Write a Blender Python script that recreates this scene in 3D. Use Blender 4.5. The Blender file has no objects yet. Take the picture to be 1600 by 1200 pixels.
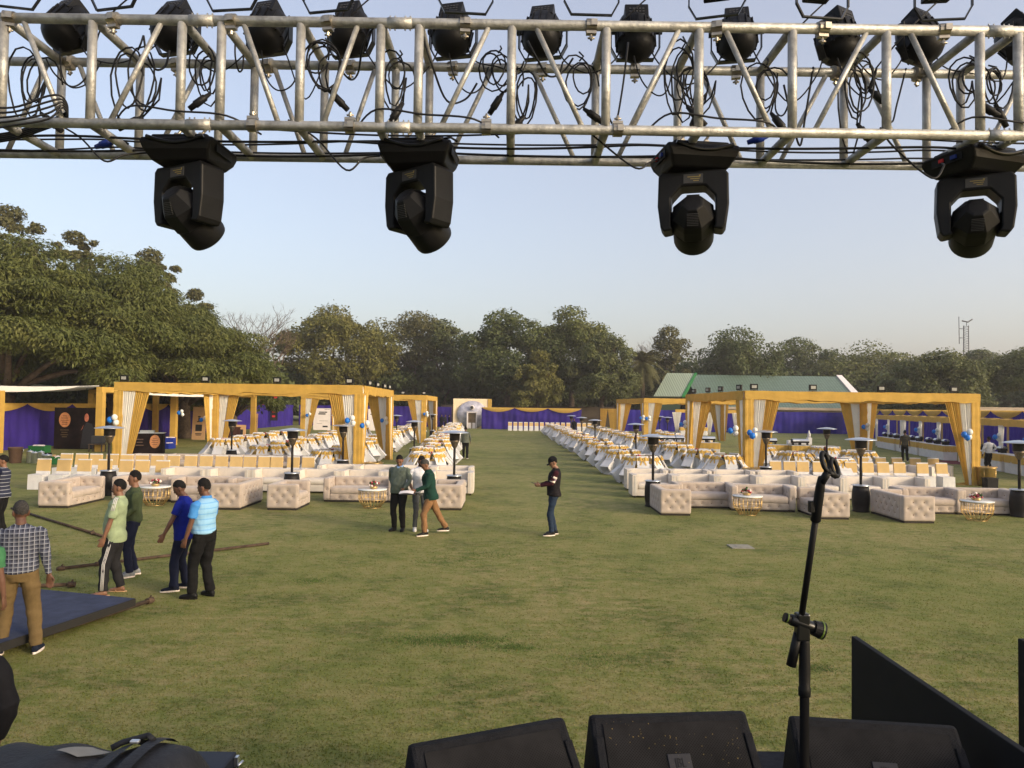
import bpy, math, random
import numpy as np
from mathutils import Vector, Matrix
PI = math.pi
random.seed(7)
rng = np.random.default_rng(7)
SC = bpy.context.scene
COL = SC.collection
FPX, HC = 1150.0, 2.9
PITCH, ROLL = math.atan(34 / FPX), math.radians(0.77)

# ---------------------------------------------------------------- camera
_f = Vector((0, math.cos(PITCH), math.sin(PITCH)))
_u0 = Vector((0, -math.sin(PITCH), math.cos(PITCH)))
_r0 = Vector((1, 0, 0))
_r = _r0 * math.cos(ROLL) + _u0 * math.sin(ROLL)
_u = _u0 * math.cos(ROLL) - _r0 * math.sin(ROLL)
CAM = Vector((0, 0, HC))
cd = bpy.data.cameras.new('camera')
cam = bpy.data.objects.new('camera', cd)
COL.objects.link(cam)
cd.sensor_fit = 'HORIZONTAL'
cd.sensor_width = 36
cd.lens = 36 * FPX / 1600
cd.clip_start = 0.05
cd.clip_end = 3000
cam.matrix_world = Matrix(((_r.x, _u.x, -_f.x, CAM.x), (_r.y, _u.y, -_f.y, CAM.y), (_r.z, _u.z, -_f.z, CAM.z), (0, 0, 0, 1)))
SC.camera = cam


def ray(u, v):
    return _f * FPX + _r * (u - 800) - _u * (v - 600)


def G(u, v, z=0.0):
    """surveyed spot: where the sight line of a photo point meets the level z"""
    d = ray(u, v)
    return CAM + d * ((z - HC) / d.z)


def D(u, v, y):
    """surveyed spot at distance y"""
    d = ray(u, v)
    return CAM + d * (y / d.y)


# ---------------------------------------------------------------- materials
def srgb(r, g, b):
    f = lambda c: (c / 255 / 12.92) if c / 255 <= 0.04045 else ((c / 255 + 0.055) / 1.055) ** 2.4
    return (f(r), f(g), f(b))


def nodes(name):
    m = bpy.data.materials.new(name)
    m.use_nodes = True
    nt = m.node_tree
    b = nt.nodes['Principled BSDF']
    return m, nt, b


def N(nt, t, **kw):
    n = nt.nodes.new(t)
    for k, v in kw.items():
        if k in n.inputs:
            n.inputs[k].default_value = v
        else:
            setattr(n, k, v)
    return n


def ramp(nt, stops):
    r = nt.nodes.new('ShaderNodeValToRGB')
    els = r.color_ramp.elements
    while len(els) < len(stops):
        els.new(0.5)
    for e, (p, c) in zip(els, stops):
        e.position = p
        e.color = (*c, 1) if len(c) == 3 else c
    return r


def mat(name, col, rough=0.6, metal=0.0, vary=0.12, scale=6.0, bump=0.0, bscale=None, spec=0.25, sheen=0.0):
    m, nt, b = nodes(name)
    tc = N(nt, 'ShaderNodeTexCoord')
    nz = N(nt, 'ShaderNodeTexNoise', Scale=scale, Detail=5.0, Roughness=0.6)
    nt.links.new(tc.outputs['Object'], nz.inputs['Vector'])
    lo = tuple(c * (1 - vary) for c in col)
    hi = tuple(min(1, c * (1 + vary)) for c in col)
    r = ramp(nt, [(0.32, lo), (0.68, hi)])
    nt.links.new(nz.outputs['Fac'], r.inputs['Fac'])
    nt.links.new(r.outputs['Color'], b.inputs['Base Color'])
    b.inputs['Roughness'].default_value = rough
    b.inputs['Metallic'].default_value = metal
    b.inputs['Specular IOR Level'].default_value = spec
    if sheen:
        b.inputs['Sheen Weight'].default_value = sheen
    if bump:
        nb = N(nt, 'ShaderNodeTexNoise', Scale=bscale or scale * 5, Detail=4.0)
        nt.links.new(tc.outputs['Object'], nb.inputs['Vector'])
        bp = N(nt, 'ShaderNodeBump', Strength=bump, Distance=0.02)
        nt.links.new(nb.outputs['Fac'], bp.inputs['Height'])
        nt.links.new(bp.outputs['Normal'], b.inputs['Normal'])
    return m


def cloth(name, col, trans=0.25, vary=0.1, scale=3.0):
    """thin cloth: diffuse with some light let through"""
    m = mat(name, col, rough=0.75, vary=vary, scale=scale, spec=0.2)
    nt = m.node_tree
    b = nt.nodes['Principled BSDF']
    out = nt.nodes['Material Output']
    t = N(nt, 'ShaderNodeBsdfTranslucent')
    t.inputs['Color'].default_value = (*col, 1)
    mx = N(nt, 'ShaderNodeMixShader')
    mx.inputs[0].default_value = trans
    nt.links.new(b.outputs[0], mx.inputs[1])
    nt.links.new(t.outputs[0], mx.inputs[2])
    nt.links.new(mx.outputs[0], out.inputs['Surface'])
    return m


M = {}
M['galv'] = mat('galvanised_steel', (0.39, 0.385, 0.365), 0.55, 0.6, 0.3, 18, 0.2, 60)
M['clampm'] = mat('clamp_aluminium', (0.36, 0.32, 0.26), 0.35, 0.9, 0.2, 20)
M['black'] = mat('black_plastic', (0.0065, 0.0066, 0.0074), 0.5, 0, 0.25, 9, 0.05, 120, 0.18)
M['blackg'] = mat('black_gloss', (0.005, 0.0055, 0.006), 0.3, 0, 0.2, 9, 0, None, 0.35)
M['cable'] = mat('black_rubber', (0.012, 0.012, 0.013), 0.5, 0, 0.2, 9)
M['blueplug'] = mat('blue_connector', (0.01, 0.03, 0.22), 0.4)
M['vent'] = mat('grey_vent', (0.045, 0.045, 0.047), 0.5)
M['screen'] = mat('dull_display', (0.05, 0.05, 0.042), 0.25)
M['printgold'] = mat('gold_print', (0.25, 0.19, 0.06), 0.5)
M['cab'] = mat('speaker_paint', (0.009, 0.0095, 0.012), 0.7, 0, 0.3, 30, 0.5, 260, 0.12)
M['panel'] = mat('matt_black_board', (0.0035, 0.004, 0.0055), 0.7, 0, 0.3, 6, 0, None, 0.2)
M['stage'] = mat('stage_carpet', (0.022, 0.023, 0.027), 0.9, 0, 0.3, 30, 0.3, 200)
M['white'] = cloth('white_cover', (0.66, 0.65, 0.645), 0.12)
M['gold'] = cloth('gold_satin', (0.58, 0.37, 0.09), 0.15, 0.1)
M['golddrape'] = cloth('gold_drape', (0.62, 0.395, 0.09), 0.3, 0.1)
M['tan'] = cloth('tan_gold_band', (0.57, 0.395, 0.17), 0.1, 0.08)
M['whitedrape'] = cloth('white_drape', (0.82, 0.79, 0.72), 0.3, 0.05)
M['purple'] = cloth('purple_cloth', (0.034, 0.018, 0.20), 0.15, 0.25, 0.6)
M['purpleblue'] = cloth('deep_purple_cloth', (0.020, 0.013, 0.185), 0.15, 0.25, 0.6)
M['beige'] = mat('beige_velvet', (0.40, 0.335, 0.285), 0.85, 0, 0.1, 5, 0.1, 120, 0.15, 0.15)
M['beigebtn'] = mat('beige_button', (0.20, 0.15, 0.115), 0.8)
M['cream'] = mat('cream_leather', (0.60, 0.54, 0.47), 0.55, 0, 0.06, 4, 0.05, 60)
M['creamlite'] = mat('cream_leather_panel', (0.60, 0.575, 0.53), 0.5, 0, 0.05, 4)
M['sofabase'] = mat('dark_plinth', (0.03, 0.025, 0.02), 0.8)
M['goldmetal'] = mat('brass_rod', (0.55, 0.38, 0.16), 0.35, 0.85, 0.15, 10)
M['tabletop'] = mat('pale_table_top', (0.62, 0.64, 0.62), 0.15, 0, 0.05, 4)
M['heater'] = mat('heater_bronze', (0.014, 0.012, 0.0115), 0.5, 0.1, 0.2, 8, 0, None, 0.2)
M['steel'] = mat('brushed_steel', (0.62, 0.64, 0.66), 0.28, 0.9, 0.08, 5)
M['burner'] = mat('burner_mesh', (0.16, 0.13, 0.10), 0.45, 0.8, 0.4, 30)
M['balblue'] = mat('blue_balloon', (0.012, 0.15, 0.55), 0.3, 0, 0.05)
M['balwhite'] = mat('white_balloon', (0.66, 0.66, 0.63), 0.35, 0, 0.04)
M['rust'] = mat('rusty_pipe', (0.078, 0.052, 0.036), 0.8, 0.3, 0.45, 9, 0.4, 50)
M['deck'] = mat('blue_deck_carpet', (0.036, 0.046, 0.085), 0.95, 0, 0.22, 6, 0.3, 150)
M['deckedge'] = mat('deck_edge', (0.018, 0.017, 0.016), 0.7)
M['concrete'] = mat('concrete_cover', (0.24, 0.23, 0.19), 0.85, 0, 0.15, 9)
M['bark'] = mat('tree_bark', (0.10, 0.072, 0.05), 0.9, 0, 0.4, 4, 0.5, 12)
M['barkpale'] = mat('pale_bark', (0.22, 0.17, 0.13), 0.9, 0, 0.3, 4, 0.5, 12)
M['redwood'] = mat('dark_red_wood', (0.055, 0.02, 0.016), 0.5, 0, 0.3, 3)
M['kraft'] = mat('kraft_board', (0.48, 0.30, 0.16), 0.8, 0, 0.1, 3)
M['paper'] = mat('white_print', (0.74, 0.68, 0.66), 0.7, 0, 0.06, 2)
M['ink'] = mat('dark_ink', (0.02, 0.02, 0.024), 0.7)
M['red'] = mat('red_print', (0.55, 0.03, 0.035), 0.6)
M['greencrate'] = mat('green_crate', (0.02, 0.13, 0.035), 0.5)
M['bluecrate'] = mat('blue_crate', (0.012, 0.03, 0.25), 0.5)
M['brownbin'] = mat('brown_bin', (0.10, 0.06, 0.04), 0.7)
M['copperfoil'] = mat('copper_print', (0.55, 0.24, 0.10), 0.45, 0.1, 0.25, 6)
M['brownprint'] = mat('dark_brown_print', (0.010, 0.006, 0.0055), 0.8, 0, 0.6, 2, 0, None, 0.08)
M['redcarpet'] = mat('red_carpet', (0.12, 0.02, 0.025), 0.95)
M['foodgreen'] = mat('leafy_green', (0.05, 0.09, 0.03), 0.8, 0, 0.4, 20)
M['flower'] = mat('flower_heads', (0.35, 0.06, 0.07), 0.7, 0, 0.6, 30)
M['flowerw'] = mat('pale_petals', (0.72, 0.62, 0.56), 0.7, 0, 0.2, 30)
M['greenroof'] = None


# ---------------------------------------------------------------- mesh builder
class MB:
    def __init__(s):
        s.v, s.f, s.m, s.s = [], [], [], []

    def add(s, vs, fs, m=0, smooth=False, T=None):
        o = len(s.v)
        if T is not None:
            vs = [T @ Vector(v) for v in vs]
        s.v.extend([tuple(v) for v in vs])
        for f in fs:
            s.f.append(tuple(i + o for i in f))
            s.m.append(m)
            s.s.append(smooth)
        return s

    def box(s, c, d, m=0, T=None, taper=1.0):
        x, y, z = d[0] / 2, d[1] / 2, d[2] / 2
        t = taper
        vs = [(c[0] + a * (t if k > 0 else 1) * x, c[1] + b * (t if k > 0 else 1) * y, c[2] + k * z) for k in (-1, 1) for b in (-1, 1) for a in (-1, 1)]
        return s.add(vs, [(0, 2, 3, 1), (4, 5, 7, 6), (0, 1, 5, 4), (2, 6, 7, 3), (0, 4, 6, 2), (1, 3, 7, 5)], m, False, T)

    def tube(s, pts, r, n=8, m=0, T=None, cap=True, smooth=True):
        pts = [Vector(p) for p in pts]
        rs = r if isinstance(r, (list, tuple)) else [r] * len(pts)
        vs, fs = [], []
        a = None
        for i, p in enumerate(pts):
            t = (pts[min(i + 1, len(pts) - 1)] - pts[max(i - 1, 0)])
            if t.length < 1e-9:
                t = Vector((0, 0, 1))
            t.normalize()
            if a is None:
                a = t.orthogonal().normalized()
            else:
                a = (a - t * a.dot(t))
                a = a.normalized() if a.length > 1e-6 else t.orthogonal().normalized()
            b = t.cross(a)
            for k in range(n):
                an = 2 * PI * k / n
                vs.append(p + (a * math.cos(an) + b * math.sin(an)) * rs[i])
        for i in range(len(pts) - 1):
            for k in range(n):
                k2 = (k + 1) % n
                fs.append((i * n + k, i * n + k2, (i + 1) * n + k2, (i + 1) * n + k))
        s.add(vs, fs, m, smooth, T)
        if cap:
            o = len(s.v) - len(vs)
            s.f.append(tuple(o + k for k in range(n))[::-1]); s.m.append(m); s.s.append(False)
            e = o + (len(pts) - 1) * n
            s.f.append(tuple(e + k for k in range(n))); s.m.append(m); s.s.append(False)
        return s

    def lathe(s, prof, n=16, m=0, T=None, smooth=True, sx=1, sy=1, ph=0.0):
        vs, fs = [], []
        for (r, z) in prof:
            for k in range(n):
                an = 2 * PI * k / n + ph
                vs.append((r * math.cos(an) * sx, r * math.sin(an) * sy, z))
        L = len(prof)
        for i in range(L - 1):
            for k in range(n):
                k2 = (k + 1) % n
                fs.append((i * n + k, i * n + k2, (i + 1) * n + k2, (i + 1) * n + k))
        s.add(vs, fs, m, smooth, T)
        o = len(s.v) - len(vs)
        if prof[0][0] > 1e-5:
            s.f.append(tuple(o + k for k in range(n))[::-1]); s.m.append(m); s.s.append(False)
        if prof[-1][0] > 1e-5:
            e = o + (L - 1) * n
            s.f.append(tuple(e + k for k in range(n))); s.m.append(m); s.s.append(False)
        return s

    def ball(s, c, r, n=12, m=0, T=None, jit=0.0):
        rx, ry, rz = (r, r, r) if not isinstance(r, (tuple, list)) else r
        h = max(4, n // 2)
        vs, fs = [(c[0], c[1], c[2] - rz)], []
        for i in range(1, h):
            t = PI * i / h
            for k in range(n):
                a = 2 * PI * k / n
                j = 1 + (random.uniform(-jit, jit) if jit else 0)
                vs.append((c[0] + rx * j * math.sin(t) * math.cos(a), c[1] + ry * j * math.sin(t) * math.sin(a), c[2] - rz * j * math.cos(t)))
        vs.append((c[0], c[1], c[2] + rz))
        for k in range(n):
            k2 = (k + 1) % n
            fs.append((0, 1 + k2, 1 + k))
            e = 1 + (h - 2) * n
            fs.append((len(vs) - 1, e + k, e + k2))
        for i in range(h - 2):
            for k in range(n):
                k2 = (k + 1) % n
                a, b = 1 + i * n, 1 + (i + 1) * n
                fs.append((a + k, a + k2, b + k2, b + k))
        return s.add(vs, fs, m, True, T)

    def grid(s, fn, nu, nv, m=0, smooth=True, T=None):
        vs = [fn(i / nu, j / nv) for j in range(nv + 1) for i in range(nu + 1)]
        w = nu + 1
        fs = [(j * w + i, j * w + i + 1, (j + 1) * w + i + 1, (j + 1) * w + i) for j in range(nv) for i in range(nu)]
        return s.add(vs, fs, m, smooth, T)

    def prism(s, poly, axis, a, b, m=0, T=None, smooth=False):
        """extrude a 2-D outline along x ('x': poly is y,z), y ('y': x,z) or z"""
        def P(p, t):
            return {'x': (t, p[0], p[1]), 'y': (p[0], t, p[1]), 'z': (p[0], p[1], t)}[axis]
        n = len(poly)
        vs = [P(p, a) for p in poly] + [P(p, b) for p in poly]
        fs = [tuple(range(n))[::-1], tuple(range(n, 2 * n))] + [(i, (i + 1) % n, n + (i + 1) % n, n + i) for i in range(n)]
        return s.add(vs, fs, m, smooth, T)

    def loft(s, rings, n=14, m=0, T=None):
        """rings: (centre, half-axis a, half-axis b)"""
        vs, fs = [], []
        for c, a, b in rings:
            c, a, b = Vector(c), Vector(a), Vector(b)
            for k in range(n):
                an = 2 * PI * k / n
                vs.append(c + a * math.cos(an) + b * math.sin(an))
        for i in range(len(rings) - 1):
            for k in range(n):
                k2 = (k + 1) % n
                fs.append((i * n + k, i * n + k2, (i + 1) * n + k2, (i + 1) * n + k))
        fs.append(tuple(range(n))[::-1])
        fs.append(tuple((len(rings) - 1) * n + k for k in range(n)))
        return s.add(vs, fs, m, True, T)

    def mesh(s, name, mats):
        me = bpy.data.meshes.new(name)
        me.from_pydata(s.v, [], s.f)
        for mt in (mats if isinstance(mats, (list, tuple)) else [mats]):
            me.materials.append(mt)
        me.polygons.foreach_set('material_index', s.m)
        me.polygons.foreach_set('use_smooth', s.s)
        me.update()
        return me

    def build(s, name, mats, parent=None, bevel=0.0, off=None, fix=True):
        if off is not None:
            s.v = [(v[0] - off[0], v[1] - off[1], v[2] - off[2]) for v in s.v]
        me = s.mesh(name, mats)
        o = bpy.data.objects.new(name, me)
        COL.objects.link(o)
        if parent is not None:
            o.parent = parent
        elif off is not None:
            o.location = off
        if bevel:
            b = o.modifiers.new('bevel', 'BEVEL')
            b.width = bevel
            b.segments = 2
            b.limit_method = 'ANGLE'
            b.angle_limit = math.radians(40)
        return o


def tag(o, label=None, cat=None, group=None, kind=None):
    if label: o['label'] = label
    if cat: o['category'] = cat
    if group: o['group'] = group
    if kind: o['kind'] = kind
    return o


def thing(name, label, cat, loc=(0, 0, 0), rz=0.0, group=None):
    o = bpy.data.objects.new(name, None)
    o.empty_display_size = 0.2
    COL.objects.link(o)
    o.location = loc
    o.rotation_euler = (0, 0, rz)
    return tag(o, label, cat, group)


def dup(root, loc, rot=None, label=None, group=None, scale=None):
    def cp(o, par):
        c = o.copy()
        COL.objects.link(c)
        if par is not None:
            c.parent = par
        for ch in o.children:
            cp(ch, c)
        return c
    r = cp(root, None)
    r.location = loc
    if rot is not None:
        r.rotation_euler = rot if isinstance(rot, (tuple, list)) else (0, 0, rot)
    if label: r['label'] = label
    if group: r['group'] = group
    if scale: r.scale = scale
    return r


def npmesh(name, V, F, mats, parent=None, smooth=False, loc=None):
    """fast quads/tris mesh from numpy arrays"""
    me = bpy.data.meshes.new(name)
    k = F.shape[1]
    me.vertices.add(len(V))
    me.vertices.foreach_set('co', np.ascontiguousarray(V, np.float32).ravel())
    me.loops.add(F.size)
    me.loops.foreach_set('vertex_index', np.ascontiguousarray(F, np.int32).ravel())
    me.polygons.add(len(F))
    me.polygons.foreach_set('loop_start', np.arange(0, F.size, k, dtype=np.int32))
    me.polygons.foreach_set('loop_total', np.full(len(F), k, np.int32))
    if smooth:
        me.polygons.foreach_set('use_smooth', np.ones(len(F), bool))
    for mt in (mats if isinstance(mats, (list, tuple)) else [mats]):
        me.materials.append(mt)
    me.update(calc_edges=True)
    o = bpy.data.objects.new(name, me)
    COL.objects.link(o)
    if parent is not None:
        o.parent = parent
    if loc is not None:
        o.location = loc
    return o


ORD = ['first', 'second', 'third', 'fourth', 'fifth', 'sixth', 'seventh', 'eighth', 'ninth', 'tenth', 'eleventh', 'twelfth', 'thirteenth', 'fourteenth', 'fifteenth', 'sixteenth', 'seventeenth', 'eighteenth', 'nineteenth', 'twentieth']
# ================================================================ world, sun
SUN = Vector((0.80, -0.52, 0.30)).normalized()
w = bpy.data.worlds.new('World')
SC.world = w
w.use_nodes = True
nt = w.node_tree
sky = nt.nodes.new('ShaderNodeTexSky')
sky.sky_type = 'NISHITA'
sky.sun_disc = False
sky.sun_elevation = math.asin(SUN.z)
sky.sun_rotation = math.atan2(SUN.x, SUN.y)
sky.altitude = 100
sky.air_density = 1.0
sky.dust_density = 5.0
sky.ozone_density = 1.0
bg = nt.nodes['Background']
bg.inputs['Strength'].default_value = 0.15
pale = nt.nodes.new('ShaderNodeMix'); pale.data_type = 'RGBA'
pale.inputs[0].default_value = 0.36
pale.inputs[7].default_value = (2.16, 1.88, 1.92, 1)
nt.links.new(sky.outputs[0], pale.inputs[6])
nt.links.new(pale.outputs[2], bg.inputs[0])
sl = bpy.data.lights.new('sun', 'SUN')
sl.energy = 1.0
sl.angle = math.radians(6)
sl.color = (1.0, 0.86, 0.66)
so = bpy.data.objects.new('sun', sl)
COL.objects.link(so)
so.rotation_euler = SUN.to_track_quat('Z', 'Y').to_euler()
so.location = (30, -20, 40)
SC.view_settings.view_transform = 'Standard'
SC.view_settings.look = 'None'
SC.view_settings.gamma = 1
SC.view_settings.exposure = 1.2

# ================================================================ lawn
def grass_mat(name, blade):
    m, nt, b = nodes(name)
    g = N(nt, 'ShaderNodeNewGeometry')
    def noise(scale, detail, rough, stretch=None):
        n = N(nt, 'ShaderNodeTexNoise', Scale=scale, Detail=detail, Roughness=rough)
        if stretch:
            mp = N(nt, 'ShaderNodeMapping')
            mp.inputs['Scale'].default_value = stretch
            nt.links.new(g.outputs['Position'], mp.inputs['Vector'])
            nt.links.new(mp.outputs[0], n.inputs['Vector'])
        else:
            nt.links.new(g.outputs['Position'], n.inputs['Vector'])
        return n
    big = noise(0.16, 4, 0.6, (1, 0.8, 1))
    mid = noise(0.75, 6, 0.72)
    fine = noise(38.0, 3, 0.7)
    ftan = noise(3.2, 7, 0.78, (1, 1.8, 1))
    green = (0.156, 0.174, 0.045)
    dgreen = (0.102, 0.122, 0.030)
    straw = (0.325, 0.255, 0.125)
    olive = (0.200, 0.194, 0.064)
    r1 = ramp(nt, [(0.38, dgreen), (0.5, green), (0.60, olive)])
    nt.links.new(mid.outputs['Fac'], r1.inputs['Fac'])
    r2 = ramp(nt, [(0.45, (0, 0, 0)), (0.60, (1, 1, 1))])
    nt.links.new(ftan.outputs['Fac'], r2.inputs['Fac'])
    r3 = ramp(nt, [(0.35, (0.12, 0.12, 0.12)), (0.65, (0.85, 0.85, 0.85))])
    nt.links.new(big.outputs['Fac'], r3.inputs['Fac'])
    mul = N(nt, 'ShaderNodeMath', operation='MULTIPLY')
    nt.links.new(r2.outputs['Color'], mul.inputs[0])
    nt.links.new(r3.outputs['Color'], mul.inputs[1])
    mix = N(nt, 'ShaderNodeMix', data_type='RGBA')
    nt.links.new(mul.outputs[0], mix.inputs[0])
    nt.links.new(r1.outputs['Color'], mix.inputs[6])
    mix.inputs[7].default_value = (*straw, 1)
    r4 = ramp(nt, [(0.3, (0.80, 0.80, 0.80)), (0.7, (1.18, 1.18, 1.18))])
    nt.links.new(fine.outputs['Fac'], r4.inputs['Fac'])
    mm = N(nt, 'ShaderNodeMix', data_type='RGBA', blend_type='MULTIPLY')
    mm.inputs[0].default_value = 1
    nt.links.new(mix.outputs[2], mm.inputs[6])
    nt.links.new(r4.outputs['Color'], mm.inputs[7])
    nt.links.new(mm.outputs[2], b.inputs['Base Color'])
    b.inputs['Roughness'].default_value = 0.85
    b.inputs['Specular IOR Level'].default_value = 0.15
    if blade:
        df = N(nt, 'ShaderNodeBsdfDiffuse'); tl = N(nt, 'ShaderNodeBsdfTranslucent'); ms = N(nt, 'ShaderNodeMixShader'); ms.inputs[0].default_value = .5
        gain = N(nt, 'ShaderNodeMix', data_type='RGBA', blend_type='MULTIPLY'); gain.inputs[0].default_value = 1; gain.inputs[7].default_value = (1.08, 1.08, 1.08, 1)
        nt.links.new(mm.outputs[2], gain.inputs[6])
        for q in (df, tl): nt.links.new(gain.outputs[2], q.inputs['Color'])
        nt.links.new(df.outputs[0], ms.inputs[1]); nt.links.new(tl.outputs[0], ms.inputs[2]); nt.links.new(ms.outputs[0], nt.nodes['Material Output'].inputs['Surface'])
    else:
        bp = N(nt, 'ShaderNodeBump', Strength=0.6, Distance=0.03)
        nt.links.new(fine.outputs['Fac'], bp.inputs['Height'])
        nt.links.new(bp.outputs['Normal'], b.inputs['Normal'])
    return m


M['lawn'] = grass_mat('lawn_turf', False)
M['blade'] = grass_mat('grass_blade', True)
mb = MB()
mb.grid(lambda u, v: ((u - 0.5) * 1600, -300 + v * 1500, 0), 16, 15)
tag(mb.build('lawn', M['lawn']), 'mown lawn with straw coloured patches', None, None, 'structure')


def blades(n, x0, x1, y0, y1, pw):
    y = y0 + (y1 - y0) * rng.random(n) ** pw
    x = (x0 + (x1 - x0) * rng.random(n)) * (y / y1)
    h = rng.uniform(0.006, 0.018, n)
    wd = rng.uniform(0.003, 0.006, n) * (1 + 0.07 * y)
    a = rng.random(n) * 2 * PI
    ln = rng.uniform(0.2, 1.1, n) * h
    la = rng.random(n) * 2 * PI
    b = np.stack([x, y, np.zeros(n)], 1)
    t = np.stack([np.cos(a), np.sin(a), np.zeros(n)], 1) * wd[:, None]
    tip = b + np.stack([np.cos(la) * ln, np.sin(la) * ln, h], 1)
    V = np.stack([b - t, b + t, tip], 1).reshape(-1, 3)
    return V


V = blades(420000, -19, 19, 3.3, 24.0, 1.25)
_y = V.reshape(-1, 3, 3)[:, 0, 1]
V = V.reshape(-1, 3, 3)[rng.random(len(_y)) > np.clip((_y - 5) / 18, 0, 1)].reshape(-1, 3)
F = np.arange(len(V)).reshape(-1, 3)
tag(npmesh('lawn_grass', V, F, M['blade']), 'short grass blades of the lawn', None, None, 'stuff')

# a few greener tufts
def tuft_patch(c, rx, ry, n, nm):
    x = c[0] + rng.normal(0, rx, n); y = c[1] + rng.normal(0, ry, n)
    h = rng.uniform(0.008, 0.022, n); wd = rng.uniform(0.003, 0.006, n)
    a = rng.random(n) * 6.283
    b = np.stack([x, y, np.zeros(n)], 1)
    t = np.stack([np.cos(a), np.sin(a), np.zeros(n)], 1) * wd[:, None]
    tip = b + np.stack([rng.normal(0, .012, n), rng.normal(0, .012, n), h], 1)
    return np.stack([b - t, b + t, tip], 1).reshape(-1, 3)
M['tuft'] = mat('fresh_green_grass', (0.075, 0.125, 0.026), 0.8, 0, 0.3, 30)
Vt = np.concatenate([tuft_patch(G(u, v), rx, ry, n, '') for u, v, rx, ry, n in
    [(700, 1003, .25, .12, 1500), (735, 998, .3, .1, 1300), (800, 1012, .18, .07, 700), (690, 877, .35, .3, 900), (485, 908, .15, .12, 700), (770, 866, .3, .25, 900), (1280, 1045, .12, .08, 500), (930, 1030, .3, .2, 900), (640, 1000, .2, .12, 700)]])
tag(npmesh('green_grass_tufts', Vt, np.arange(len(Vt)).reshape(-1, 3), M['tuft']), 'fresher green grass patches', None, None, 'stuff')

# concrete cover in the lawn
c = G(1157, 855)
mb = MB()
mb.box((0, 0, 0.012), (0.46, 0.42, 0.02)).box((0.03, 0.02, 0.026), (0.26, 0.22, 0.008))
o = mb.build('drain_cover', M['concrete'], None, 0.004)
o.location = c
tag(o, 'pale concrete drain cover set in the lawn', 'drain cover')

# ================================================================ stage
mb = MB()
mb.box((-1.5, -0.4, 0.65), (6.4, 7.3, 1.30))
so_ = mb.build('stage', M['stage'])
so_.rotation_euler = (0, 0, 0)
tag(so_, 'black carpeted stage floor edge', None, None, 'structure')
mb = MB()
mb.box((1.32, 3.385, 0.645), (0.75, 0.26, 1.29))
tag(mb.build('stage_step', M['stage']), 'dark step built out at the stage edge', None, None, 'structure')
# ================================================================ lighting truss
YF, YB = 3.60, 4.07
ZB = HC + 437 * YF / FPX
ZT = HC + 604 * YF / FPX
ux = [-560, -415, -275, -130, 4, 143, 283, 345, 469, 594, 654, 799, 947, 1092, 1238, 1385, 1531, 1591, 1735, 1880, 2025, 2170]
TX = [D(u, 110, YF).x for u in ux]
X0, X1 = TX[0] - 0.3, TX[-1] + 0.3
truss = thing('lighting_truss', 'galvanised steel box truss spanning overhead above the stage edge', 'truss', (0, YF, ZB))
off = Vector((0, YF, ZB))
R = 0.0245
for (y, z) in ((YF, ZT), (YF, ZB), (YB, ZT), (YB, ZB)):
    m = MB(); m.tube([(X0, y, z), (X1, y, z)], R, 14)
    o = m.build('chord', M['galv'], truss, off=off)
for i, x in enumerate(TX):
    for y in (YF, YB):
        m = MB(); m.tube([(x, y, ZB + R * .6), (x, y, ZT - R * .6)], 0.0225, 12)
        m.build('upright', M['galv'], truss, off=off)
    for z in (ZB, ZT):
        m = MB(); m.tube([(x, YF + R * .6, z), (x, YB - R * .6, z)], 0.0225, 12)
        m.build('cross_bar', M['galv'], truss, off=off)
diag = [(-480, -410), (-300, -370), (-180, -250), (1790, 1850), (1990, 1920), (2060, 2120), (37, 98), (252, 173), (381, 435), (559, 505), (764, 690), (838, 910), (1061, 985), (1134, 1205), (1354, 1273), (1422, 1496), (1700, 1625), (-20, -90)]
for a, b in diag:
    xa, xb = D(a, 35, YF).x, D(b, 185, YF).x
    for y in (YF, YB):
        m = MB(); m.tube([(xa, y, ZT - R * .5), (xb, y, ZB + R * .5)], 0.0135, 10)
        m.build('diagonal_brace', M['galv'], truss, off=off)


def clamp_mb(m, x, y, z, down=False, big=1.0):
    """half coupler with its wing bolt"""
    m.tube([(x - .028 * big, y, z), (x + .028 * big, y, z)], R + .008, 14, smooth=False)
    m.box((x, y, z + (R + .012) * (-1 if down else 1)), (.05, .03, .014))
    m.box((x + .01, y - R - .012, z), (.03, .012, .03))
    m.tube([(x, y, z), (x, y, z + (.075 if not down else -.075))], .0055, 6)
    zz = z + (.06 if not down else -.06)
    m.tube([(x - .017, y, zz - .004), (x - .005, y, zz), (x + .005, y, zz), (x + .017, y, zz - .004)], .005, 6)
    m.tube([(x, y, zz - .008), (x, y, zz + .008)], .009, 6, smooth=False)


cl_px = [(395, ZB, YF, 182), (547, ZB, YF, 187), (760, ZB, YF, 190), (965, ZB, YF, 195)]
for k, (u, z, y, v) in enumerate(cl_px):
    m = MB(); x = D(u, v, y).x
    clamp_mb(m, x, y, z, False, 0.8)
    o = m.build('truss_clamp', M['clampm'], None, 0, off=Vector((x, y, z)))
    tag(o, 'bare pipe clamp on the lower front truss bar, ' + ['left of the second moving light', 'close left of the second moving light', 'between the two middle moving lights', 'left of the third moving light'][k], 'clamp', 'bare clamps on the truss')
# sleeve joints between the truss sections
for u in (314, 624, 1561):
    for z in (ZT, ZB):
        x = D(u, 110, YF).x
        m = MB()
        m.tube([(x - .06, YF, z), (x + .06, YF, z)], R + .0025, 14)
        for dx in (-.05, -.025, .025, .05):
            m.tube([(x + dx, YF, z - R - .012), (x + dx, YF, z + R + .012)], .004, 6)
        m.build('joint_sleeve', M['galv'], truss, off=off)

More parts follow.
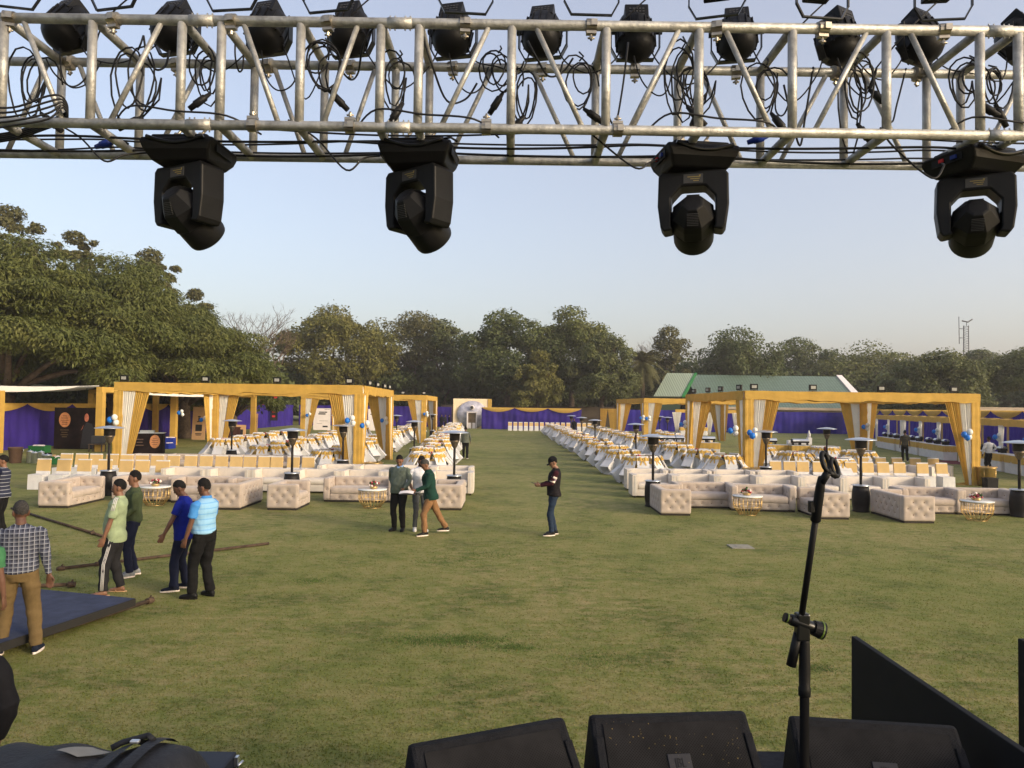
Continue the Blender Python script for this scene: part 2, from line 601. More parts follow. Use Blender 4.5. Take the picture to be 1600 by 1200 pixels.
# ================================================================ moving head lights
def moving_head(label, u, yaw, tilt, hyaw):
    hyaw = hyaw - yaw
    x = D(u, 240, 3.86).x
    zt = ZB - .005
    t = thing('moving_head_light', label, 'stage light', (x, 3.85, zt), yaw, 'moving head lights under the truss')
    t.scale = (.93, .93, .94)
    b = MB()
    # base: chamfered box with scooped upper edge
    prof = [(-.155, -.015), (-.175, -.045), (-.165, -.085), (-.115, -.135), (.115, -.135), (.165, -.085), (.175, -.045), (.155, -.015)]
    b.prism(prof, 'x', -.205, .205)
    b.v = [(v[0] * (1 - .22 * max(0, (-v[2] - .05) / .085)), v[1], v[2]) for v in b.v]
    b.box((0, 0, -.005), (.32, .26, .03))
    o = b.build('base', M['black'], t, .012)
    for sy in (-1, 1):
        s = MB()
        pts = [(-.16 + .32 * k / 10, sy * .172, -.02 - .035 * math.sin(PI * k / 10)) for k in range(11)]
        s.tube(pts, .011, 8)
        s.build('carry_handle', M['blackg'], t)
    for sx in (-1, 1):
        p = MB(); p.box((sx * .199, 0, -.06), (.006, .20, .04)); p.build('connector_panel', M['badge'] if 'badge' in M else M['black'], t)
    p = MB(); p.box((-.207, -.05, -.058), (.012, .035, .02)); p.build('power_inlet', M['blueplug'], t)
    p = MB(); p.box((-.207, .03, -.055), (.008, .03, .018)); p.build('power_lamp', M['red'], t)
    c = MB()
    for dx in (-.07, .07):
        c.tube([(dx, 0, .0), (dx, 0, .03)], .012, 8)
        c.tube([(dx, -.03, .04), (dx, .03, .04)], .012, 8)
        c.tube([(dx - .03, 0, .02), (dx + .02, .01, .085)], .008, 8)
    c.build('hanging_bracket', M['clampm'], t)
    # yoke
    y = thing_part = MB()
    W, TH = .19, .070
    poly = [(-W + .02, -.14), (W - .02, -.14), (W, -.165), (W + .004, -.33), (W - .012, -.445), (W - .03, -.472), (W - TH - .012, -.462), (W - TH, -.44), (W - TH, -.285), (W - TH - .055, -.225), (-(W - TH - .055), -.225), (-(W - TH), -.285), (-(W - TH), -.44), (-(W - TH - .012), -.462), (-(W - .03), -.472), (-(W - .012), -.445), (-W - .004, -.33), (-W, -.165)]
    yk = MB()
    n = len(poly)
    # concave U: build from convex pieces so it triangulates cleanly
    yk.prism(poly, 'y', -.080, .080)
    oy = yk.build('yoke', M['black'], t, .01)
    oy.rotation_euler = (0, 0, hyaw)
    pl = MB(); pl.box((0, -.0815, -.185), (.105, .003, .05)); pl.build('rating_plate', M['vent'], oy)
    pr = MB()
    for k in range(3):
        pr.box((.004 + .006 * k, -.0838, -.176 - .011 * k), (.07 - .02 * k, .0015, .004))
    pr.prism([(.03, -.167), (.036, -.176), (.042, -.167)], 'y', -.0845, -.083)
    pr.build('plate_print', M['printgold'], oy)
    # head: faceted drum, beam axis local -y turned by tilt
    h = MB()
    T = Matrix.Rotation(tilt, 4, 'X')
    prof = [(.001, -.152), (.045, -.150), (.060, -.146), (.120, -.062), (.124, -.02), (.124, .05), (.116, .06), (.114, .165), (.108, .185), (.085, .198), (.001, .206)]
    A = Matrix.Translation((0, 0, -.395)) @ T @ Matrix.Rotation(PI / 2, 4, 'X').inverted()
    h.lathe(prof[:6], 8, T=A, smooth=False, ph=PI / 8)
    h.lathe([(.1145, .05)] + prof[6:], 28, T=A)
    oh = h.build('lamp_head', M['black'], oy, .004)
    v = MB()
    B = Matrix.Translation((0, 0, -.395)) @ T
    Q = B @ Matrix.Translation((0, -.104, -.0845)) @ Matrix.Rotation(math.radians(54.5), 4, 'X')
    for k in range(8):
        v.box((0, -.003, -.032 + .009 * k), (.062, .006, .0035), T=Q)
    v.build('vent_grille', M['vent'], oh)
    sc = MB(); sc.box((0, 0, 0), (.07, .006, .05), T=B @ Matrix.Translation((0, -.104, .084)) @ Matrix.Rotation(math.radians(-54.5), 4, 'X')); sc.build('head_plate', M['screen'], oh)
    ax = MB(); ax.tube([(-.125, 0, -.395), (.125, 0, -.395)], .05, 16); ax.build('pivot', M['blackg'], oy)
    return t


moving_head('leftmost moving head light, lamp head tilted down towards the right', 298, -.05, math.radians(-36), math.radians(-26))
moving_head('moving head light second from the left, vent grille showing and head tilted down', 656, -.08, math.radians(-38), math.radians(-36))
moving_head('moving head light third from the left, head hanging level in its yoke', 1083, .12, math.radians(-26), math.radians(-15))
moving_head('rightmost moving head light with a pale plate on its drum', 1520, .30, math.radians(-24), math.radians(-25))

# ================================================================ par cans
def par(x, y, z, rz, tilt, name_label, up=0.0):
    t = thing('par_light', name_label, 'stage light', (x, y, z), rz, 'par lights along the truss')
    c = MB(); clamp_mb(c, 0, 0, 0, True, .9); c.build('clamp', M['clampm'], t)
    b = MB()
    w = .135
    pts = [(-w, 0, .25 + up), (-w, 0, .12), (-w + .035, -.0, .055), (w - .035, 0, .055), (w, 0, .12), (w, 0, .25 + up)]
    for a, bb in zip(pts[:-1], pts[1:]):
        d = Vector(bb) - Vector(a)
        ang = math.atan2(d.z, d.x)
        T = Matrix.Translation((Vector(a) + Vector(bb)) / 2) @ Matrix.Rotation(-ang, 4, 'Y')
        b.box((0, 0, 0), (d.length + .006, .038 if not up else .016, .007), T=T)
    b.build('bracket', M['blackg'], t)
    h = MB()
    A = Matrix.Translation((0, 0, .215 + up)) @ Matrix.Rotation(tilt, 4, 'X')
    h.lathe([(.001, -.10), (.05, -.095), (.088, -.07), (.105, -.02), (.108, .03), (.108, .085), (.112, .087), (.112, .097), (.104, .10), (.094, .135), (.07, .162), (.038, .178), (.001, .183)], 24, T=A)
    can = h.build('can', M['black'], t)
    r = MB()
    for k in range(16):
        an = 2 * PI * k / 16
        r.box((.1085, 0, .045), (.012, .006, .12), T=A @ Matrix.Rotation(an, 4, 'Z'))
    r.build('cooling_fins', M['black'], can)
    bx = MB(); bx.box((0, .045, -.055), (.13, .10, .10), T=A); bx.build('control_box', M['black'], can, .006)
    p = MB()
    for i in range(5):
        for j in range(3):
            p.box((-.036 + .018 * i, .0965, -.03 - .02 * j), (.011, .002, .010), T=A)
    p.build('panel_print', M['vent'], can)
    k = MB()
    for sx in (-1, 1):
        k = MB(); k.tube([(sx * .112, 0, .215 + up), (sx * .15, 0, .215 + up)], .016, 8, smooth=False)
        k.build('tilt_knob', M['blackg'], t)
    return t


pd = {110: 'first', 276: 'second', 420: 'third', 548: 'fourth', 708: 'fifth', 848: 'sixth', 992: 'seventh', 1150: 'eighth', 1305: 'ninth', 1432: 'tenth', 1590: 'eleventh'}
for i, (u, o_) in enumerate(pd.items()):
    x = D(u, 95, YB).x
    par(x, YB, ZT, random.uniform(-.25, .25) + (-.3 if u < 300 or u in (420,) else 0) + (.45 if u > 1280 else 0), math.radians(random.uniform(142, 165)), f'black par light on the rear truss bar, {o_} from the left')
for i, u in enumerate([15, 178, 362, 513, 727, 924, 1120, 1285, 1474]):
    x = D(u, 30, YF).x
    par(x, YF, ZT, random.uniform(-.3, .3), math.radians(random.uniform(-40, 40)), f'black par light on the front truss bar above the frame, {ORD[i]} from the left', .07)

# ================================================================ cables
def wire(label, pts, r=.0055, name='cable', mt='cable', smooth=6, group=None):
    P = [Vector(p) for p in pts]
    out = []
    for i in range(len(P) - 1):
        p0, p1, p2, p3 = P[max(i - 1, 0)], P[i], P[i + 1], P[min(i + 2, len(P) - 1)]
        for k in range(smooth):
            t = k / smooth
            out.append(0.5 * ((2 * p1) + (p2 - p0) * t + (2 * p0 - 5 * p1 + 4 * p2 - p3) * t * t + (3 * p1 - p0 - 3 * p2 + p3) * t ** 3))
    out.append(P[-1])
    m = MB(); m.tube(out, r, 6)
    o = m.build(name, M[mt], None, 0, off=P[0])
    return tag(o, label, 'cable', group)


# runs lying along the lower truss bars
runs = []
for j in range(5):
    y = YF + .10 + .085 * j
    pts = []
    x = X0
    ph = random.random() * 6
    while x < X1:
        pts.append((x, y + .03 * math.sin(x * 1.7 + ph), ZB + .028 - .022 * abs(math.sin(x * 2.1 + ph)) - (.03 if j % 2 else 0)))
        x += .22
    wire('black mains cable lying along the lower truss, ' + ['nearest run', 'second run', 'middle run', 'fourth run', 'farthest run'][j], pts, .0065 if j % 2 else .005, group='cables along the truss')


def coil(u, v, y, n, r, drop, label, plug=True):
    c = D(u, v, y)
    t = thing('cable_coil', label, 'cable coil', c, random.uniform(-.5, .5), 'spare cable coils hung on the truss')
    m = MB()
    pts = []
    ph = random.random() * 6
    for k in range(n * 14 + 1):
        a = 2 * PI * k / 14
        q = 1 + .30 * math.sin(a * .37 + ph) + .12 * math.sin(a * 1.63 + ph) + random.uniform(-.02, .02)
        hang = max(0, -math.sin(a)) * .5 * (1 + math.sin(a * .21 + ph * 2))
        pts.append((r * q * math.cos(a) * .8 + .03 * math.sin(a * .17 + ph), .05 * math.sin(a * .23 + ph), -r * drop * .5 + r * q * drop * math.sin(a) * (1 + hang)))
    m.tube(pts, .0048, 6)
    e = [pts[-1], (pts[-1][0] - .01, 0, -r * drop * 1.3), (.03, .01, -r * drop * 1.7 - .03)]
    m.tube([Vector(p) for p in e], .0048, 6)
    m.tube([(0, 0, r * drop * .5), (.02, -.01, r * drop * .75), (.01, .03, r * drop * 1.15)], .0048, 6)
    m.build('loops', M['cable'], t)
    if plug:
        p = MB()
        a, d = Vector(e[-1]), Vector((random.choice([-1, 1]) * random.uniform(.3, .9), 0, random.uniform(-.9, -.3))).normalized()
        p.tube([a, a + d * .03, a + d * .035, a + d * .10, a + d * .105, a + d * .14], [.009, .013, .019, .021, .016, .015], 10)
        p.build('plug', M['cable'], t)
    return t


cs = [(55, 105, 3.95), (215, 100, 3.75), (320, 95, 3.9), (505, 85, 3.8), (622, 105, 3.78), (778, 95, 4.0), (812, 125, 3.85), (905, 110, 3.95), (1065, 95, 3.8), (1085, 120, 3.9), (1195, 120, 3.85), (1335, 120, 3.8), (1350, 100, 3.95), (1515, 110, 3.8), (1550, 120, 3.95)]
wd = ['far left end', 'left of the first moving light', 'above the first moving light', 'left of the second moving light', 'above left of the second moving light', 'right of the second moving light', 'middle of the span, lower', 'middle of the span, upper', 'above the third moving light', 'close above the third moving light', 'right of the third moving light', 'middle of the right half', 'rear of the right half', 'above the rightmost moving light', 'far right end']
for (u, v, y), s_ in zip(cs, wd):
    coil(u, v, y, random.choice([3, 4, 4, 5]), random.uniform(.055, .10), random.uniform(.9, 1.7), 'black cable coil hung in the truss, ' + s_)

# more untidy cable hanging inside the truss
for k in range(16):
    x = X0 + .4 + (X1 - X0 - .8) * (k + random.random() * .7) / 16
    y0, y1 = random.choice([(YF + .05, YB - .05), (YB - .02, YB - .1), (YF + .2, YF + .3)])
    dx = random.uniform(-.22, .22)
    lo_ = random.uniform(.12, .46)
    wire(f'black cable hanging loose inside the truss, {ORD[k]} from the left', [(x, y0, ZT + .02), (x + dx * .3, y0, ZT - lo_ * .6), (x + dx * .6, (y0 + y1) / 2, ZT - lo_), (x + dx, y1, ZT - lo_ * .7), (x + dx * 1.3, y1, ZT - lo_ * random.uniform(.0, .4))], random.uniform(.0042, .006), group='loose cables inside the truss')
# loose drops and loops
mh = [298, 656, 1083, 1520]
for k, u in enumerate(mh):
    x = D(u, 240, 3.86).x
    wire('black cable drooping to the ' + ['leftmost', 'second', 'third', 'rightmost'][k] + ' moving light', [(x - .62, YF, ZB + .03), (x - .5, YF + .1, ZB - .03), (x - .34, YF + .05, ZB - .17 - .03 * (k % 2)), (x - .26, YF + .08, ZB - .13), (x - .2, YF + .2, ZB - .075)], .005, group='loose cable drops')
    wire('black cable arching over the lower truss bar above the ' + ['leftmost', 'second', 'third', 'rightmost'][k] + ' moving light', [(x - .3, YF + .05, ZB + .0), (x - .18, YF - .02, ZB + .08), (x + .05, YF - .03, ZB + .055), (x + .3, YF - .03, ZB + .035), (x + .42, YF + .12, ZB + .0)], .005, group='loose cable arches')
xs = [D(u, 95, YB).x for u in pd]
for i in range(len(xs) - 1):
    a, b = xs[i], xs[i + 1]
    dz = random.uniform(.02, .22)
    wire(f'thin cable sagging between the {ORD[i]} and {ORD[i+1]} rear par lights', [(a + .06, YB - .02, ZT + .18), (a + .12, YB - .05, ZT + .02), ((a + b) / 2, YB - .06, ZT - dz), (b - .12, YB - .05, ZT + random.uniform(-.05, .08)), (b - .05, YB, ZT + .2)], .0042, group='par light link cables')
    if i % 2 == 0:
        wire(f'thin cable falling from the {ORD[i]} rear par light into the truss', [(a - .04, YB - .03, ZT + .2), (a + .01, YB - .1, ZT - .08), (a + .09, YB - .14, ZT - .2), (a + .16, YB - .1, ZT - .16), (a + .2, YB - .05, ZT - .02)], .0042, group='par light drop cables')
for k, u in enumerate((60, 470, 940, 1250, 1440)):
    x = D(u, 10, YF).x
    wire(f'thin cable rising out of the truss, {ORD[k]} from the left', [(x, YB, ZT + .02), (x + .12, YB - .1, ZT + .18), (x + .3, YB - .1, ZT + .36)], .0045, group='cables rising from the truss')
for q in range(5):
    wire(f'black cable in the bundle crossing the left end of the truss, {ORD[q]} from the top', [D(-40, 165 + 10 * q, 3.5 + .03 * q), D(20, 168 + 7 * q, 3.5), D(75, 150 + 9 * q, 3.52), D(98, 152 + 4 * q, 3.55), D(104, 175 + 3 * q, 3.6), D(70, 190 + 3 * q, 3.66), D(20, 206 + 3 * q, 3.75), D(-40, 214 + 3 * q, 3.8)], .0052, group='cable bundle at the left end')
for k, (u, v, y) in enumerate([(163, 226, 3.9), (1183, 218, 3.85), (677, 222, 3.75)]):
    c = D(u, v, y)
    t = thing('power_connector', 'blue power connector hanging at the lower truss bar, ' + ['near the left end', 'right of the third moving light', 'over the second moving light'][k], 'connector', c, random.uniform(-.4, .4), 'blue power connectors')
    m = MB(); m.tube([(-.05, 0, -.012), (-.02, 0, -.004), (-.018, 0, -.003), (.03, 0, .01), (.032, 0, .01), (.055, 0, .017)], [.012, .016, .021, .022, .017, .013], 12); m.build('shell', M['blueplug'], t)
    m = MB(); m.tube([(.055, 0, .017), (.09, .01, .025), (.12, .03, .01)], .006, 6); m.build('cable_tail', M['cable'], t)

# ================================================================ stage wedges
def text_mesh(body, size, name, mt, parent, T, extrude=.001):
    cu = bpy.data.curves.new(name, 'FONT')
    cu.body = body; cu.size = size; cu.align_x = 'CENTER'; cu.align_y = 'CENTER'; cu.extrude = extrude
    tmp = bpy.data.objects.new(name, cu)
    COL.objects.link(tmp)
    dg = bpy.context.evaluated_depsgraph_get()
    me = bpy.data.meshes.new_from_object(tmp.evaluated_get(dg))
    bpy.data.objects.remove(tmp)
    me.materials.clear(); me.materials.append(mt)
    me.transform(T)
    o = bpy.data.objects.new(name, me)
    COL.objects.link(o); o.parent = parent
    return o


def grille_mat():
    m, nt, b = nodes('perforated_grille')
    tc = N(nt, 'ShaderNodeTexCoord')
    vo = N(nt, 'ShaderNodeTexVoronoi', Scale=130.0, Randomness=0.0)
    mp = N(nt, 'ShaderNodeMapping')
    mp.inputs['Rotation'].default_value = (0, 0, PI / 4)
    nt.links.new(tc.outputs['Object'], mp.inputs['Vector'])
    nt.links.new(mp.outputs[0], vo.inputs['Vector'])
    r = ramp(nt, [(0.25, (0.001, 0.001, 0.001)), (0.42, (0.012, 0.012, 0.0135))])
    nt.links.new(vo.outputs['Distance'], r.inputs['Fac'])
    nz = N(nt, 'ShaderNodeTexNoise', Scale=5.0, Detail=6.0, Roughness=.7)
    nt.links.new(tc.outputs['Object'], nz.inputs['Vector'])
    rr = ramp(nt, [(0.35, (.55, .55, .55)), (0.7, (1.6, 1.55, 1.5))])
    nt.links.new(nz.outputs['Fac'], rr.inputs['Fac'])
    mx = N(nt, 'ShaderNodeMix', data_type='RGBA', blend_type='MULTIPLY')
    mx.inputs[0].default_value = 1
    nt.links.new(r.outputs['Color'], mx.inputs[6]); nt.links.new(rr.outputs['Color'], mx.inputs[7])
    nt.links.new(mx.outputs[2], b.inputs['Base Color'])
    b.inputs['Roughness'].default_value = .8
    b.inputs['Specular IOR Level'].default_value = .1
    return m
M['grille'] = grille_mat()
M['badge'] = mat('badge_plate', (0.02, 0.02, 0.024), 0.5)
M['badgeink'] = mat('badge_letters', (0.003, 0.003, 0.0035), 0.5)
M['confetti'] = mat('dry_petal_scraps', (0.16, 0.115, 0.035), 0.8, 0, .4, 40)


def wedge(label, xl, yl, xr, yr, chips=0):
    """top edge runs from (xl,yl) to (xr,yr) at z = 1.75"""
    ang = math.atan2(yr - yl, xr - xl)
    W = math.hypot(xr - xl, yr - yl)
    t = thing('stage_monitor', label, 'stage monitor', ((xl + xr) / 2, (yl + yr) / 2, 1.30), ang, 'wedge monitors along the stage edge')
    H = .45
    m = MB()
    m.prism([(.02, H - .012), (0, H), (-.025, H - .004), (-.37, .10), (-.385, .075), (-.34, 0), (.10, 0), (.16, .07)], 'x', -W / 2, W / 2)
    cab = m.build('cabinet', M['cab'], t, .016)
    sl = math.atan2(H - .004 - .10, -.025 + .37)
    L = math.hypot(H - .104, .345)
    T = Matrix.Translation((0, (-.025 - .37) / 2, (H - .004 + .10) / 2)) @ Matrix.Rotation(sl, 4, 'X')
    g = MB(); g.grid(lambda u, v: ((u - .5) * (W - .085), (v - .5) * (L - .05), .005 + .002 * math.sin(PI * v)), 10, 10, T=None)
    for y in (-1, 1):
        pass
    go = g.build('grille', M['grille'], t); go.matrix_local = T
    b = MB(); b.box((0.0, .0, .0085), (.085, .062, .004)); bo = b.build('badge', M['badge'], go, .002)
    bo.location = (.0, .075, 0)
    text_mesh('JBL', .036, 'badge_lettering', M['badgeink'], bo, Matrix.Translation((0, -.002, .0115)) @ Matrix.Diagonal((.85, 1.25, 1, 1)), .0008)
    for sx in (-1, 1):
        rails = MB(); rails.box((sx * (W / 2 - .022), .02, .006), (.03, L * .62, .012))
        rails.build('side_rail', M['cab'], t, .004).matrix_local = T
    if chips:
        c = MB()
        for _ in range(chips):
            cx_, cy_ = [(-.2, .2), (-.13, .19), (.05, .12), (.17, .1), (.1, .0), (.12, -.06), (.2, .15), (-.02, .16), (.0, .05)][_ % 9]; x, y = random.gauss(cx_, .035), min(random.gauss(cy_, .03), L / 2 - .02)
            if abs(x) > W / 2 - .05: continue
            a = random.random() * 6
            s_ = random.uniform(.001, .003)
            c.add([(x + s_ * math.cos(a + k * 2.1) * random.uniform(.5, 1.4), y + s_ * math.sin(a + k * 2.1), .0085 + random.uniform(0, .003)) for k in range(3)], [(0, 1, 2)])
        co = c.build('dry_petals', M['confetti'], None)
        co.matrix_world = Matrix.Translation(t.location) @ Matrix.Rotation(ang, 4, 'Z') @ T
        tag(co, 'dry yellow petal scraps scattered on the middle monitor grille', 'petals', None, 'stuff')
    return t


wedge('left wedge monitor, turned so its top edge slopes', -.335, 2.53, .205, 2.77)
wedge('middle wedge monitor speckled with dry yellow petals', .305, 2.79, .905, 2.85, 95)
wedge('right wedge monitor behind the microphone stand', 1.06, 2.81, 1.645, 2.74)

# ================================================================ microphone stand
def P_(u, v, y=2.05):
    return D(u, v, y)
base = D(1257, 1100, 2.05); base.z = 1.30
ms = thing('microphone_stand', 'black boom microphone stand with an empty clip on the stage', 'microphone stand', base)
m = MB(); m.tube([(0, 0, .02), (0, 0, D(1257, 992, 2.05).z - 1.30)], .0125, 16); m.build('lower_tube', mat('matt_black_tube', (.005, .005, .0055), .85, 0, .2, 9, 0, None, .05), ms)
zz = lambda v: D(1257, v, 2.05).z - 1.30
m = MB(); m.lathe([(.0125, zz(1088)), (.016, zz(1087)), (.0165, zz(1075)), (.0145, zz(1072)), (.0155, zz(1050)), (.0135, zz(1005)), (.0135, zz(985))], 20); m.build('height_grip', M['black'], ms)
for k in range(3):
    a = 2 * PI * k / 3 + .4
    m = MB(); m.tube([(0, 0, .09), (.3 * math.cos(a), .3 * math.sin(a), .012)], .009, 8); m.build('leg', M['black'], ms)
jt = D(1251, 972, 2.05) - base
tip = D(1284, 745, 1.93) - base
d = (tip - jt).normalized()
lo = D(1236, 1040, 2.06) - base
m = MB(); m.tube([jt - d * .01, jt + d * (.90 * (tip - jt).length)], .0085, 12); m.build('boom_tube', M['black'], ms)
m = MB(); m.tube([lo, lo + (jt - lo) * .75], [.0135, .0125], 14); m.tube([lo + (jt - lo) * .7, jt], .0085, 12); m.build('counterweight', M['black'], ms)
m = MB()
m.box(tuple(jt + Vector((.004, 0, -.012))), (.036, .03, .075)); m.tube([jt + Vector((-.03, -.0, .008)), jt + Vector((.05, 0, -.02))], .016, 14)
m.build('boom_joint', M['blackg'], ms, .005)
m = MB(); m.tube([jt + Vector((.035, 0, -.015)), jt + Vector((.062, 0, -.024))], [.021, .024], 18, smooth=False); kn2 = MB(); kn2.tube([jt + Vector((-.045, 0, .013)), jt + Vector((-.03, 0, .008))], .013, 14); kn2.build('tension_knob', M['black'], ms)
kn = m.build('clutch_knob', M['black'], ms)
M['lime'] = mat('lime_ring', (0.08, 0.125, 0.02), 0.5)
m = MB(); m.tube([jt + Vector((.053, 0, -.021)), jt + Vector((.057, 0, -.0222))], .0245, 18, smooth=False)
m.build('lime_ring', M['lime'], kn)
m = MB(); m.tube([jt + Vector((-.040, 0, .0115)), jt + Vector((-.037, 0, .0105))], .0138, 14); m.build('lime_ring', M['lime'], ms)
m = MB(); a = jt + (tip - jt) * .70; b = jt + (tip - jt) * .93; m.tube([a, a + (b - a) * .05, a + (b - a) * .5, b, tip], [.0095, .0135, .0125, .012, .009], 14)
m.box(tuple(a + (b - a) * .45 + Vector((-.016, 0, 0))), (.014, .016, .03)); m.build('boom_grip', M['black'], ms, .002)
# clip: a ring seen edge-on with an open collar
cp = D(1290, 722, 1.93) - base
m = MB()
nrm = Vector((.55, -.62, .32)).normalized()
ta = Vector((.25, .1, .95)); ta = (ta - nrm * ta.dot(nrm)).normalized(); tb = nrm.cross(ta)
for off_, rr in ((0, 1.0), (.05, .92)):
    c0 = cp + Vector((off_ * .55, off_ * .2, -off_ * .3))
    pts = [c0 + (ta * math.cos(q) * .026 + tb * math.sin(q) * .017) * rr for q in [2 * PI * k / 20 for k in range(21)]]
    m.tube(pts, .0062, 8)
m.tube([cp + ta * .026, cp + ta * .024 + Vector((.026, .01, -.016))], .006, 8)
m.tube([cp - ta * .026, cp - ta * .024 + Vector((.026, .01, -.016))], .007, 8)
m.tube([tip - d * .02, cp - ta * .028], .010, 10)
m.build('microphone_clip', M['black'], ms)

# ================================================================ black panels and stage-front boxes
for k, (u, lab) in enumerate(((1330, 'large matt black side panel slanting away behind the right monitor'), (1590, 'black side panel cut by the right edge of the frame'))):
    x = D(u, 1000, 3.79).x
    m = MB(); m.box((0, 0, .875), (.03, 1.85, 1.75))
    o = m.build('side_panel', M['panel'], None, .004); o.location = (x + .015, 2.865, 0)
    tag(o, lab, 'panel', 'black side panels')
sub = thing('subwoofer', 'dark blue black cabinet standing in front of the stage beside the bag', 'speaker cabinet', (-1.78, 3.68, 0))
m = MB(); m.box((0, 0, .5), (.62, .78, 1.0)); m.build('cabinet', mat('navy_black_paint', (.012, .015, .026), .5, 0, .2, 20), sub, .012)
m = MB(); m.box((.318, .36, .96), (.02, .03, .05)); m.tube([(.33, .34, .94), (.345, .38, .95)], .008, 8); m.build('latch', M['steel'], sub)
m = MB(); m.box((.315, 0, .55), (.012, .2, .12)); m.build('side_handle', M['black'], sub, .004)

# equipment bag
bag = thing('equipment_bag', 'black padded equipment bag with straps and a grey reflective patch', 'bag', (-1.67, 2.75, 1.30))
M['bagcloth'] = mat('black_nylon', (.011, .012, .016), .6, 0, .3, 10, .25, 60)
M['reflect'] = mat('reflective_patch', (.12, .12, .115), .4, 0, .1, 20)
def bagfn(u, v):
    x = (u - .5) * 1.9 - .45
    a = PI * v
    hh = .25 + .04 * math.sin(x * 3.2 + 1) - .10 * max(0, -x - .55)
    hh *= 1 - max(0, (abs(x + .45) - .85) / .12) ** 2
    q = .02 * math.sin(x * 9 + v * 5) + .012 * math.sin(x * 23 + 2 * v)
    return (x, -.30 * math.cos(a) * (1 + q), max(0, (hh + q) * math.sin(a) ** .6))
m = MB(); m.grid(bagfn, 60, 20); m.build('bag_body', M['bagcloth'], bag)
def ontop(x0, y, lift=.012):
    v = math.acos(max(-1, min(1, -y / .30))) / PI
    p = bagfn((x0 + .45) / 1.9 + .5, v)
    return (p[0], p[1], p[2] + lift)
m = MB(); m.grid(lambda u, v: ontop(.02 + .08 * u + .07 * v, -.02 + .12 * v), 6, 6); m.build('reflective_patch', M['reflect'], bag)
for x0 in (.17, .27):
    m = MB(); m.grid(lambda u, v: ontop(x0 + .05 * u + .03 * v, -.2 + .45 * v, .02), 3, 10); m.build('strap', M['bagcloth'], bag)
m = MB(); m.tube([ontop(.15, .12, .02), ontop(.18, .14, .035), ontop(.28, .14, .035), ontop(.31, .12, .02)], .012, 8); m.build('grab_handle', M['bagcloth'], bag)
m = MB(); m.box(ontop(.25, .10, .03), (.035, .02, .012)); m.build('buckle', M['steel'], bag, .004)
# ================================================================ sofas
def soft_box(size, r, step, tuft=(), buttons=None, sp=.17, depth=.036, puff=0.0):
    """rounded cushion box centred at 0; tuft: set of faces ('+x','-y',...) with diamond buttoning"""
    sx, sy, sz = [s / 2 for s in size]
    vs, fs, key = [], [], {}
    btn = []
    axes = {'x': 0, 'y': 1, 'z': 2}
    half = (sx, sy, sz)
    for ax in 'xyz':
        for sg in (1, -1):
            i = axes[ax]; j, k = (i + 1) % 3, (i + 2) % 3
            nu = max(2, round(2 * half[j] / step)); nv = max(2, round(2 * half[k] / step))
            base = len(vs)
            tf = ('+' if sg > 0 else '-') + ax in tuft
            # button lattice on this face
            bl = []
            if tf:
                ncol = max(1, round(2 * half[j] / sp)); nrow = max(1, round(2 * half[k] / sp))
                du, dv = 2 * half[j] / ncol, 2 * half[k] / nrow
                for a in range(2 * ncol + 1):
                    for b_ in range(2 * nrow + 1):
                        if (a + b_) % 2 == 0: continue
                        uu, vv = -half[j] + a * du / 2, -half[k] + b_ * dv / 2
                        if abs(uu) < half[j] - .03 and abs(vv) < half[k] - .03:
                            bl.append((uu, vv))
            ba = np.array(bl) if bl else None
            for b_ in range(nv + 1):
                for a in range(nu + 1):
                    p = [0, 0, 0]
                    p[i] = sg * half[i]; p[j] = -half[j] + 2 * half[j] * a / nu; p[k] = -half[k] + 2 * half[k] * b_ / nv
                    q = [max(-(half[t] - r), min(half[t] - r, p[t])) for t in range(3)]
                    dv_ = [p[t] - q[t] for t in range(3)]
                    L = math.sqrt(sum(c * c for c in dv_)) or 1
                    nn = [c / L for c in dv_]
                    out = r
                    if puff:
                        out += puff * (1 - (p[j] / half[j]) ** 2) * (1 - (p[k] / half[k]) ** 2)
                    if ba is not None:
                        dd = np.hypot(ba[:, 0] - p[j], ba[:, 1] - p[k])
                        out -= depth * math.exp(-(dd.min() / .06) ** 2)
                        m2 = np.sort(dd)[:2]
                        if len(m2) > 1:
                            out -= depth * .16 * math.exp(-((m2[0] + m2[1] - sp * .74) / .02) ** 2)
                    vs.append([q[t] + nn[t] * out for t in range(3)])
            for b_ in range(nv):
                for a in range(nu):
                    o = base + b_ * (nu + 1) + a
                    f = (o, o + 1, o + nu + 2, o + nu + 1)
                    fs.append(f if sg > 0 else f[::-1])
            for (uu, vv) in bl:
                p = [0, 0, 0]; p[i] = sg * (half[i] - depth + .002); p[j] = uu; p[k] = vv
                btn.append(p)
    return vs, fs, btn


def sofa_part(name, size, c, parent, mt, r=.04, step=.035, tuft=(), puff=0.0, sp=.27):
    vs, fs, btn = soft_box(size, r, step, tuft, sp=sp, puff=puff)
    m = MB()
    m.add([(v[0] + c[0], v[1] + c[1], v[2] + c[2]) for v in vs], fs, 0, True)
    for b in btn:
        m.ball((b[0] + c[0], b[1] + c[1], b[2] + c[2]), .017, 6, 1)
    return m.build(name, [mt, M['beigebtn']], parent)


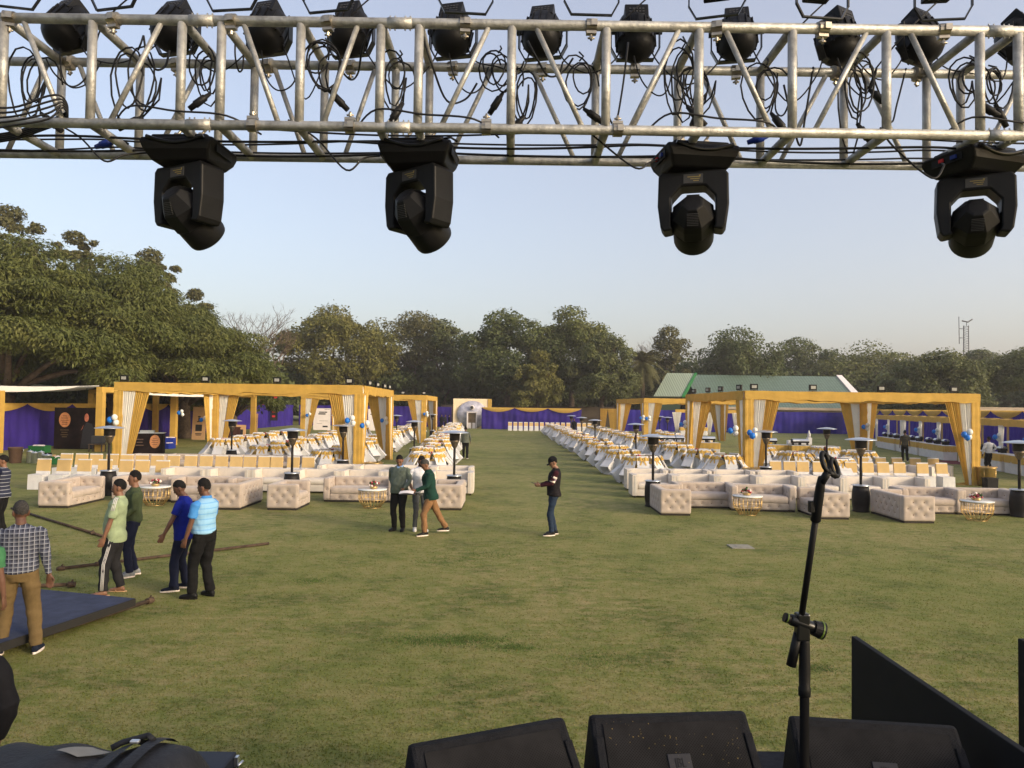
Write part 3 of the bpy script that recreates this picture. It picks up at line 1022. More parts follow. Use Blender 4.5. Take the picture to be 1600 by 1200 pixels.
def tufted_sofa(L):
    """front towards local -y"""
    t = thing('tufted_sofa', '', 'sofa')
    Dp, H, A = .84, .70, .20
    m = MB(); m.box((0, 0, .025), (L - .06, Dp - .06, .05)); m.build('plinth', M['sofabase'], t)
    st = .03
    for s in (-1, 1):
        sofa_part('arm', (A, Dp, H - .05), (s * (L / 2 - A / 2), 0, .05 + (H - .05) / 2), t, M['beige'], .05, st, ('+x', '-x', '-y'))
    sofa_part('backrest', (L - 2 * A + .02, .22, H - .06), (0, Dp / 2 - .11, .05 + (H - .05) / 2), t, M['beige'], .05, st, ('+y', '-y'))
    sofa_part('front_rail', (L - 2 * A + .02, .16, .19), (0, -Dp / 2 + .095, .05 + .095), t, M['beige'], .03, st, ('-y',), sp=.3)
    sofa_part('seat_cushion', (L - 2 * A, Dp - .22, .20), (0, -.10, .33), t, M['beige'], .05, .05, (), .02)
    return t


def cream_sofa(L):
    t = thing('cream_sofa', '', 'sofa')
    Dp, H, A = .80, .74, .19
    m = MB()
    for sx in (-1, 1):
        for sy in (-1, 1):
            m.box((sx * (L / 2 - .1), sy * (Dp / 2 - .1), .03), (.05, .05, .06))
    m.build('feet', M['sofabase'], t)
    for s in (-1, 1):
        sofa_part('arm', (A, Dp, H - .06), (s * (L / 2 - A / 2), 0, .06 + (H - .06) / 2), t, M['cream'], .03, .08)
        sofa_part('arm_panel', (.03, .012, H - .16), (s * (L / 2 - A / 2), -Dp / 2 - .001, .42), t, M['creamlite'], .004, .3)
    sofa_part('backrest', (L - 2 * A + .01, .2, H - .07), (0, Dp / 2 - .1, .06 + (H - .06) / 2), t, M['cream'], .04, .07)
    sofa_part('base', (L - 2 * A + .01, Dp - .1, .22), (0, -.02, .06 + .11), t, M['cream'], .02, .1)
    sofa_part('seat_cushion', (L - 2 * A - .01, Dp - .24, .18), (0, -.09, .37), t, M['cream'], .045, .06, (), .02)
    return t


TS = {L: tufted_sofa(L) for L in (1.3, 1.55, 1.8, 2.1)}
CS = cream_sofa(1.45)
used = set()


def place(root, loc, rz, label, group):
    if id(root) not in used:
        used.add(id(root))
        root.location = loc; root.rotation_euler = (0, 0, rz)
        root['label'] = label; root['group'] = group
        return root
    return dup(root, loc, rz, label, group)


def sofa_end(u, v, L, facing, label):
    """sofa seen end-on; (u,v) is the ground point of the middle of its near end; facing +1 = faces right"""
    g = G(u, v)
    place(TS[L], (g.x, g.y + L / 2, 0), PI / 2 if facing > 0 else -PI / 2, label, 'tufted beige sofas')


def sofa_front(u, v, L, rz, label, dx=0):
    g = G(u, v)
    place(TS[L], (g.x + math.sin(rz) * -.42 + dx, g.y + .42, 0), rz, label, 'tufted beige sofas')


sofa_end(1056, 806, 1.55, 1, 'tufted beige sofa end-on at the aisle edge of the right group, facing right')
sofa_front(1105, 794.5, 1.8, 0, 'tufted beige sofa facing the stage, left of the flower table in the right group')
sofa_front(1193, 799.5, 1.8, -.10, 'tufted beige sofa facing the stage just behind the right flower table with red flowers')
sofa_end(1304, 812, 1.55, -1, 'tufted beige sofa end-on behind the microphone clip, facing left')
sofa_end(1437, 818, 1.8, 1, 'tufted beige sofa end-on right of the black heater base, its long back showing')
sofa_front(1460, 803.5, 1.8, -.03, 'tufted beige sofa facing the stage, half hidden by the end-on sofa at the right')
sofa_front(1547, 805.5, 1.8, -.05, 'tufted beige sofa behind the round table at the right edge')
sofa_front(1640, 809, 1.8, 0, 'tufted beige sofa cut off by the right edge of the photo')
sofa_end(82, 794, 1.8, 1, 'leftmost tufted beige sofa, end-on with its seat facing right')
sofa_front(222, 783.5, 1.8, 0, 'tufted beige sofa behind the left round table and the olive sweater man')
sofa_front(315, 786, 1.8, .04, 'tufted beige sofa behind the two men in blue')
sofa_end(351, 797, 1.8, -1, 'tufted beige sofa end-on right of the men in blue, facing left')
sofa_end(440, 797.5, 1.3, 1, 'small tufted beige sofa end-on in the middle left, seat facing right')
sofa_front(560, 785, 2.1, 0, 'long tufted beige sofa behind the round table beside the three men')
sofa_end(698, 797.5, 1.55, -1, 'tufted beige sofa end-on right of the three men')
for i in range(5):
    g = D(236 + 54 * i, 700, 30.6)
    place(TS[1.55], (g.x, 30.6 + .2 * (i % 2), 0), random.uniform(-.06, .06), f'tufted beige sofa behind the left chair rows, {ORD[i]} from the left', 'tufted beige sofas')


def cream_row(u0, u1, v, n, lab, side):
    a, b = G(u0, v), G(u1, v + (u1 - u0) * .0134)
    sp = (b.x - a.x) / n
    for i in range(n):
        x = a.x + sp * (i + .5)
        place(CS, (x, a.y + (b.y - a.y) * (i + .5) / n + .40, 0), random.uniform(-.012, .012), f'cream leather sofa in the {lab} of the {side} block, {ORD[i]} from the left', 'cream leather sofas in rows')


cream_row(990, 1452, 778, 7, 'front row', 'right')
cream_row(978, 1250, 767, 4, 'back row', 'right')
cream_row(250, 739, 768, 7, 'front row', 'left')
cream_row(497, 737, 760, 4, 'back row', 'left')
for i in range(3):
    g = D(1348 + 55 * i, 740, 29.5)
    place(CS, (g.x, 29.5, 0), (0, .05, .5)[i], f'pale sofa behind the right chair rows, {ORD[i]} from the left', 'pale sofas behind the chairs')

# ================================================================ coffee tables with flowers
def coffee_table(u, v, label, fl):
    g = G(u, v)
    loc = (g.x, g.y + .22, 0)
    t = thing('coffee_table', label, 'table', loc, 0, 'round brass coffee tables')
    m = MB(); m.lathe([(.40, .50), (.405, .505), (.405, .525), (.40, .53), (.001, .53)], 36); m.lathe([(.001, .50), (.40, .50)], 36); m.build('table_top', M['tabletop'], t)
    m = MB()
    for k in range(20):
        a = 2 * PI * k / 20
        m.tube([(r * math.cos(a), r * math.sin(a), z) for r, z in ((.375, .50), (.375, .26), (.365, .20), (.22, .015))], .008, 6)
    for r, z in ((.375, .49), (.375, .24), (.225, .012)):
        m.tube([(r * math.cos(2 * PI * k / 32), r * math.sin(2 * PI * k / 32), z) for k in range(33)], .008, 6)
    m.build('wire_frame', M['goldmetal'], t)
    f = thing('flower_bowl', fl, 'flowers', (loc[0] + random.uniform(-.05, .05), loc[1], .53), 0, 'flower bowls on coffee tables')
    m = MB(); m.lathe([(.08, 0), (.11, .03), (.12, .06), (.10, .065)], 16); m.build('bowl', M['goldmetal'], f)
    for mt, n, nm in (('flower', 12, 'dark_blooms'), ('flowerw', 9, 'pale_blooms'), ('foodgreen', 8, 'leaves')):
        m = MB()
        for _ in range(n):
            a, r = random.random() * 6.28, random.uniform(0, .14)
            m.ball((r * math.cos(a), r * math.sin(a), .10 + random.uniform(-.03, .06) + .05 * (1 - r / .14)), random.uniform(.025, .04), 7, jit=.15)
        m.build(nm, M[mt], f)


coffee_table(1172, 806, 'round pale coffee table with brass wire frame in the right sofa group', 'bowl of red and pale flowers on the table of the right sofa group')
coffee_table(1535, 815, 'round pale coffee table with brass frame near the right edge', 'dark flower bowl on the table near the right edge')
coffee_table(236, 791, 'round pale coffee table behind the olive sweater man', 'flower bowl on the table behind the olive sweater man')
coffee_table(579, 795, 'round pale coffee table left of the three men', 'pale flower bowl on the table left of the three men')

# ================================================================ patio heaters
def heater_proto():
    t = thing('patio_heater', '', 'patio heater')
    m = MB(); m.lathe([(.20, 0), (.235, .01), (.235, .03), (.215, .06), (.235, .20), (.245, .38), (.235, .58), (.205, .74)], 28); m.build('base', M['heater'], t)
    m = MB(); m.lathe([(.235, .74), (.24, .745), (.24, .765), (.03, .78)], 28); m.build('base_lid', M['steel'], t)
    m = MB(); m.tube([(0, 0, .77), (0, 0, 1.62)], .038, 14); m.build('pole', M['heater'], t)
    m = MB(); m.lathe([(.04, 1.58), (.075, 1.63), (.09, 1.66), (.13, 1.78), (.155, 1.82)], 22); m.build('burner_cup', M['burner'], t)
    m = MB(); m.lathe([(.150, 1.82), (.158, 1.83), (.158, 1.99), (.165, 2.0), (.165, 2.03), (.001, 2.03)], 22); m.build('burner_screen', M['heater'], t)
    m = MB(); m.lathe([(.42, 2.045), (.425, 2.05), (.425, 2.058), (.30, 2.09), (.12, 2.12), (.001, 2.13)], 40); m.lathe([(.001, 2.11), (.12, 2.10), (.42, 2.045)], 40); m.build('reflector', M['steel'], t)
    return t


HP = heater_proto()
hs = [(172, 22.6, 'between the left sofas above the polo shirt man'), (458, 22.6, 'in front of the left cream sofas, tallest in the middle left'), (711, 22.5, 'beside the three men at the aisle end of the cream sofas'), (537, 28.0, 'in front of the draped front pillar of the left pavilion'),
      (363, 33, 'among the tables inside the left pavilion near the dark red counter'), (648, 36, 'right of the left pavilion behind the three men'), (526, 52, 'far behind the left pavilion beside the second pavilion pillar'), (620, 54, 'far left block beside the second pavilion drapes'), (676, 62, 'at the right pillar of the far left pavilion'),
      (1021, 21.7, 'behind the end-on sofa at the aisle edge of the right block'), (1197, 27.5, 'right of the front left pillar of the right pavilion'), (1345, 21.2, 'standing clear behind the microphone stand with its black base in view'), (1592, 20.6, 'cut off by the right edge of the photo'), (1292, 33, 'inside the right pavilion behind the microphone clip'),
      (994, 36.5, 'among the right aisle tables in front of the far pavilion'), (930, 46, 'right aisle, nearest of the far three'), (909, 56, 'right aisle, middle of the far three'), (893, 66, 'right aisle, farthest of the far three'), (1031, 70, 'left of the far pair against the purple cloth'), (1043, 64, 'right of the far pair against the purple cloth')]
for u, y, s_ in hs:
    g = D(u, 650, y)
    o = place(HP, (g.x, y, 0), random.random() * 6, 'mushroom patio heater ' + s_, 'patio heaters')

# ================================================================ chairs
def cover_shell(m):
    # skirt with slight flare and soft folds, then back slab
    def skirt(u, v):
        a = u * 4
        k = int(min(3, a)); f = a - k
        c = [(-.225, -.22), (.225, -.22), (.225, .22), (-.225, .22)]
        p, q = c[k], c[(k + 1) % 4]
        x, y = p[0] + (q[0] - p[0]) * f, p[1] + (q[1] - p[1]) * f
        fl = 1.04 - .04 * v
        w_ = .008 * math.sin(u * 60) * (1 - v)
        return (x * (fl + w_), y * (fl + w_), .455 * v)
    m.grid(skirt, 24, 3, 0, False)
    m.box((0, .0, .462), (.455, .445, .03))
    T = Matrix.Translation((0, .20, .46)) @ Matrix.Rotation(math.radians(-8), 4, 'X')
    m.box((0, 0, .255), (.44, .055, .51), T=T, taper=.97)
    return T


def row_chair():
    t = thing('banquet_chair', '', 'chair')
    m = MB(); T = cover_shell(m); m.build('chair_cover', M['white'], t)
    s = MB(); s.box((0, 0, .285), (.448, .066, .37), T=T, taper=.98)
    s.build('gold_band', M['tan'], t, .008)
    return t


def bow_chair():
    t = thing('bow_chair', '', 'chair')
    m = MB(); T = cover_shell(m); m.build('chair_cover', M['white'], t)
    s = MB(); s.box((0, 0, .36), (.452, .068, .13), T=T)
    s.build('sash', M['gold'], t, .008)
    b = MB()
    for sx in (-1, 1):
        b.grid(lambda u, v: (sx * (.02 + .14 * u), .045 + .03 * math.sin(PI * u), .36 + (v - .5) * (.05 + .12 * math.sin(PI * u * .75))), 6, 3, T=T)
        b.grid(lambda u, v: (sx * (.01 + .10 * u + .05 * (v - .5)), .042 + .012 * math.sin(4 * u), .35 - .26 * u + .03 * (v - .5)), 6, 2, T=T)
    b.ball((0, .055, .36), (.035, .03, .04), 8, T=T)
    b.build('bow', M['gold'], t)
    return t


RC, BC = row_chair(), bow_chair()
RCH = 'chairs in rows facing the stage'


def chair_row(us, v0, slope, lab, off=.0):
    for i, u in enumerate(us):
        g = G(u, v0 + slope * (u - us[0]))
        place(RC, (g.x + random.uniform(-.02, .02), g.y + .2 + random.uniform(-.03, .03), 0), random.uniform(-.05, .05), f'white chair with gold back band in the {lab}, {ORD[i]} from the left', RCH)


chair_row([54, 85, 118, 152, 184, 211, 243], 765, .0134, 'front left chair row')
chair_row([91, 116, 139, 163, 187, 211, 235, 262, 290, 313, 338, 361, 383, 406, 427, 452, 475], 752, .0134, 'back left chair row')
chair_row([1218, 1239, 1262, 1286, 1312, 1338, 1364, 1390, 1416, 1451, 1481], 762, .0134, 'front right chair row')
chair_row([1330, 1357, 1384, 1411, 1440, 1468], 752, .0134, 'back right chair row')
for r in range(2):
    for i in range(17):
        g = D(797 + 8.3 * i, 660, 86 + 1.6 * r)
        place(RC, (g.x, 86 + 1.6 * r, 0), 0, f'white chair, far {["front", "back"][r]} row by the purple cloth, {ORD[i]} from the left', 'far chair rows by the purple cloth')


# ================================================================ banquet tables with tipped chairs
def table_proto():
    t = thing('banquet_table', '', 'table')
    m = MB()
    n = 72
    def sk(u, v):
        a = 2 * PI * u
        fold = .018 * math.sin(a * 26) + .008 * math.sin(a * 41 + 1)
        r = .72 + (1 - v) * .03 + fold * (1 - v * .75)
        return (r * math.cos(a), r * math.sin(a), .745 * v + .01)
    m.grid(sk, 104, 4)
    m.lathe([(.72, .755), (.70, .76), (.001, .762)], 52)
    m.build('tablecloth', M['white'], t)
    o = MB()
    def ov(u, v):
        x, y = (u - .5) * 1.44, (v - .5) * 1.44
        r = math.hypot(x, y)
        z = .768
        if r > .735:
            d = r - .735
            k = .755 / r
            return (x * k, y * k, z - d * 1.0 + .01 * math.sin(14 * math.atan2(y, x)))
        return (x, y, z)
    o.grid(ov, 24, 24)
    o.build('gold_overlay', M['gold'], t)
    return t


TP = table_proto()
CP = thing('centrepiece', '', 'flowers')
m = MB(); m.lathe([(.07, 0), (.09, .02), (.10, .09), (.08, .1)], 12); m.build('vase', M['heater'], CP)
m = MB()
for _ in range(16):
    a, r = random.random() * 6.28, random.uniform(0, .15)
    m.ball((r * math.cos(a), r * math.sin(a), .15 + random.uniform(-.04, .1)), random.uniform(.03, .05), 6, jit=.25)
m.build('leaves', M['foodgreen'], CP)
m = MB()
for _ in range(12):
    a, r = random.random() * 6.28, random.uniform(0, .15)
    m.ball((r * math.cos(a), r * math.sin(a), .2 + random.uniform(-.05, .08)), random.uniform(.03, .045), 6, jit=.2)
m.build('blooms', M['flower'], CP)

cols = []
def col_right(c0):
    return lambda y: c0 - .0174 * y
spots = []   # (x, y, side, column, row)
for cname, c0, ks in (('aisle', 5.55, range(0, 14)), ('second', 9.2, range(0, 12)), ('third', 12.9, (0, 1, 2, 5, 6, 7, 8, 9)), ('fourth', 16.5, (1, 2))):
    for q, k in enumerate(ks):
        y = 28.6 + 3.75 * k + (1.2 if cname in ('second', 'fourth') else 0)
        spots.append((c0 - .0174 * y + random.uniform(-.15, .15), y, 'right', cname, q))
for cname, c0, ks in (('aisle', -3.3, range(0, 14)), ('second', -7.1, range(0, 12)), ('third', -10.6, (1, 2, 3, 4, 5, 6, 7, 8)), ('fourth', -14.1, (2, 3, 4, 5))):
    for q, k in enumerate(ks):
        y = 28.6 + 3.75 * k + (1.2 if cname in ('second', 'fourth') else 0)
        spots.append((c0 - .052 * (y - 28.6) + random.uniform(-.15, .15), y, 'left', cname, q))
spots.sort(key=lambda s: s[1])
POS = ['right', 'far right', 'far', 'far left', 'left', 'near left', 'near', 'near right']
nchair = 0
far_mb = MB()
white_f, gold_f = [], []
bc_src = [c for c in BC.children]
for (x, y, side, cname, q) in spots:
    tn = f'{ORD[q]} {side} {cname}'
    place(TP, (x, y, 0), random.random(), f'round white and gold banquet table, {ORD[q]} from the stage in the {side} {cname} column', 'round banquet tables')
    if y < 62:
        place(CP, (x + random.uniform(-.1, .1), y + random.uniform(-.1, .1), .77), random.random() * 6, f'flower centrepiece on the {tn} column table', 'table centrepieces')
    for k in range(8):
        a = 2 * PI * k / 8 + random.uniform(-.13, .13)
        R_ = .75 + random.uniform(.10, .2)
        tilt = math.radians(random.uniform(38, 50))
        # chair front (local -y) towards the table centre; pivots about its front feet
        pos = Vector((x + R_ * math.cos(a), y + R_ * math.sin(a), 0.0))
        Rz = Matrix.Rotation(a - PI / 2, 4, 'Z')
        Mx = Matrix.Translation(pos) @ Rz @ Matrix.Rotation(tilt, 4, 'X') @ Matrix.Translation((0, .235, 0))
        if nchair < 232:
            nchair += 1
            lab = f'white bow-backed chair tipped against the {POS[k]} side of the {tn} table'
            o = place(BC, (0, 0, 0), 0, lab, 'chairs tipped against the banquet tables')
            o.matrix_world = Mx
        else:
            for ch in bc_src:
                mi = 0 if ch.name.startswith('chair_cover') else 1
                far_mb.add([Mx @ v.co for v in ch.data.vertices], [tuple(p.vertices) for p in ch.data.polygons], mi)
tag(far_mb.build('distant_chairs', [M['white'], M['gold']]), 'mass of far white chairs with gold bows tipped against tables', 'chairs', None, 'stuff')

# ================================================================ pavilions
def drape_grid(m, top0, top1, bot0, bot1, nrm, folds, amp, mi=0, nv=16, sag=0.0):
    """cloth from the segment top0-top1 down to bot0-bot1 with gathered folds along nrm"""
    top0, top1, bot0, bot1, nrm = map(Vector, (top0, top1, bot0, bot1, nrm))
    nu = folds * 6
    ph = random.random() * 6
    def fn(u, v):
        p = (top0.lerp(top1, u)).lerp(bot0.lerp(bot1, u), v)
        f = amp * math.sin(2 * PI * folds * u + ph + .6 * math.sin(v * 3)) * (.55 + .6 * (1 - v)) + amp * .5 * math.sin(2 * PI * folds * u * 1.7 + 1.3 + v)
        return p + nrm * f
    m.grid(fn, nu, nv, mi)


PT = .34   # pillar thickness


def pavilion(label, fl, fr, bl, br, H, group, beam=.34):
    """four ground corners (front-left, front-right, back-left, back-right)"""
    c = [Vector((p[0], p[1], 0)) for p in (fl, fr, bl, br)]
    ctr = sum(c, Vector()) / 4
    t = thing('draped_pavilion', label, 'pavilion', ctr, 0, group)
    ex = (c[1] - c[0]).normalized(); ey = (c[2] - c[0]).normalized()
    ang = math.atan2(ex.y, ex.x)
    for k, p in enumerate(c):
        q = p - ctr
        Rz = Matrix.Translation(q) @ Matrix.Rotation(ang, 4, 'Z')
        m = MB()
        def pil(u, v):
            a = u * 4; s = int(min(3, a)); f = a - s
            cc = [(-1, -1), (1, -1), (1, 1), (-1, 1)]
            A, B = cc[s], cc[(s + 1) % 4]
            w_ = PT / 2 + .008 * math.sin(v * 37 + u * 5) + .006 * math.sin(u * 50)
            return ((A[0] + (B[0] - A[0]) * f) * w_, (A[1] + (B[1] - A[1]) * f) * w_, v * (H - beam))
        m.grid(pil, 24, 20, T=Rz, smooth=False)
        m.build('pillar', M['golddrape'], t)
        sx = 1 if k in (0, 2) else -1
        sy = 1 if k in (0, 1) else -1
        # drapes on both openings of this corner
        for (dirv, nrm, s_) in ((ex * sx, ey * -sy, 1), (ey * sy, ex * -sx, 1)):
            base = q + nrm * (PT / 2 - .06)
            z1 = H - beam * .15 if True else H
            a0, a1, a2 = PT / 2 - .02, PT / 2 + .52, PT / 2 + 1.12
            up = Vector((0, 0, 1))
            n_out = nrm
            w1, w2, w3 = PT / 2 - .06, PT / 2 + .10, PT / 2 + .22
            m = MB(); drape_grid(m, base + dirv * a0 + up * (H - .04), base + dirv * a1 + up * (H - .04), base + dirv * w1 + up * .02, base + dirv * w2 + up * .02, n_out, 6, .028)
            m.build('white_drape', M['whitedrape'], t)
            m = MB(); drape_grid(m, base + dirv * a1 + up * (H - .04), base + dirv * a2 + up * (H - .04), base + dirv * w2 + up * .02, base + dirv * w3 + up * .02, n_out, 7, .03)
            m.build('gold_drape', M['golddrape'], t)
    for a, b in ((0, 1), (2, 3), (0, 2), (1, 3)):
        A, B = c[a] - ctr, c[b] - ctr
        d = (B - A).normalized(); nrm = Vector((-d.y, d.x, 0))
        L = (B - A).length
        inset = 0 if (a, b) in ((0, 1), (2, 3)) else PT / 2 + .003
        ext = PT / 2 if inset == 0 else -PT / 2 - .003
        m = MB()
        def bm(u, v):
            cc = [(-1, 0), (1, 0), (1, 1), (-1, 1)]
            aa = v * 4; s = int(min(3, aa)); f = aa - s
            P0, P1 = cc[s], cc[(s + 1) % 4]
            w_ = (P0[0] + (P1[0] - P0[0]) * f) * PT / 2
            h_ = (P0[1] + (P1[1] - P0[1]) * f)
            wob = .018 * math.sin(u * 23 + v * 6 + A.x) + .012 * math.sin(u * 71 + A.y) + .01 * math.sin(u * 41 + v * 17)
            z = H - beam + h_ * beam + (wob * 1.2 - .03 * math.sin(u * PI) if h_ < .5 else wob * .3)
            return A + d * (-ext + (L + 2 * ext) * u) + nrm * (w_ + wob * .6) + Vector((0, 0, z))
        m.grid(bm, 48, 12, smooth=False)
        m.build('beam', M['golddrape'], t)
    return t, c


M['lens'] = mat('floodlight_lens', (.33, .33, .30), .2)


def floodlight(p, rz, label, group='floodlights on the pavilion beams'):
    t = thing('floodlight', label, 'floodlight', p, rz, group)
    m = MB(); m.box((0, 0, .17), (.30, .09, .22)); m.build('housing', M['black'], t, .008)
    m = MB(); m.box((0, -.047, .17), (.19, .012, .12)); m.build('lens', M['lens'], t)
    m = MB(); m.tube([(-.15, 0, .17), (-.15, 0, .03), (.15, 0, .03), (.15, 0, .17)], .012, 6); m.tube([(0, 0, 0), (0, 0, .04)], .02, 6); m.build('bracket', M['black'], t)


def balloons(p, label, n=3):
    t = thing('balloon_cluster', label, 'balloons', p, 0, 'balloon clusters tied to the drapes')
    pat = [('balblue', (-.10, -.02, 0)), ('balwhite', (.10, -.05, .10)), ('balwhite', (.12, .02, -.10)), ('balblue', (-.02, -.1, -.12))][:n]
    for mt, c in pat:
        m = MB(); r = random.uniform(.095, .118)
        m.ball(c, (r, r, r * 1.15), 14)
        m.lathe([(.001, -.02), (.018, -.018), (.008, 0)], 8, T=Matrix.Translation((c[0], c[1], c[2] - r * 1.15)))
        m.build('balloon', M[mt], t)


H1 = 3.62
YP = 29.0
fl, fr = D(187, 650, YP), D(561, 650, YP)
bl, br = D(336, 650, 38.7), D(609, 650, 38.7)
pav1, c1 = pavilion('gold and white draped pavilion at the front of the left block', fl, fr, bl, br, H1, 'draped pavilions')
fl2, fr2 = D(1169, 650, 29.3), D(1521, 650, 29.3)
bl2, br2 = D(1077, 650, 39.0), D(1350, 650, 39.0)
pav2, c2 = pavilion('gold and white draped pavilion at the front of the right block', fl2, fr2, bl2, br2, H1, 'draped pavilions')
H3 = 3.6
fl3, fr3 = D(474, 650, 55), D(662, 650, 55)
bl3, br3 = D(524, 650, 66), D(680, 650, 66)
pavilion('smaller looking draped pavilion behind, at the far end of the left block', fl3, fr3, bl3, br3, H3, 'draped pavilions')
fl4, fr4 = D(1009, 650, 55), D(1202, 650, 55)
bl4, br4 = D(966, 650, 66), D(1129, 650, 66)
pavilion('far draped pavilion at the back of the right block beside the aisle', fl4, fr4, bl4, br4, H3, 'draped pavilions')

ln = ['leftmost', 'second', 'third', 'rightmost']
for k, u in enumerate((194, 321, 433, 546)):
    floodlight((D(u, 600, YP).x, YP, H1), random.uniform(-.15, .15), f'small floodlight on the front beam of the left pavilion, {ln[k]}')
for k, f in enumerate((.25, .5, .75, .95)):
    p = c1[1].lerp(c1[3], f)
    floodlight((p.x, p.y, H1), 1.3, f'small floodlight on the aisle-side beam of the left pavilion, {ORD[k]} from the front')
for k, u in enumerate((1178, 1270, 1377, 1490)):
    floodlight((D(u, 600, 29.3).x, 29.3, H1), random.uniform(-.15, .15), f'small floodlight on the front beam of the right pavilion, {ln[k]}')
for k, f in enumerate((.12, .4, .62, .9)):
    p = c2[0].lerp(c2[2], f)
    floodlight((p.x, p.y, H1), -1.2, f'small floodlight on the aisle-side beam of the right pavilion, {ORD[k]} from the front')
for k, u in enumerate((560, 630, 663)):
    floodlight((D(u, 600, 55).x, 55, H3), 0, f'small floodlight on the front beam of the far left pavilion, {ORD[k]} from the left')
bl_ = [((176, 656), 28.7, 'left drape of the left pavilion'), ((547, 657), 28.6, 'right front drape of the left pavilion'), ((570, 665), 28.9, 'side drape right of the left pavilion front pillar', 2), ((600, 657), 38.3, 'back right drape of the left pavilion'), ((282, 645), 46, 'gold post behind the left counter'), ((318, 656), 38.4, 'back left drape of the left pavilion', 2),
       ((482, 649), 54.6, 'left drape of the far left pavilion', 2), ((665, 647), 54.6, 'right drape of the far left pavilion'), ((1145, 673), 29.2, 'side drape left of the right pavilion front pillar'), ((1175, 676), 28.9, 'front drape right of the right pavilion front pillar', 4), ((1067, 663), 38.6, 'back left drape of the right pavilion'), ((1510, 679), 28.9, 'right front drape of the right pavilion', 4),
       ((1352, 667), 38.6, 'back right drape of the right pavilion'), ((1003, 653), 54.6, 'left drape of the far right pavilion'), ((1012, 654), 54.6, 'front drape of the far right pavilion')]
for b in bl_:
    balloons(D(b[0][0], b[0][1], b[1]), 'blue and white balloons on the ' + b[2], b[3] if len(b) > 3 else 3)

# cloth puddle and gold tubs
g = G(1520, 757)
m = MB()
m.grid(lambda u, v: (g.x + (u - .5) * 1.5, g.y - .05 + (v - .5) * .6, max(0.004, .13 * math.exp(-((u - .5) * 3) ** 2 - ((v - .5) * 2.6) ** 2) * (1 + .5 * math.sin(u * 40 + v * 9)) - .012)), 40, 14)
o = m.build('cloth_puddle', M['golddrape'], None, off=g)
tag(o, 'gold cloth heaped on the grass at the foot of the right pavilion pillar', 'cloth')


def tub(u, v, d, label, h=.36):
    g = D(u, v, d)
    t = thing('gold_tub', label, 'tub', (g.x, d, 0), 0, 'gold tubs beside the pillars')
    m = MB(); m.lathe([(.26, .02), (.30, .04), (.34, h + .2), (.36, h + .22), (.33, h + .22), (.29, .06)], 24); m.build('bowl', M['goldmetal'], t)
    m = MB()
    for k in range(4):
        a = PI / 4 + k * PI / 2
        m.tube([(.3 * math.cos(a), .3 * math.sin(a), 0), (.33 * math.cos(a), .33 * math.sin(a), h + .3)], .014, 6)
    m.tube([(.37 * math.cos(2 * PI * k / 24), .37 * math.sin(2 * PI * k / 24), h + .24) for k in range(25)], .018, 6)
    m.build('stand', M['goldmetal'], t)


tub(1175, 740, 28.6, 'gold tub right of the front left pillar of the right pavilion')
tub(1541, 740, 29.0, 'gold tub beside the black crate at the right pavilion pillar', .5)
tub(584, 725, 28.8, 'gold tub right of the left pavilion front pillar')
g = D(1547, 750, 28.2)
m = MB(); m.box((0, 0, .19), (.40, .34, .38), taper=1.06); m.box((0, 0, .385), (.44, .38, .03))
o = m.build('black_crate', M['black'], None, .01); o.location = (g.x, 28.2, 0)
tag(o, 'black plastic crate standing at the gold tub by the right pillar', 'crate')
# ================================================================ cloth fences
def fence(label, a, b, H=2.65, swags=True, sp=4.6, name='cloth_fence', mt='purple'):
    a, b = Vector((a[0], a[1], 0)), Vector((b[0], b[1], 0))
    L = (b - a).length
    d = (b - a) / L
    n = Vector((d.y, -d.x, 0))
    t = thing(name, label, 'fence', (a + b) / 2, 0, 'purple cloth fences')
    off = (a + b) / 2
    m = MB()
    nu = int(L * 6)
    m.grid(lambda u, v: a - off + d * (L * u) + n * (.05 * math.sin(L * u * 1.9) + .045 * math.sin(L * u * 4.3 + v * 3) * (1.2 - v) + .03 * math.sin(L * u * 9.1) + .04 * math.sin(v * 9 + L * u * .4)) + Vector((0, 0, v * (H - .05 * abs(math.sin(PI * L * u / sp))))), nu, 7)
    m.build('purple_cloth', M[mt], t)
    if swags:
        k = max(1, round(L / sp)); s = L / k
        for i in range(k):
            m = MB()
            dep = random.uniform(.42, .62)
            m.grid(lambda u, v: a - off + d * (s * (i + u)) + n * (.11 + .06 * math.sin(PI * v) * math.sin(PI * u) + .015 * math.sin(v * 22)) + Vector((0, 0, H + .02 - v * (.04 + dep * math.sin(PI * u) ** .8))), 16, 8)
            m.build('swag', M['golddrape'], t)
    m = MB()
    for i in range(int(L / sp) + 1):
        p = a - off + d * (L * i / max(1, int(L / sp))) - n * .12
        m.tube([p, p + Vector((0, 0, H))], .03, 6)
    m.build('back_posts', M['rust'], t)
    return t


fence('purple cloth fence with gold swags along the left side', (-28.6, 30), (-28.6, 70))
fence('plain purple cloth fence at the far left corner', (-28.4, 70.5), (-28.4, 96), swags=False)
fence('purple cloth fence across the back of the left block', (-28.0, 97), (-7.9, 97), swags=False)
fence('purple cloth fence with gold swags across the back, right of the ball entrance', (-3.7, 91), (8.5, 89.5))
fence('purple cloth fence across the back of the right block', (13.2, 90), (41, 90), swags=False, mt='purpleblue')
fence('purple cloth fence with gold swags along the right side', (41, 89), (27.2, 30), H=3.0, mt='purpleblue')
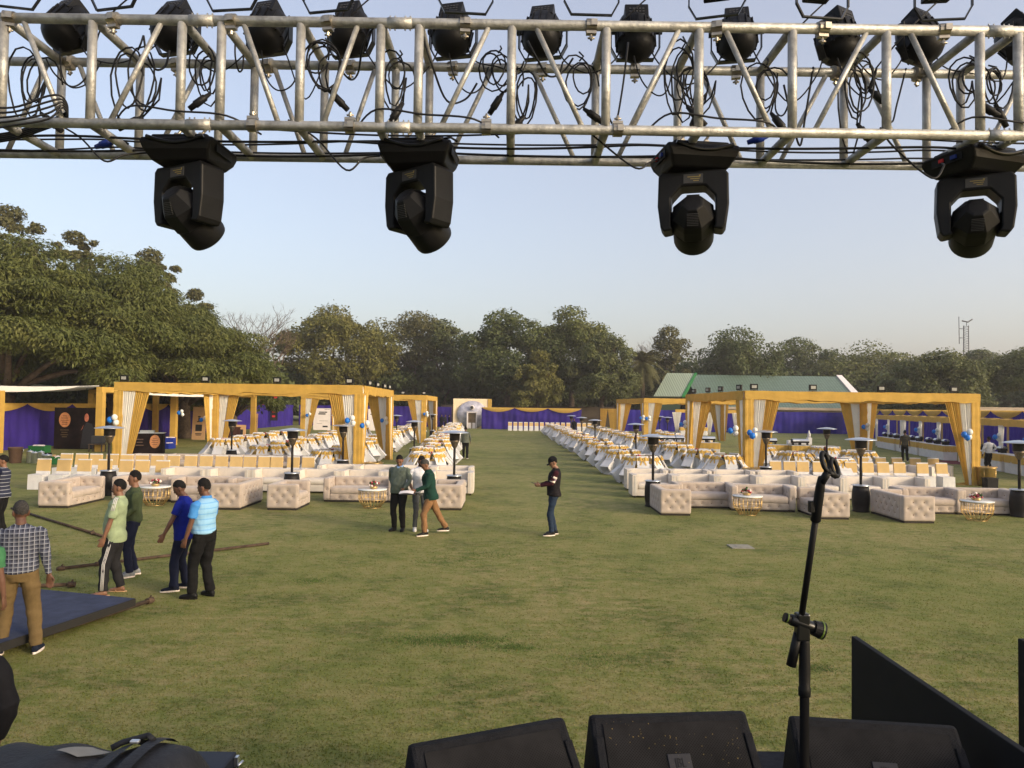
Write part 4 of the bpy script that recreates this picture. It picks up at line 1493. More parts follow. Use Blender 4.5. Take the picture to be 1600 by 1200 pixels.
# gold curtain closing the back fence
a, b = D(938, 650, 89), D(961, 650, 89)
m = MB(); drape_grid(m, (a.x, 89, 2.7), ((a.x + b.x) / 2, 89, 2.7), (a.x, 89, .02), ((a.x + b.x) / 2 - .35, 89, .02), (0, -1, 0), 8, .05)
drape_grid(m, ((a.x + b.x) / 2, 89, 2.7), (b.x + .3, 89, 2.7), ((a.x + b.x) / 2 + .35, 89, .02), (b.x + .3, 89, .02), (0, -1, 0), 8, .05)
o = m.build('gold_curtain', M['golddrape'], None, off=Vector((a.x, 89, 0)))
tag(o, 'gold curtain hanging in a gap of the back fence left of the far pavilion', 'curtain')

# ball entrance board
p0, p1 = D(708, 650, 93), D(768, 650, 93)
W = p1.x - p0.x
t = thing('entrance_board', 'entrance backdrop board printed with a big silver ball around a doorway', 'entrance', ((p0.x + p1.x) / 2, 93, 0))
m = MB(); m.box((0, .1, 1.86), (W, .1, 3.72)); m.box((-W / 2 + .1, 0.02, 1.86), (.2, .06, 3.7)); m.box((W / 2 - .25, .02, 1.86), (.5, .06, 3.7), 1); m.build('board', [mat('warm_white_board', (.78, .64, .44), .6, 0, .1, 1), M['golddrape']], t)
M['ballskin'] = mat('silver_ball_skin', (.42, .41, .47), .35, .2, .45, 1.2)
m = MB()
m.grid(lambda u, v: (math.sin(PI * v / 2) * math.cos(2 * PI * u) * 1.95, -.02 - .75 * math.cos(PI * v / 2), 1.72 + min(1.75, math.sin(PI * v / 2) * math.sin(2 * PI * u) * 1.75)), 40, 12)
m.build('ball', M['ballskin'], t)
m = MB(); m.box((-.0, -.86, .95), (.95, .12, 1.9)); m.build('doorway', mat('door_brown', (.14, .10, .06), .6, 0, .3, 3), t)
m = MB(); m.box((-.55, -.9, 1.0), (.16, .24, 2.0)); m.box((.55, -.9, 1.0), (.10, .24, 2.0)); m.box((0, -.9, 2.02), (1.25, .24, .12)); m.box((-.25, -.935, .36), (.36, .03, .7)); m.box((.25, -.935, .36), (.36, .03, .7)); m.build('door_frame', M['paper'], t)
m = MB(); m.lathe([(.001, 0), (.3, 0), (.3, .04), (.001, .04)], 24, T=Matrix.Translation((0, -.95, 2.62)) @ Matrix.Rotation(PI / 2, 4, 'X')); m.build('emblem', M['paper'], t)
m = MB(); m.lathe([(.12, 0), (.2, 0), (.2, .03), (.12, .03)], 24, T=Matrix.Translation((0, -1.0, 2.62)) @ Matrix.Rotation(PI / 2, 4, 'X')); m.build('emblem_ring', M['vent'], t)

# ================================================================ left canopy, bars and boards
def post(m, p, H, w=.34):
    m.box((p[0], p[1], H / 2), (w, w, H))


def open_frame(label, pts, H, edges, group=None, w=.36, b=.3):
    ctr = Vector((sum(p[0] for p in pts) / len(pts), sum(p[1] for p in pts) / len(pts), 0))
    t = thing('gold_canopy', label, 'canopy', ctr, 0, group)
    for p in pts:
        m = MB(); post(m, (p[0] - ctr.x, p[1] - ctr.y), H - b, w); m.build('post', M['golddrape'], t)
    for i, j in edges:
        A, B = Vector((*pts[i], 0)) - ctr, Vector((*pts[j], 0)) - ctr
        d = (B - A); L = d.length; a = math.atan2(d.y, d.x)
        m = MB(); m.box((0, 0, 0), (L + w * .96, w * .96, b), T=Matrix.Translation((A + B) / 2 + Vector((0, 0, H - b / 2))) @ Matrix.Rotation(a, 4, 'Z')); m.build('beam', M['golddrape'], t)
    return t


def gp(u, v, d):
    p = D(u, v, d)
    return (p.x, d)
A_, B_, C_, D_ = gp(-2, 650, 39.5), gp(157, 650, 41.7), gp(272, 650, 49), gp(143, 650, 52)
open_frame('gold clad canopy frame around the black bar at the left edge', [A_, B_, C_, D_], 3.65, [(1, 2), (2, 3)], 'gold canopy frames')
E_, F_, G_ = gp(243, 650, 58), gp(396, 650, 60), gp(330, 650, 64)
open_frame('gold clad canopy frame with the tan menu boards, farther back', [E_, F_, G_], 3.6, [(0, 1), (1, 2)], 'gold canopy frames')
def roofcloth(nm, label, a, b, c, d, sag):
    a, b, c, d = map(Vector, (a, b, c, d))
    m = MB()
    m.grid(lambda u, v: (a.lerp(b, u).lerp(d.lerp(c, u), max(0, v - .05) / .95) - Vector((0, 0, max(0, .05 - v) * 7 * math.sin(PI * min(1, u + .12)) ** .5))) + Vector((0, 0, -sag * math.sin(PI * u) * (.5 + .5 * math.sin(PI * v)) + .03 * math.sin(v * 30))), 20, 20)
    o = m.build(nm, M['whitedrape'], None, off=a)
    tag(o, label, 'cloth roof', 'white cloth roofs')
roofcloth('canopy_cloth', 'white ceiling cloth sagging over the left canopy frame', (A_[0] - 5, 38.6, 3.92), (B_[0], 41.5, 3.70), (D_[0], 52, 3.72), (A_[0] - 5, 52, 3.9), .38)
roofcloth('canopy_cloth', 'pale strip of ceiling cloth over the farther canopy frame', (B_[0] + .3, 43, 3.62), (C_[0] + 6, 50, 3.6), (C_[0] + 5, 56, 3.6), (D_[0] + 1, 54, 3.62), .15)

# printed bar backdrop (oval print and a man in a dark suit)
p0, p1 = G(84, 704.5), G(152, 703.5)
X0_, X1_, Yb = D(84, 700, 43.5).x, D(152, 700, 43.5).x, 43.5
W = X1_ - X0_
t = thing('printed_backdrop', 'black printed backdrop with a copper oval and a man in a suit', 'backdrop', ((X0_ + X1_) / 2, Yb, 0))
m = MB(); m.box((0, 0, 1.22), (W, .06, 2.44)); m.build('board', M['brownprint'], t)
def oval(m, x, z, rx, rz, y):
    m.prism([(x + rx * math.cos(2 * PI * k / 28), z + rz * math.sin(2 * PI * k / 28)) for k in range(28)], 'y', y - .004, y)
m = MB(); oval(m, -W / 2 + .62, 1.72, .34, .44, -.032); m.build('oval_print', M['copperfoil'], t)
m = MB()
for k, (w_, z) in enumerate([(.22, 1.95), (.40, 1.82), (.44, 1.70), (.34, 1.58), (.26, 1.46)]):
    m.box((-W / 2 + .62, -.039, z), (w_, .004, .03))
m.build('oval_lettering', M['brownprint'], t)
m = MB()
for w_, z in [(.5, 1.12), (.36, .98), (.44, .84), (.3, .72)]:
    m.box((-W / 2 + .62, -.034, z), (w_, .004, .05))
m.build('faint_lettering', mat('faint_gold', (.10, .065, .03), .6), t)
m = MB(); oval(m, W / 2 - .66, 1.86, .13, .24, -.033); m.prism([(W / 2 - .98, 1.1), (W / 2 - .82, 1.45), (W / 2 - .9, 1.2)], 'y', -.037, -.033); m.build('face_print', mat('skin_print', (.36, .12, .07), .6, 0, .4, 4), t)
m = MB(); m.prism([(W / 2 - 1.0, .05), (W / 2 - .86, 1.2), (W / 2 - .66, 1.6), (W / 2 - .34, 1.5), (W / 2 - .2, 1.1), (W / 2 - .25, .05)], 'y', -.034, -.031); m.build('suit_print', M['ink'], t)
# black bar counter with two ovals
X0_, X1_, Yb = D(193, 700, 39.6).x, D(248, 700, 41.6).x, 40.5
W = 2.35
t = thing('bar_counter', 'black bar counter with copper ovals printed on its front', 'bar', ((X0_ + X1_) / 2, Yb, 0), .30)
m = MB(); m.box((0, 0, .56), (W, .7, 1.12)); m.build('body', M['brownprint'], t)
m = MB(); m.box((0, .05, 1.14), (W + .06, .8, .04)); m.box((.3, .1, 1.22), (.7, .4, .12)); m.build('counter_top', M['steel'], t)
for x in (-W / 2 + .3, W / 2 - .42):
    m = MB(); oval(m, x, .68, .26, .36, -.352); m.build('oval_print', M['copperfoil'], t)
m = MB()
for x in (-W / 2 + .3, W / 2 - .42):
    for w_, z in [(.18, .86), (.32, .74), (.34, .64), (.24, .52)]:
        m.box((x, -.358, z), (w_, .004, .025))
for w_, z in [(.36, .8), (.3, .64), (.4, .48)]:
    m.box((0, -.353, z), (w_, .004, .05))
m.build('lettering', M['brownbin'], t)

def board(u, v, d, w, h, label, mt, bars, name='menu_board', lean=.08, cat='sign'):
    p = D(u, v, d)
    t = thing(name, label, cat, (p.x, d, 0), 0, None)
    m = MB(); m.box((0, 0, h / 2), (w, .05, h)); ob = m.build('panel', M[mt], t); ob.rotation_euler = (-lean, 0, 0)
    m = MB()
    for (x, z, bw, bh) in bars:
        m.box((x * w, -.029, z * h), (bw * w, .008, bh * h))
    m.build('print', M['ink'], ob)
    return t

menu = [(0, .36, .5, .2), (0, .62, .12, .1), (0, .55, .3, .03), (0, .18, .5, .03), (0, .14, .4, .02), (0, .70, .2, .04)]
board(310, 670, 56, 1.0, 2.5, 'tall tan menu board printed with a black square, inside the left pavilion opening', 'kraft', menu)
board(396, 670, 62, .62, 1.95, 'narrow tan menu board printed black, by the feather flags', 'kraft', menu)
board(376, 672, 52, .68, 1.3, 'pale tan board panel beside the dark red counter', 'kraft', [(0, .55, .45, .4)])
p = D(362, 672, 52)
t = thing('wooden_counter', 'dark red wooden counter under the left pavilion', 'counter', (p.x, 52.3, 0))
m = MB(); m.box((0, 0, .55), (1.2, .7, 1.1)); m.build('body', M['redwood'], t); m = MB(); m.box((0, 0, 1.12), (1.3, .8, .05)); m.build('top', M['redwood'], t)
wb = [(-.02, .82, .30, .05), (.22, .82, .16, .05), (0, .74, .42, .06), (.3, .95, .3, .015), (.2, .16, .3, .07), (-.15, .3, .3, .01), (.1, .42, .5, .012)]
board(503, 655, 80, 1.85, 2.35, 'white poster board with a short dark heading, left of the left pavilion pillar', 'paper', wb, 'poster_board', 0)
board(586, 655, 80, 1.5, 2.35, 'white poster board showing between the drapes of the left pavilion', 'paper', [(-.1, .75, .5, .03), (0, .6, .3, .04), (0, .4, .06, .5)], 'poster_board', 0)
tw = board(601, 655, 80.5, 1.2, 2.3, 'white poster board with a purple square, right of the other poster', 'paper', [(0, .2, .5, .03)], 'poster_board', 0)
m = MB(); m.box((.1, -.04, 1.6), (.5, .02, .6)); m.build('purple_square', M['purple'], tw)

def feather(u, v0, d, h, col, txt, label):
    p = D(u, 660, d)
    t = thing('feather_flag', label, 'flag', (p.x, d, 0), 0, 'feather flags by the back fence')
    m = MB(); m.tube([(0, 0, 0), (.02, 0, h * .6), (.25, 0, h)], .025, 6); m.build('pole', M['black'], t)
    m = MB()
    m.grid(lambda q, z: (.02 + .25 * max(0, z - .5) ** 1.5 * 2.2 + (q * .85) * (1 if z < .85 else max(.15, 1 - ((z - .85) / .15) ** 2)), .05 * math.sin(q * 3 + z * 5), .8 + (h - .8) * z), 4, 24)
    m.build('flag_cloth', M[col], t)
    m = MB()
    for k in range(6):
        m.box((.42 + .04 * k, -.07, 1.3 + k * .55), (.36, .01, .22))
    m.build('print', M[txt], t)
feather(405, 660, 88, 4.5, 'red', 'flowerw', 'red feather flag with white print, leftmost of three')
feather(413, 660, 87, 4.3, 'paper', 'red', 'white feather flag with red print, middle of three')
tf = feather(422, 660, 86, 4.4, 'ink', 'red', 'black feather flag with red discs, rightmost of three')

# crates, pots and bins by the left fence
def crate(u, v, d, w, dp, h, z, mt, label, cat='crate', fill=None, name='crate'):
    p = D(u, v, d)
    t = thing(name, label, cat, (p.x, d, z), random.uniform(-.2, .2))
    m = MB()
    tk = .02
    m.box((0, 0, tk / 2), (w, dp, tk)); m.box((-w / 2, 0, h / 2), (tk, dp, h)); m.box((w / 2, 0, h / 2), (tk, dp, h)); m.box((0, -dp / 2, h / 2), (w - tk - .002, tk, h - .006)); m.box((0, dp / 2, h / 2), (w - tk - .002, tk, h - .006))
    m.box((0, -dp / 2 - .012, h - .03), (w + .03, .02, .05)); m.box((0, dp / 2 + .012, h - .03), (w + .03, .02, .05))
    m.build('body', M[mt], t)
    if fill:
        m = MB()
        for _ in range(14):
            m.ball((random.uniform(-.4, .4) * w, random.uniform(-.4, .4) * dp, h - .02), (.09, .09, .06), 6, jit=.3)
        m.build('contents', M[fill], t)
crate(62, 700, 34.5, .72, .5, .32, .42, 'greencrate', 'green crate on top of a dark box by the left fence', fill='flowerw')
crate(63, 712, 34.5, .72, .5, .40, .004, 'black', 'dark box under the green crate by the left fence', fill=None)
crate(95, 720, 33.2, .60, .45, .34, .004, 'greencrate', 'green crate on the grass right of the steel pots', fill='flowerw')
crate(78, 702, 34.5, .36, .3, .30, .02, 'kraft', 'open cardboard box beside the stacked green crate', 'box', name='cardboard_box')
crate(259, 690, 45, .75, .5, .34, .004, 'bluecrate', 'blue crate standing on the grass behind the bar counter', fill='flowerw')
crate(266, 680, 45.4, .5, .45, .66, .004, 'bluecrate', 'taller blue crate behind the first blue crate', fill='flowerw')
p = D(24, 718, 33.5)
t = thing('waste_bin', 'brown round waste bin on the grass near the left edge', 'bin', (p.x, 33.5, 0))
m = MB(); m.lathe([(.22, 0), (.23, .02), (.29, .66), (.31, .68), (.31, .72), (.27, .72), (.2, .1)], 24); m.build('drum', M['brownbin'], t); m = MB(); m.tube([(.3, 0, .5), (.36, 0, .52), (.36, 0, .62), (.3, 0, .64)], .014, 6); m.build('handle', M['steel'], t)
for k, (u, h, r) in enumerate(((47, .52, .14), (55, .46, .17), (64, .5, .13), (74, .36, .2))):
    p = D(u, 718, 33.6)
    t = thing('steel_pot', 'steel pot on the grass by the left fence, ' + ['leftmost of four', 'second of four', 'third of four', 'widest of four'][k], 'pot', (p.x, 33.6, 0), 0, 'steel pots by the left fence')
    m = MB(); m.lathe([(r * .95, 0), (r, .02), (r, h), (r * 1.06, h + .01), (r * .9, h + .03), (.02, h + .06), (.02, h + .09), (.001, h + .09)], 20); m.build('body', M['steel'], t)
    m = MB(); m.tube([(r, 0, h * .6), (r + .05, 0, h * .65), (r + .05, 0, h * .8), (r, 0, h * .85)], .01, 6); m.build('handle', M['steel'], t)
p = D(128, 690, 40)
t = thing('low_table', 'small low table with a grey box under the suited man backdrop', 'table', (p.x, 41.5, 0))
m = MB(); m.box((0, 0, .42), (.8, .5, .04)); m.build('top', M['bark'], t)
for a in (-.35, .35):
    for b in (-.2, .2):
        m = MB(); m.box((a, b, .2), (.05, .05, .4)); m.build('leg', M['bark'], t)
m = MB(); m.box((.05, 0, .68), (.62, .35, .44)); o = m.build('grey_box', M['vent'], None, .01); o.location = (p.x, 41.5, .0); tag(o, 'grey box standing on the small low table', 'box')

# ================================================================ buffet booths down the right side
RA, RB = Vector((23.6, 33.0, 0)), Vector((28.6, 55.0, 0))
def along(t_, s=0.0):
    d = (RB - RA).normalized(); n = Vector((d.y, -d.x, 0))
    return RA + d * t_ + n * s
RL = (RB - RA).length
rang = math.atan2((RB - RA).y, (RB - RA).x)
def counter(label, a, b, mt_items=True, h=.86, dp=.7):
    a, b = Vector(a), Vector(b)
    L = (b - a).length; d = (b - a) / L
    t = thing('buffet_counter', label, 'counter', (a + b) / 2, math.atan2(d.y, d.x), 'buffet counters with gold and white skirts')
    m = MB()
    m.box((0, 0, h - .01), (L, dp, .03)); m.build('top', M['white'], t)
    m = MB()
    def sk(z0, z1, out):
        def f(u, v):
            P = [(-L / 2, -dp / 2), (L / 2, -dp / 2), (L / 2, dp / 2), (-L / 2, dp / 2)]
            q = u * 4; s = int(min(3, q)); ff = q - s
            A, B = P[s], P[(s + 1) % 4]
            x, y = A[0] + (B[0] - A[0]) * ff, A[1] + (B[1] - A[1]) * ff
            k = out + .012 * math.sin(u * 130)
            return (x + math.copysign(k, x), y + math.copysign(k, y), z0 + (z1 - z0) * v)
        return f
    m.grid(sk(.01, h - .30, .0), 80, 2); m.build('white_skirt', M['white'], t)
    m = MB(); m.grid(sk(h - .36, h - .005, .02), 80, 2); m.build('gold_skirt', M['gold'], t)
    return t
def chafing(p, rz, label):
    t = thing('chafing_dish', label, 'chafing dish', p, rz, 'dishes on the buffet counters')
    m = MB(); m.box((0, 0, .17), (.5, .32, .1)); m.box((-.2, 0, .06), (.03, .25, .12)); m.box((.2, 0, .06), (.03, .25, .12)); m.build('pan', M['black'], t)
    m = MB(); m.grid(lambda u, v: ((u - .5) * .5, -.16 * math.cos(PI * v), .222 + .13 * math.sin(PI * v)), 4, 10); m.build('lid', M['steel'], t)

segs = [(-2.2, 2.6, 'nearest, at the right edge'), (3.0, 7.6, 'second from the right edge'), (11.0, 15.6, 'third, beyond the red carpet'), (16.0, 20.8, 'fourth, behind the right pavilion'), (21.3, 26, 'fifth, farthest of the side row')]
for k, (a, b, s_) in enumerate(segs):
    counter('long buffet counter with gold over white skirt, ' + s_, along(b), along(a))
    nm = ['nearest', 'second', 'third', 'fourth', 'farthest'][k]
    for j in range(3):
        q = along(a + .8 + j * 1.5, 0); q.z = .885
        chafing(q, rang + random.uniform(-.1, .1), f'chafing dish on the {nm} side counter, {ORD[j]} along it')
# red carpet strip between
a, b = along(7.7, -.8), along(10.9, 3)
m = MB(); m.grid(lambda u, v: along(7.7 + 3.2 * u, -1.0 + 4.5 * v) + Vector((0, 0, .006)), 3, 3); tag(m.build('red_carpet', M['redcarpet']), 'dark red carpet strip between the side counters', None, None, 'structure')
# booth beams and white posts
for k, (a, b) in enumerate(((-2.6, 7.9), (9.6, 20.9), (21.1, 32))):
    nm = ['nearest the right edge', 'amid the side row', 'farthest of the side row'][k]
    A, B = along(a), along(b)
    t = thing('buffet_booth', 'gold beamed buffet booth with white draped posts, ' + nm, 'booth', A, rang, 'buffet booths along the right side')
    L = b - a
    for y in (-.3, -2.6):
        m = MB()
        m.grid(lambda u, v: (L * u, y + .16 * [-1, 1, 1, -1, -1][int(v * 4)], 2.2 + .34 * [0, 0, 1, 1, 0][int(v * 4)] + .012 * math.sin(u * 40)), 30, 4, smooth=False)
        m.build('beam', M['gold'], t)
    for x in (0, L):
        m = MB(); m.box((x, -1.45, 2.36), (.3, 2.0, .3)); m.build('beam', M['gold'], t)
    for i in range(4):
        x = .25 + (L - .5) * i / 3
        m = MB(); drape_grid(m, (x - .3, -.16, 2.25), (x + .3, -.16, 2.25), (x - .1, -.10, .02), (x + .1, -.10, .02), (0, 1, 0), 6, .03)
        m.box((x, -.2, 1.1), (.06, .06, 2.2)); m.build('white_post_drape', M['whitedrape'], t)
        m = MB(); m.box((x, -2.6, 1.1), (.09, .09, 2.2)); m.build('post', M['tan'], t)
    for i in (1, 2):
        x = .25 + (L - .5) * i / 3
        q = Matrix.Translation(A) @ Matrix.Rotation(rang, 4, 'Z') @ Vector((x, .05, 1.65))
        balloons(q, f'blue and white balloons on the {["near", "far"][i-1]} inner post, booth {nm}', 3)
# counters and booth inside / behind the right block
def ctr_px(u0, u1, v, d, label):
    counter(label, (D(u0, v, d).x, d, 0), (D(u1, v, d).x, d, 0))
ctr_px(1030, 1070, 700, 44.5, 'buffet counter with dark dishes left of the right pavilion back pillar')
ctr_px(1078, 1122, 702, 44.0, 'buffet counter with dark dishes seen through the right pavilion side')
ctr_px(1198, 1232, 695, 42.5, 'left buffet counter inside the right pavilion with white boxes behind')
ctr_px(1234, 1266, 697, 42.0, 'middle buffet counter inside the right pavilion')
ctr_px(1270, 1308, 700, 41.5, 'right buffet counter inside the right pavilion with small white boards')
for k, (u, d) in enumerate(((1036, 44.5), (1048, 44.5), (1062, 44.5), (1084, 44), (1097, 44), (1110, 44), (1244, 42), (1256, 42), (1206, 42.5))):
    chafing((D(u, 700, d).x, d, .885), random.uniform(-.1, .1), f'dark covered dish on the counters behind the right tables, {ORD[k]} from the left')
t = open_frame('small gold booth frame with white drapes by the back fence', [gp(1057, 650, 80), gp(1108, 650, 80), gp(1150, 650, 80)], 2.75, [(0, 1), (1, 2)], 'gold canopy frames', .25, .35)
for k, u in enumerate((1057, 1108, 1150)):
    x = D(u, 650, 80).x - t.location.x
    m = MB(); drape_grid(m, (x - .5, -.2, 2.45), (x + .5, -.2, 2.45), (x - .1, -.2, .02), (x + .1, -.2, .02), (0, -1, 0), 6, .04); m.build('white_drape', M['whitedrape'], t)
ctr_px(1062, 1104, 690, 79, 'far gold skirted counter in the small booth by the back fence')
# standing speaker/heater-like dark stack and white decor boxes
p = D(1216, 676, 46)
t = thing('decor_boxes', 'white model building blocks standing on a counter in the right pavilion', 'decor', (p.x, 42.6, .885))
m = MB(); m.box((0, 0, .16), (.9, .3, .32)); m.box((-.55, 0, .12), (.3, .3, .24)); m.box((.55, 0, .2), (.25, .25, .4)); m.build('blocks', M['white'], t, .01)
m = MB(); m.lathe([(.09, .4), (.09, .62), (.001, .85)], 8, T=Matrix.Translation((.55, 0, 0))); m.build('spire', M['white'], t)

# ================================================================ buildings, walls, mast
def rib_roof(name, col, sx, sy):
    m, nt, b = nodes(name)
    tc = N(nt, 'ShaderNodeTexCoord')
    br = N(nt, 'ShaderNodeTexBrick', Scale=1.0)
    br.offset = 0.0
    br.inputs['Color1'].default_value = (*col, 1)
    br.inputs['Color2'].default_value = (*[c * .85 for c in col], 1)
    br.inputs['Mortar'].default_value = (*[c * .45 for c in col], 1)
    br.inputs['Brick Width'].default_value = sx
    br.inputs['Row Height'].default_value = sy
    br.inputs['Mortar Size'].default_value = .05
    mp = N(nt, 'ShaderNodeMapping')
    mp.inputs['Rotation'].default_value = (0, 0, 0)
    nt.links.new(tc.outputs['Object'], br.inputs['Vector'])
    nt.links.new(br.outputs['Color'], b.inputs['Base Color'])
    b.inputs['Roughness'].default_value = .45
    return m


M['roof1'] = rib_roof('pale_green_sheet', (.30, .36, .25), .35, 30)
M['roof2'] = rib_roof('green_tile_sheet', (.135, .20, .15), .45, .5)
M['wallcream'] = mat('cream_wall', (.42, .34, .26), .85, 0, .15, .6)
M['greenpaint'] = mat('green_paint', (.02, .16, .03), .5)
bd = thing('green_roofed_hall', 'long hall with green sheet roofs behind the back fence', 'building', (D(1130, 640, 112).x, 112, 0))
ox = bd.location.x
def bx(u, d=112): return D(u, 640, d).x - ox
zr = lambda v, u, d: D(u, v, d).z
x0, x1 = bx(1081), bx(1326)
ridge, eave = zr(587, 1200, 116), zr(637, 1200, 108)
def slope(m, pa, pb, pc, pd, th=.12, n=1):
    a, b, c, d = map(Vector, (pa, pb, pc, pd))
    nn = (b - a).cross(d - a).normalized() * th
    m.add([a, b, c, d, a - nn, b - nn, c - nn, d - nn], [(0, 1, 2, 3), (7, 6, 5, 4), (0, 4, 5, 1), (1, 5, 6, 2), (2, 6, 7, 3), (3, 7, 4, 0)])
def roof_obj(nm, mt, corners):
    a, b, c, d = [Vector(p) for p in corners]      # eave-left, eave-right, ridge-right, ridge-left
    ux = (b - a).normalized(); n_ = ux.cross(d - a).normalized(); uy = n_.cross(ux)
    Mw = Matrix((ux, uy, n_)).transposed().to_4x4(); Mw.translation = a
    inv = Mw.inverted()
    m = MB(); q = [inv @ p for p in (a, b, c, d)]
    m.add(q + [p - Vector((0, 0, .12)) for p in q], [(0, 1, 2, 3), (7, 6, 5, 4), (0, 4, 5, 1), (1, 5, 6, 2), (2, 6, 7, 3), (3, 7, 4, 0)])
    o = m.build(nm, mt, bd); o.matrix_local = Mw
roof_obj('long_roof', M['roof2'], [(x0, -5, eave), (x1 + .8, -5, eave), (x1, 4, ridge), (x0, 4, ridge)])
roof_obj('rear_roof', M['roof2'], [(x1, 13, eave), (x0, 13, eave), (x0, 4.06, ridge - .01), (x1, 4.06, ridge - .01)])
m = MB(); m.box(((x0 + x1) / 2, 4, (eave - .15) / 2), (x1 - x0 - .8, 16, eave - .15)); m.build('wall', M['wallcream'], bd)
m = MB(); m.box(((x0 + x1) / 2, -5.2, eave - .12), (x1 - x0 + .5, .25, .35)); m.build('gutter', M['wallcream'], bd)
m = MB(); m.add([(x1 + .1, -5.1, eave + .1), (x1 + 1.3, -5.1, eave + .1), (x1 + .75, 4, ridge + .25), (x1 - .1, 4, ridge + .25), (x1 + .1, -5.1, eave - .2), (x1 + 1.3, -5.1, eave - .2), (x1 + .75, 4, ridge - .1), (x1 - .1, 4, ridge - .1)], [(0, 1, 2, 3), (7, 6, 5, 4), (0, 4, 5, 1), (1, 5, 6, 2), (2, 6, 7, 3), (3, 7, 4, 0)]); m.build('gable_trim', M['paper'], bd)
# left cross-gable
xl0, xl1, xr0, xr1 = bx(1021, 104), bx(1062, 104), bx(1042), bx(1084)
e1, r1 = zr(619, 1030, 104), zr(583, 1060, 112)
roof_obj('front_roof', M['roof1'], [(xl0, -8, e1), (xl1 + .2, -8, e1), (xr1, 0, r1), (xr0, 0, r1)])
m = MB(); m.add([(xl1 + .3, -8, e1 - .1), (xl1 + .75, -8, e1 - .1), (xr1 + .45, 0, r1 - .1), (xr1 + .1, 0, r1 - .1), (xl1 + .3, -8, e1 + .1), (xl1 + .75, -8, e1 + .1), (xr1 + .45, 0, r1 + .1), (xr1 + .1, 0, r1 + .1)], [(3, 2, 1, 0), (4, 5, 6, 7), (0, 1, 5, 4), (1, 2, 6, 5), (2, 3, 7, 6), (3, 0, 4, 7)]); m.build('green_trim', M['greenpaint'], bd)
m = MB(); m.box(((xl0 + xl1) / 2 + .6, -3.5, e1 / 2 - .1), (xl1 - xl0 - .8, 8, e1 - .3)); m.build('front_wall', mat('dark_green_wall', (.03, .05, .035), .8), bd)

p0, p1 = D(1500, 640, 78), D(1640, 640, 78)
m = MB(); m.box((0, 0, 1.65), (p1.x - p0.x + 12, .3, 3.3)); m.box((0, 0, 3.36), (p1.x - p0.x + 12.2, .42, .12))
o = m.build('boundary_wall', M['wallcream'], None); o.location = ((p0.x + p1.x) / 2 + 6, 78, 0); tag(o, 'sunlit cream boundary wall at the right edge behind the fence', 'wall')
p0, p1 = D(690, 640, 108), D(960, 640, 108)
m = MB(); m.box((0, 0, 1.4), (p1.x - p0.x, .3, 2.8)); m.box((0, 0, 2.85), (p1.x - p0.x + .2, .4, .1))
o = m.build('boundary_wall', mat('brown_wall', (.07, .055, .04), .9, 0, .4, .5), None); o.location = ((p0.x + p1.x) / 2, 108, 0); tag(o, 'dark brown wall under the trees behind the ball entrance', 'wall')

# radio mast
p = D(1508, 560, 240)
t = thing('radio_mast', 'thin lattice radio mast rising over the trees at the right', 'mast', (p.x, 240, 0))
zt = D(1508, 509, 240).z
m = MB()
for a, b in ((-.5, -.4), (.5, -.4), (0, .5)):
    m.tube([(a * 2.0, b * 2, 0), (a * 1.5, b * 1.5, zt)], .14, 5)
for k in range(40):
    z = zt * k / 40
    m.tube([(-.9, -.7, z), (.9, -.7, z + zt / 80)], .07, 4); m.tube([(.9, -.7, z + zt / 80), (0, .9, z + zt / 40)], .07, 4)
m.build('lattice', M['vent'], t)
z2 = D(1502, 495, 240).z
m = MB(); m.tube([(-1.9, 0, zt - 6), (-2.0, 0, z2)], .12, 5); m.tube([(-2, 0, zt - 1), (-.6, 0, zt - 1)], .1, 5); m.tube([(-2, 0, zt - 4), (-.6, 0, zt - 4)], .1, 5); m.tube([(-1, 0, zt + 1.6), (1, 0, zt + 1.2), (2.4, 0, zt + 2.2)], .22, 5); m.tube([(.5, 0, zt), (.5, 0, zt + 1.4)], .1, 5); m.build('aerials', M['vent'], t)

# ================================================================ rusty pipes and the deck panel
def pipe(a, b, r, label, joints=()):
    a, b = Vector(a), Vector(b)
    d = (b - a).normalized()
    t = thing('rusty_pipe', label, 'pipe', a, 0, 'rusty scaffold pipes on the grass')
    m = MB(); m.tube([(0, 0, 0), b - a], r, 12); m.build('tube', M['rust'], t)
    for f in joints:
        q = (b - a) * f
        m = MB(); m.tube([q - d * .05, q + d * .05], r * 1.55, 12, smooth=False); m.tube([q + Vector((0, 0, r)), q + Vector((0.02, 0, r * 2.6))], .013, 6); m.tube([q - d * .03 + Vector((0, -r * 1.7, 0)), q + d * .03 + Vector((0, -r * 1.9, .02))], .016, 6)
        m.build('coupler', M['rust'], t)
a, b = G(88, 889, .035), G(420, 849, .035)
pipe(a, b, .027, 'long rusty pipe on the grass behind the men, running right', (.02, .17))
a, b = G(18, 794, .035), G(162, 838, .035)
pipe(a, b, .027, 'rusty pipe on the grass running from the left edge to the polo shirt man', (.9,))
a, b = G(228, 941, .06), G(120, 915, .06)
Rr = G(212, 957); P1 = G(24, 1024); P2 = G(52, 931)
d1 = (P1 - Rr).normalized(); d2 = Vector((-d1.y, d1.x, 0)); d2 = d2 if d2.dot(P2 - Rr) > 0 else -d2
pipe(Rr - d2 * -.1 + Vector((.0, .10, .05)) - d1 * .35, Rr + d2 * .2 + d1 * 1.6 + Vector((0, 0, .05)), .029, 'rusty pipe end sticking out from under the blue deck panel on the right', (.02,))
q = G(117, 913, .05)
pipe(q, q + d1 * .1 + d2 * .9 + Vector((-.25, -.4, 0)), .029, 'short rusty pipe end showing behind the blue deck panel', (.04,))
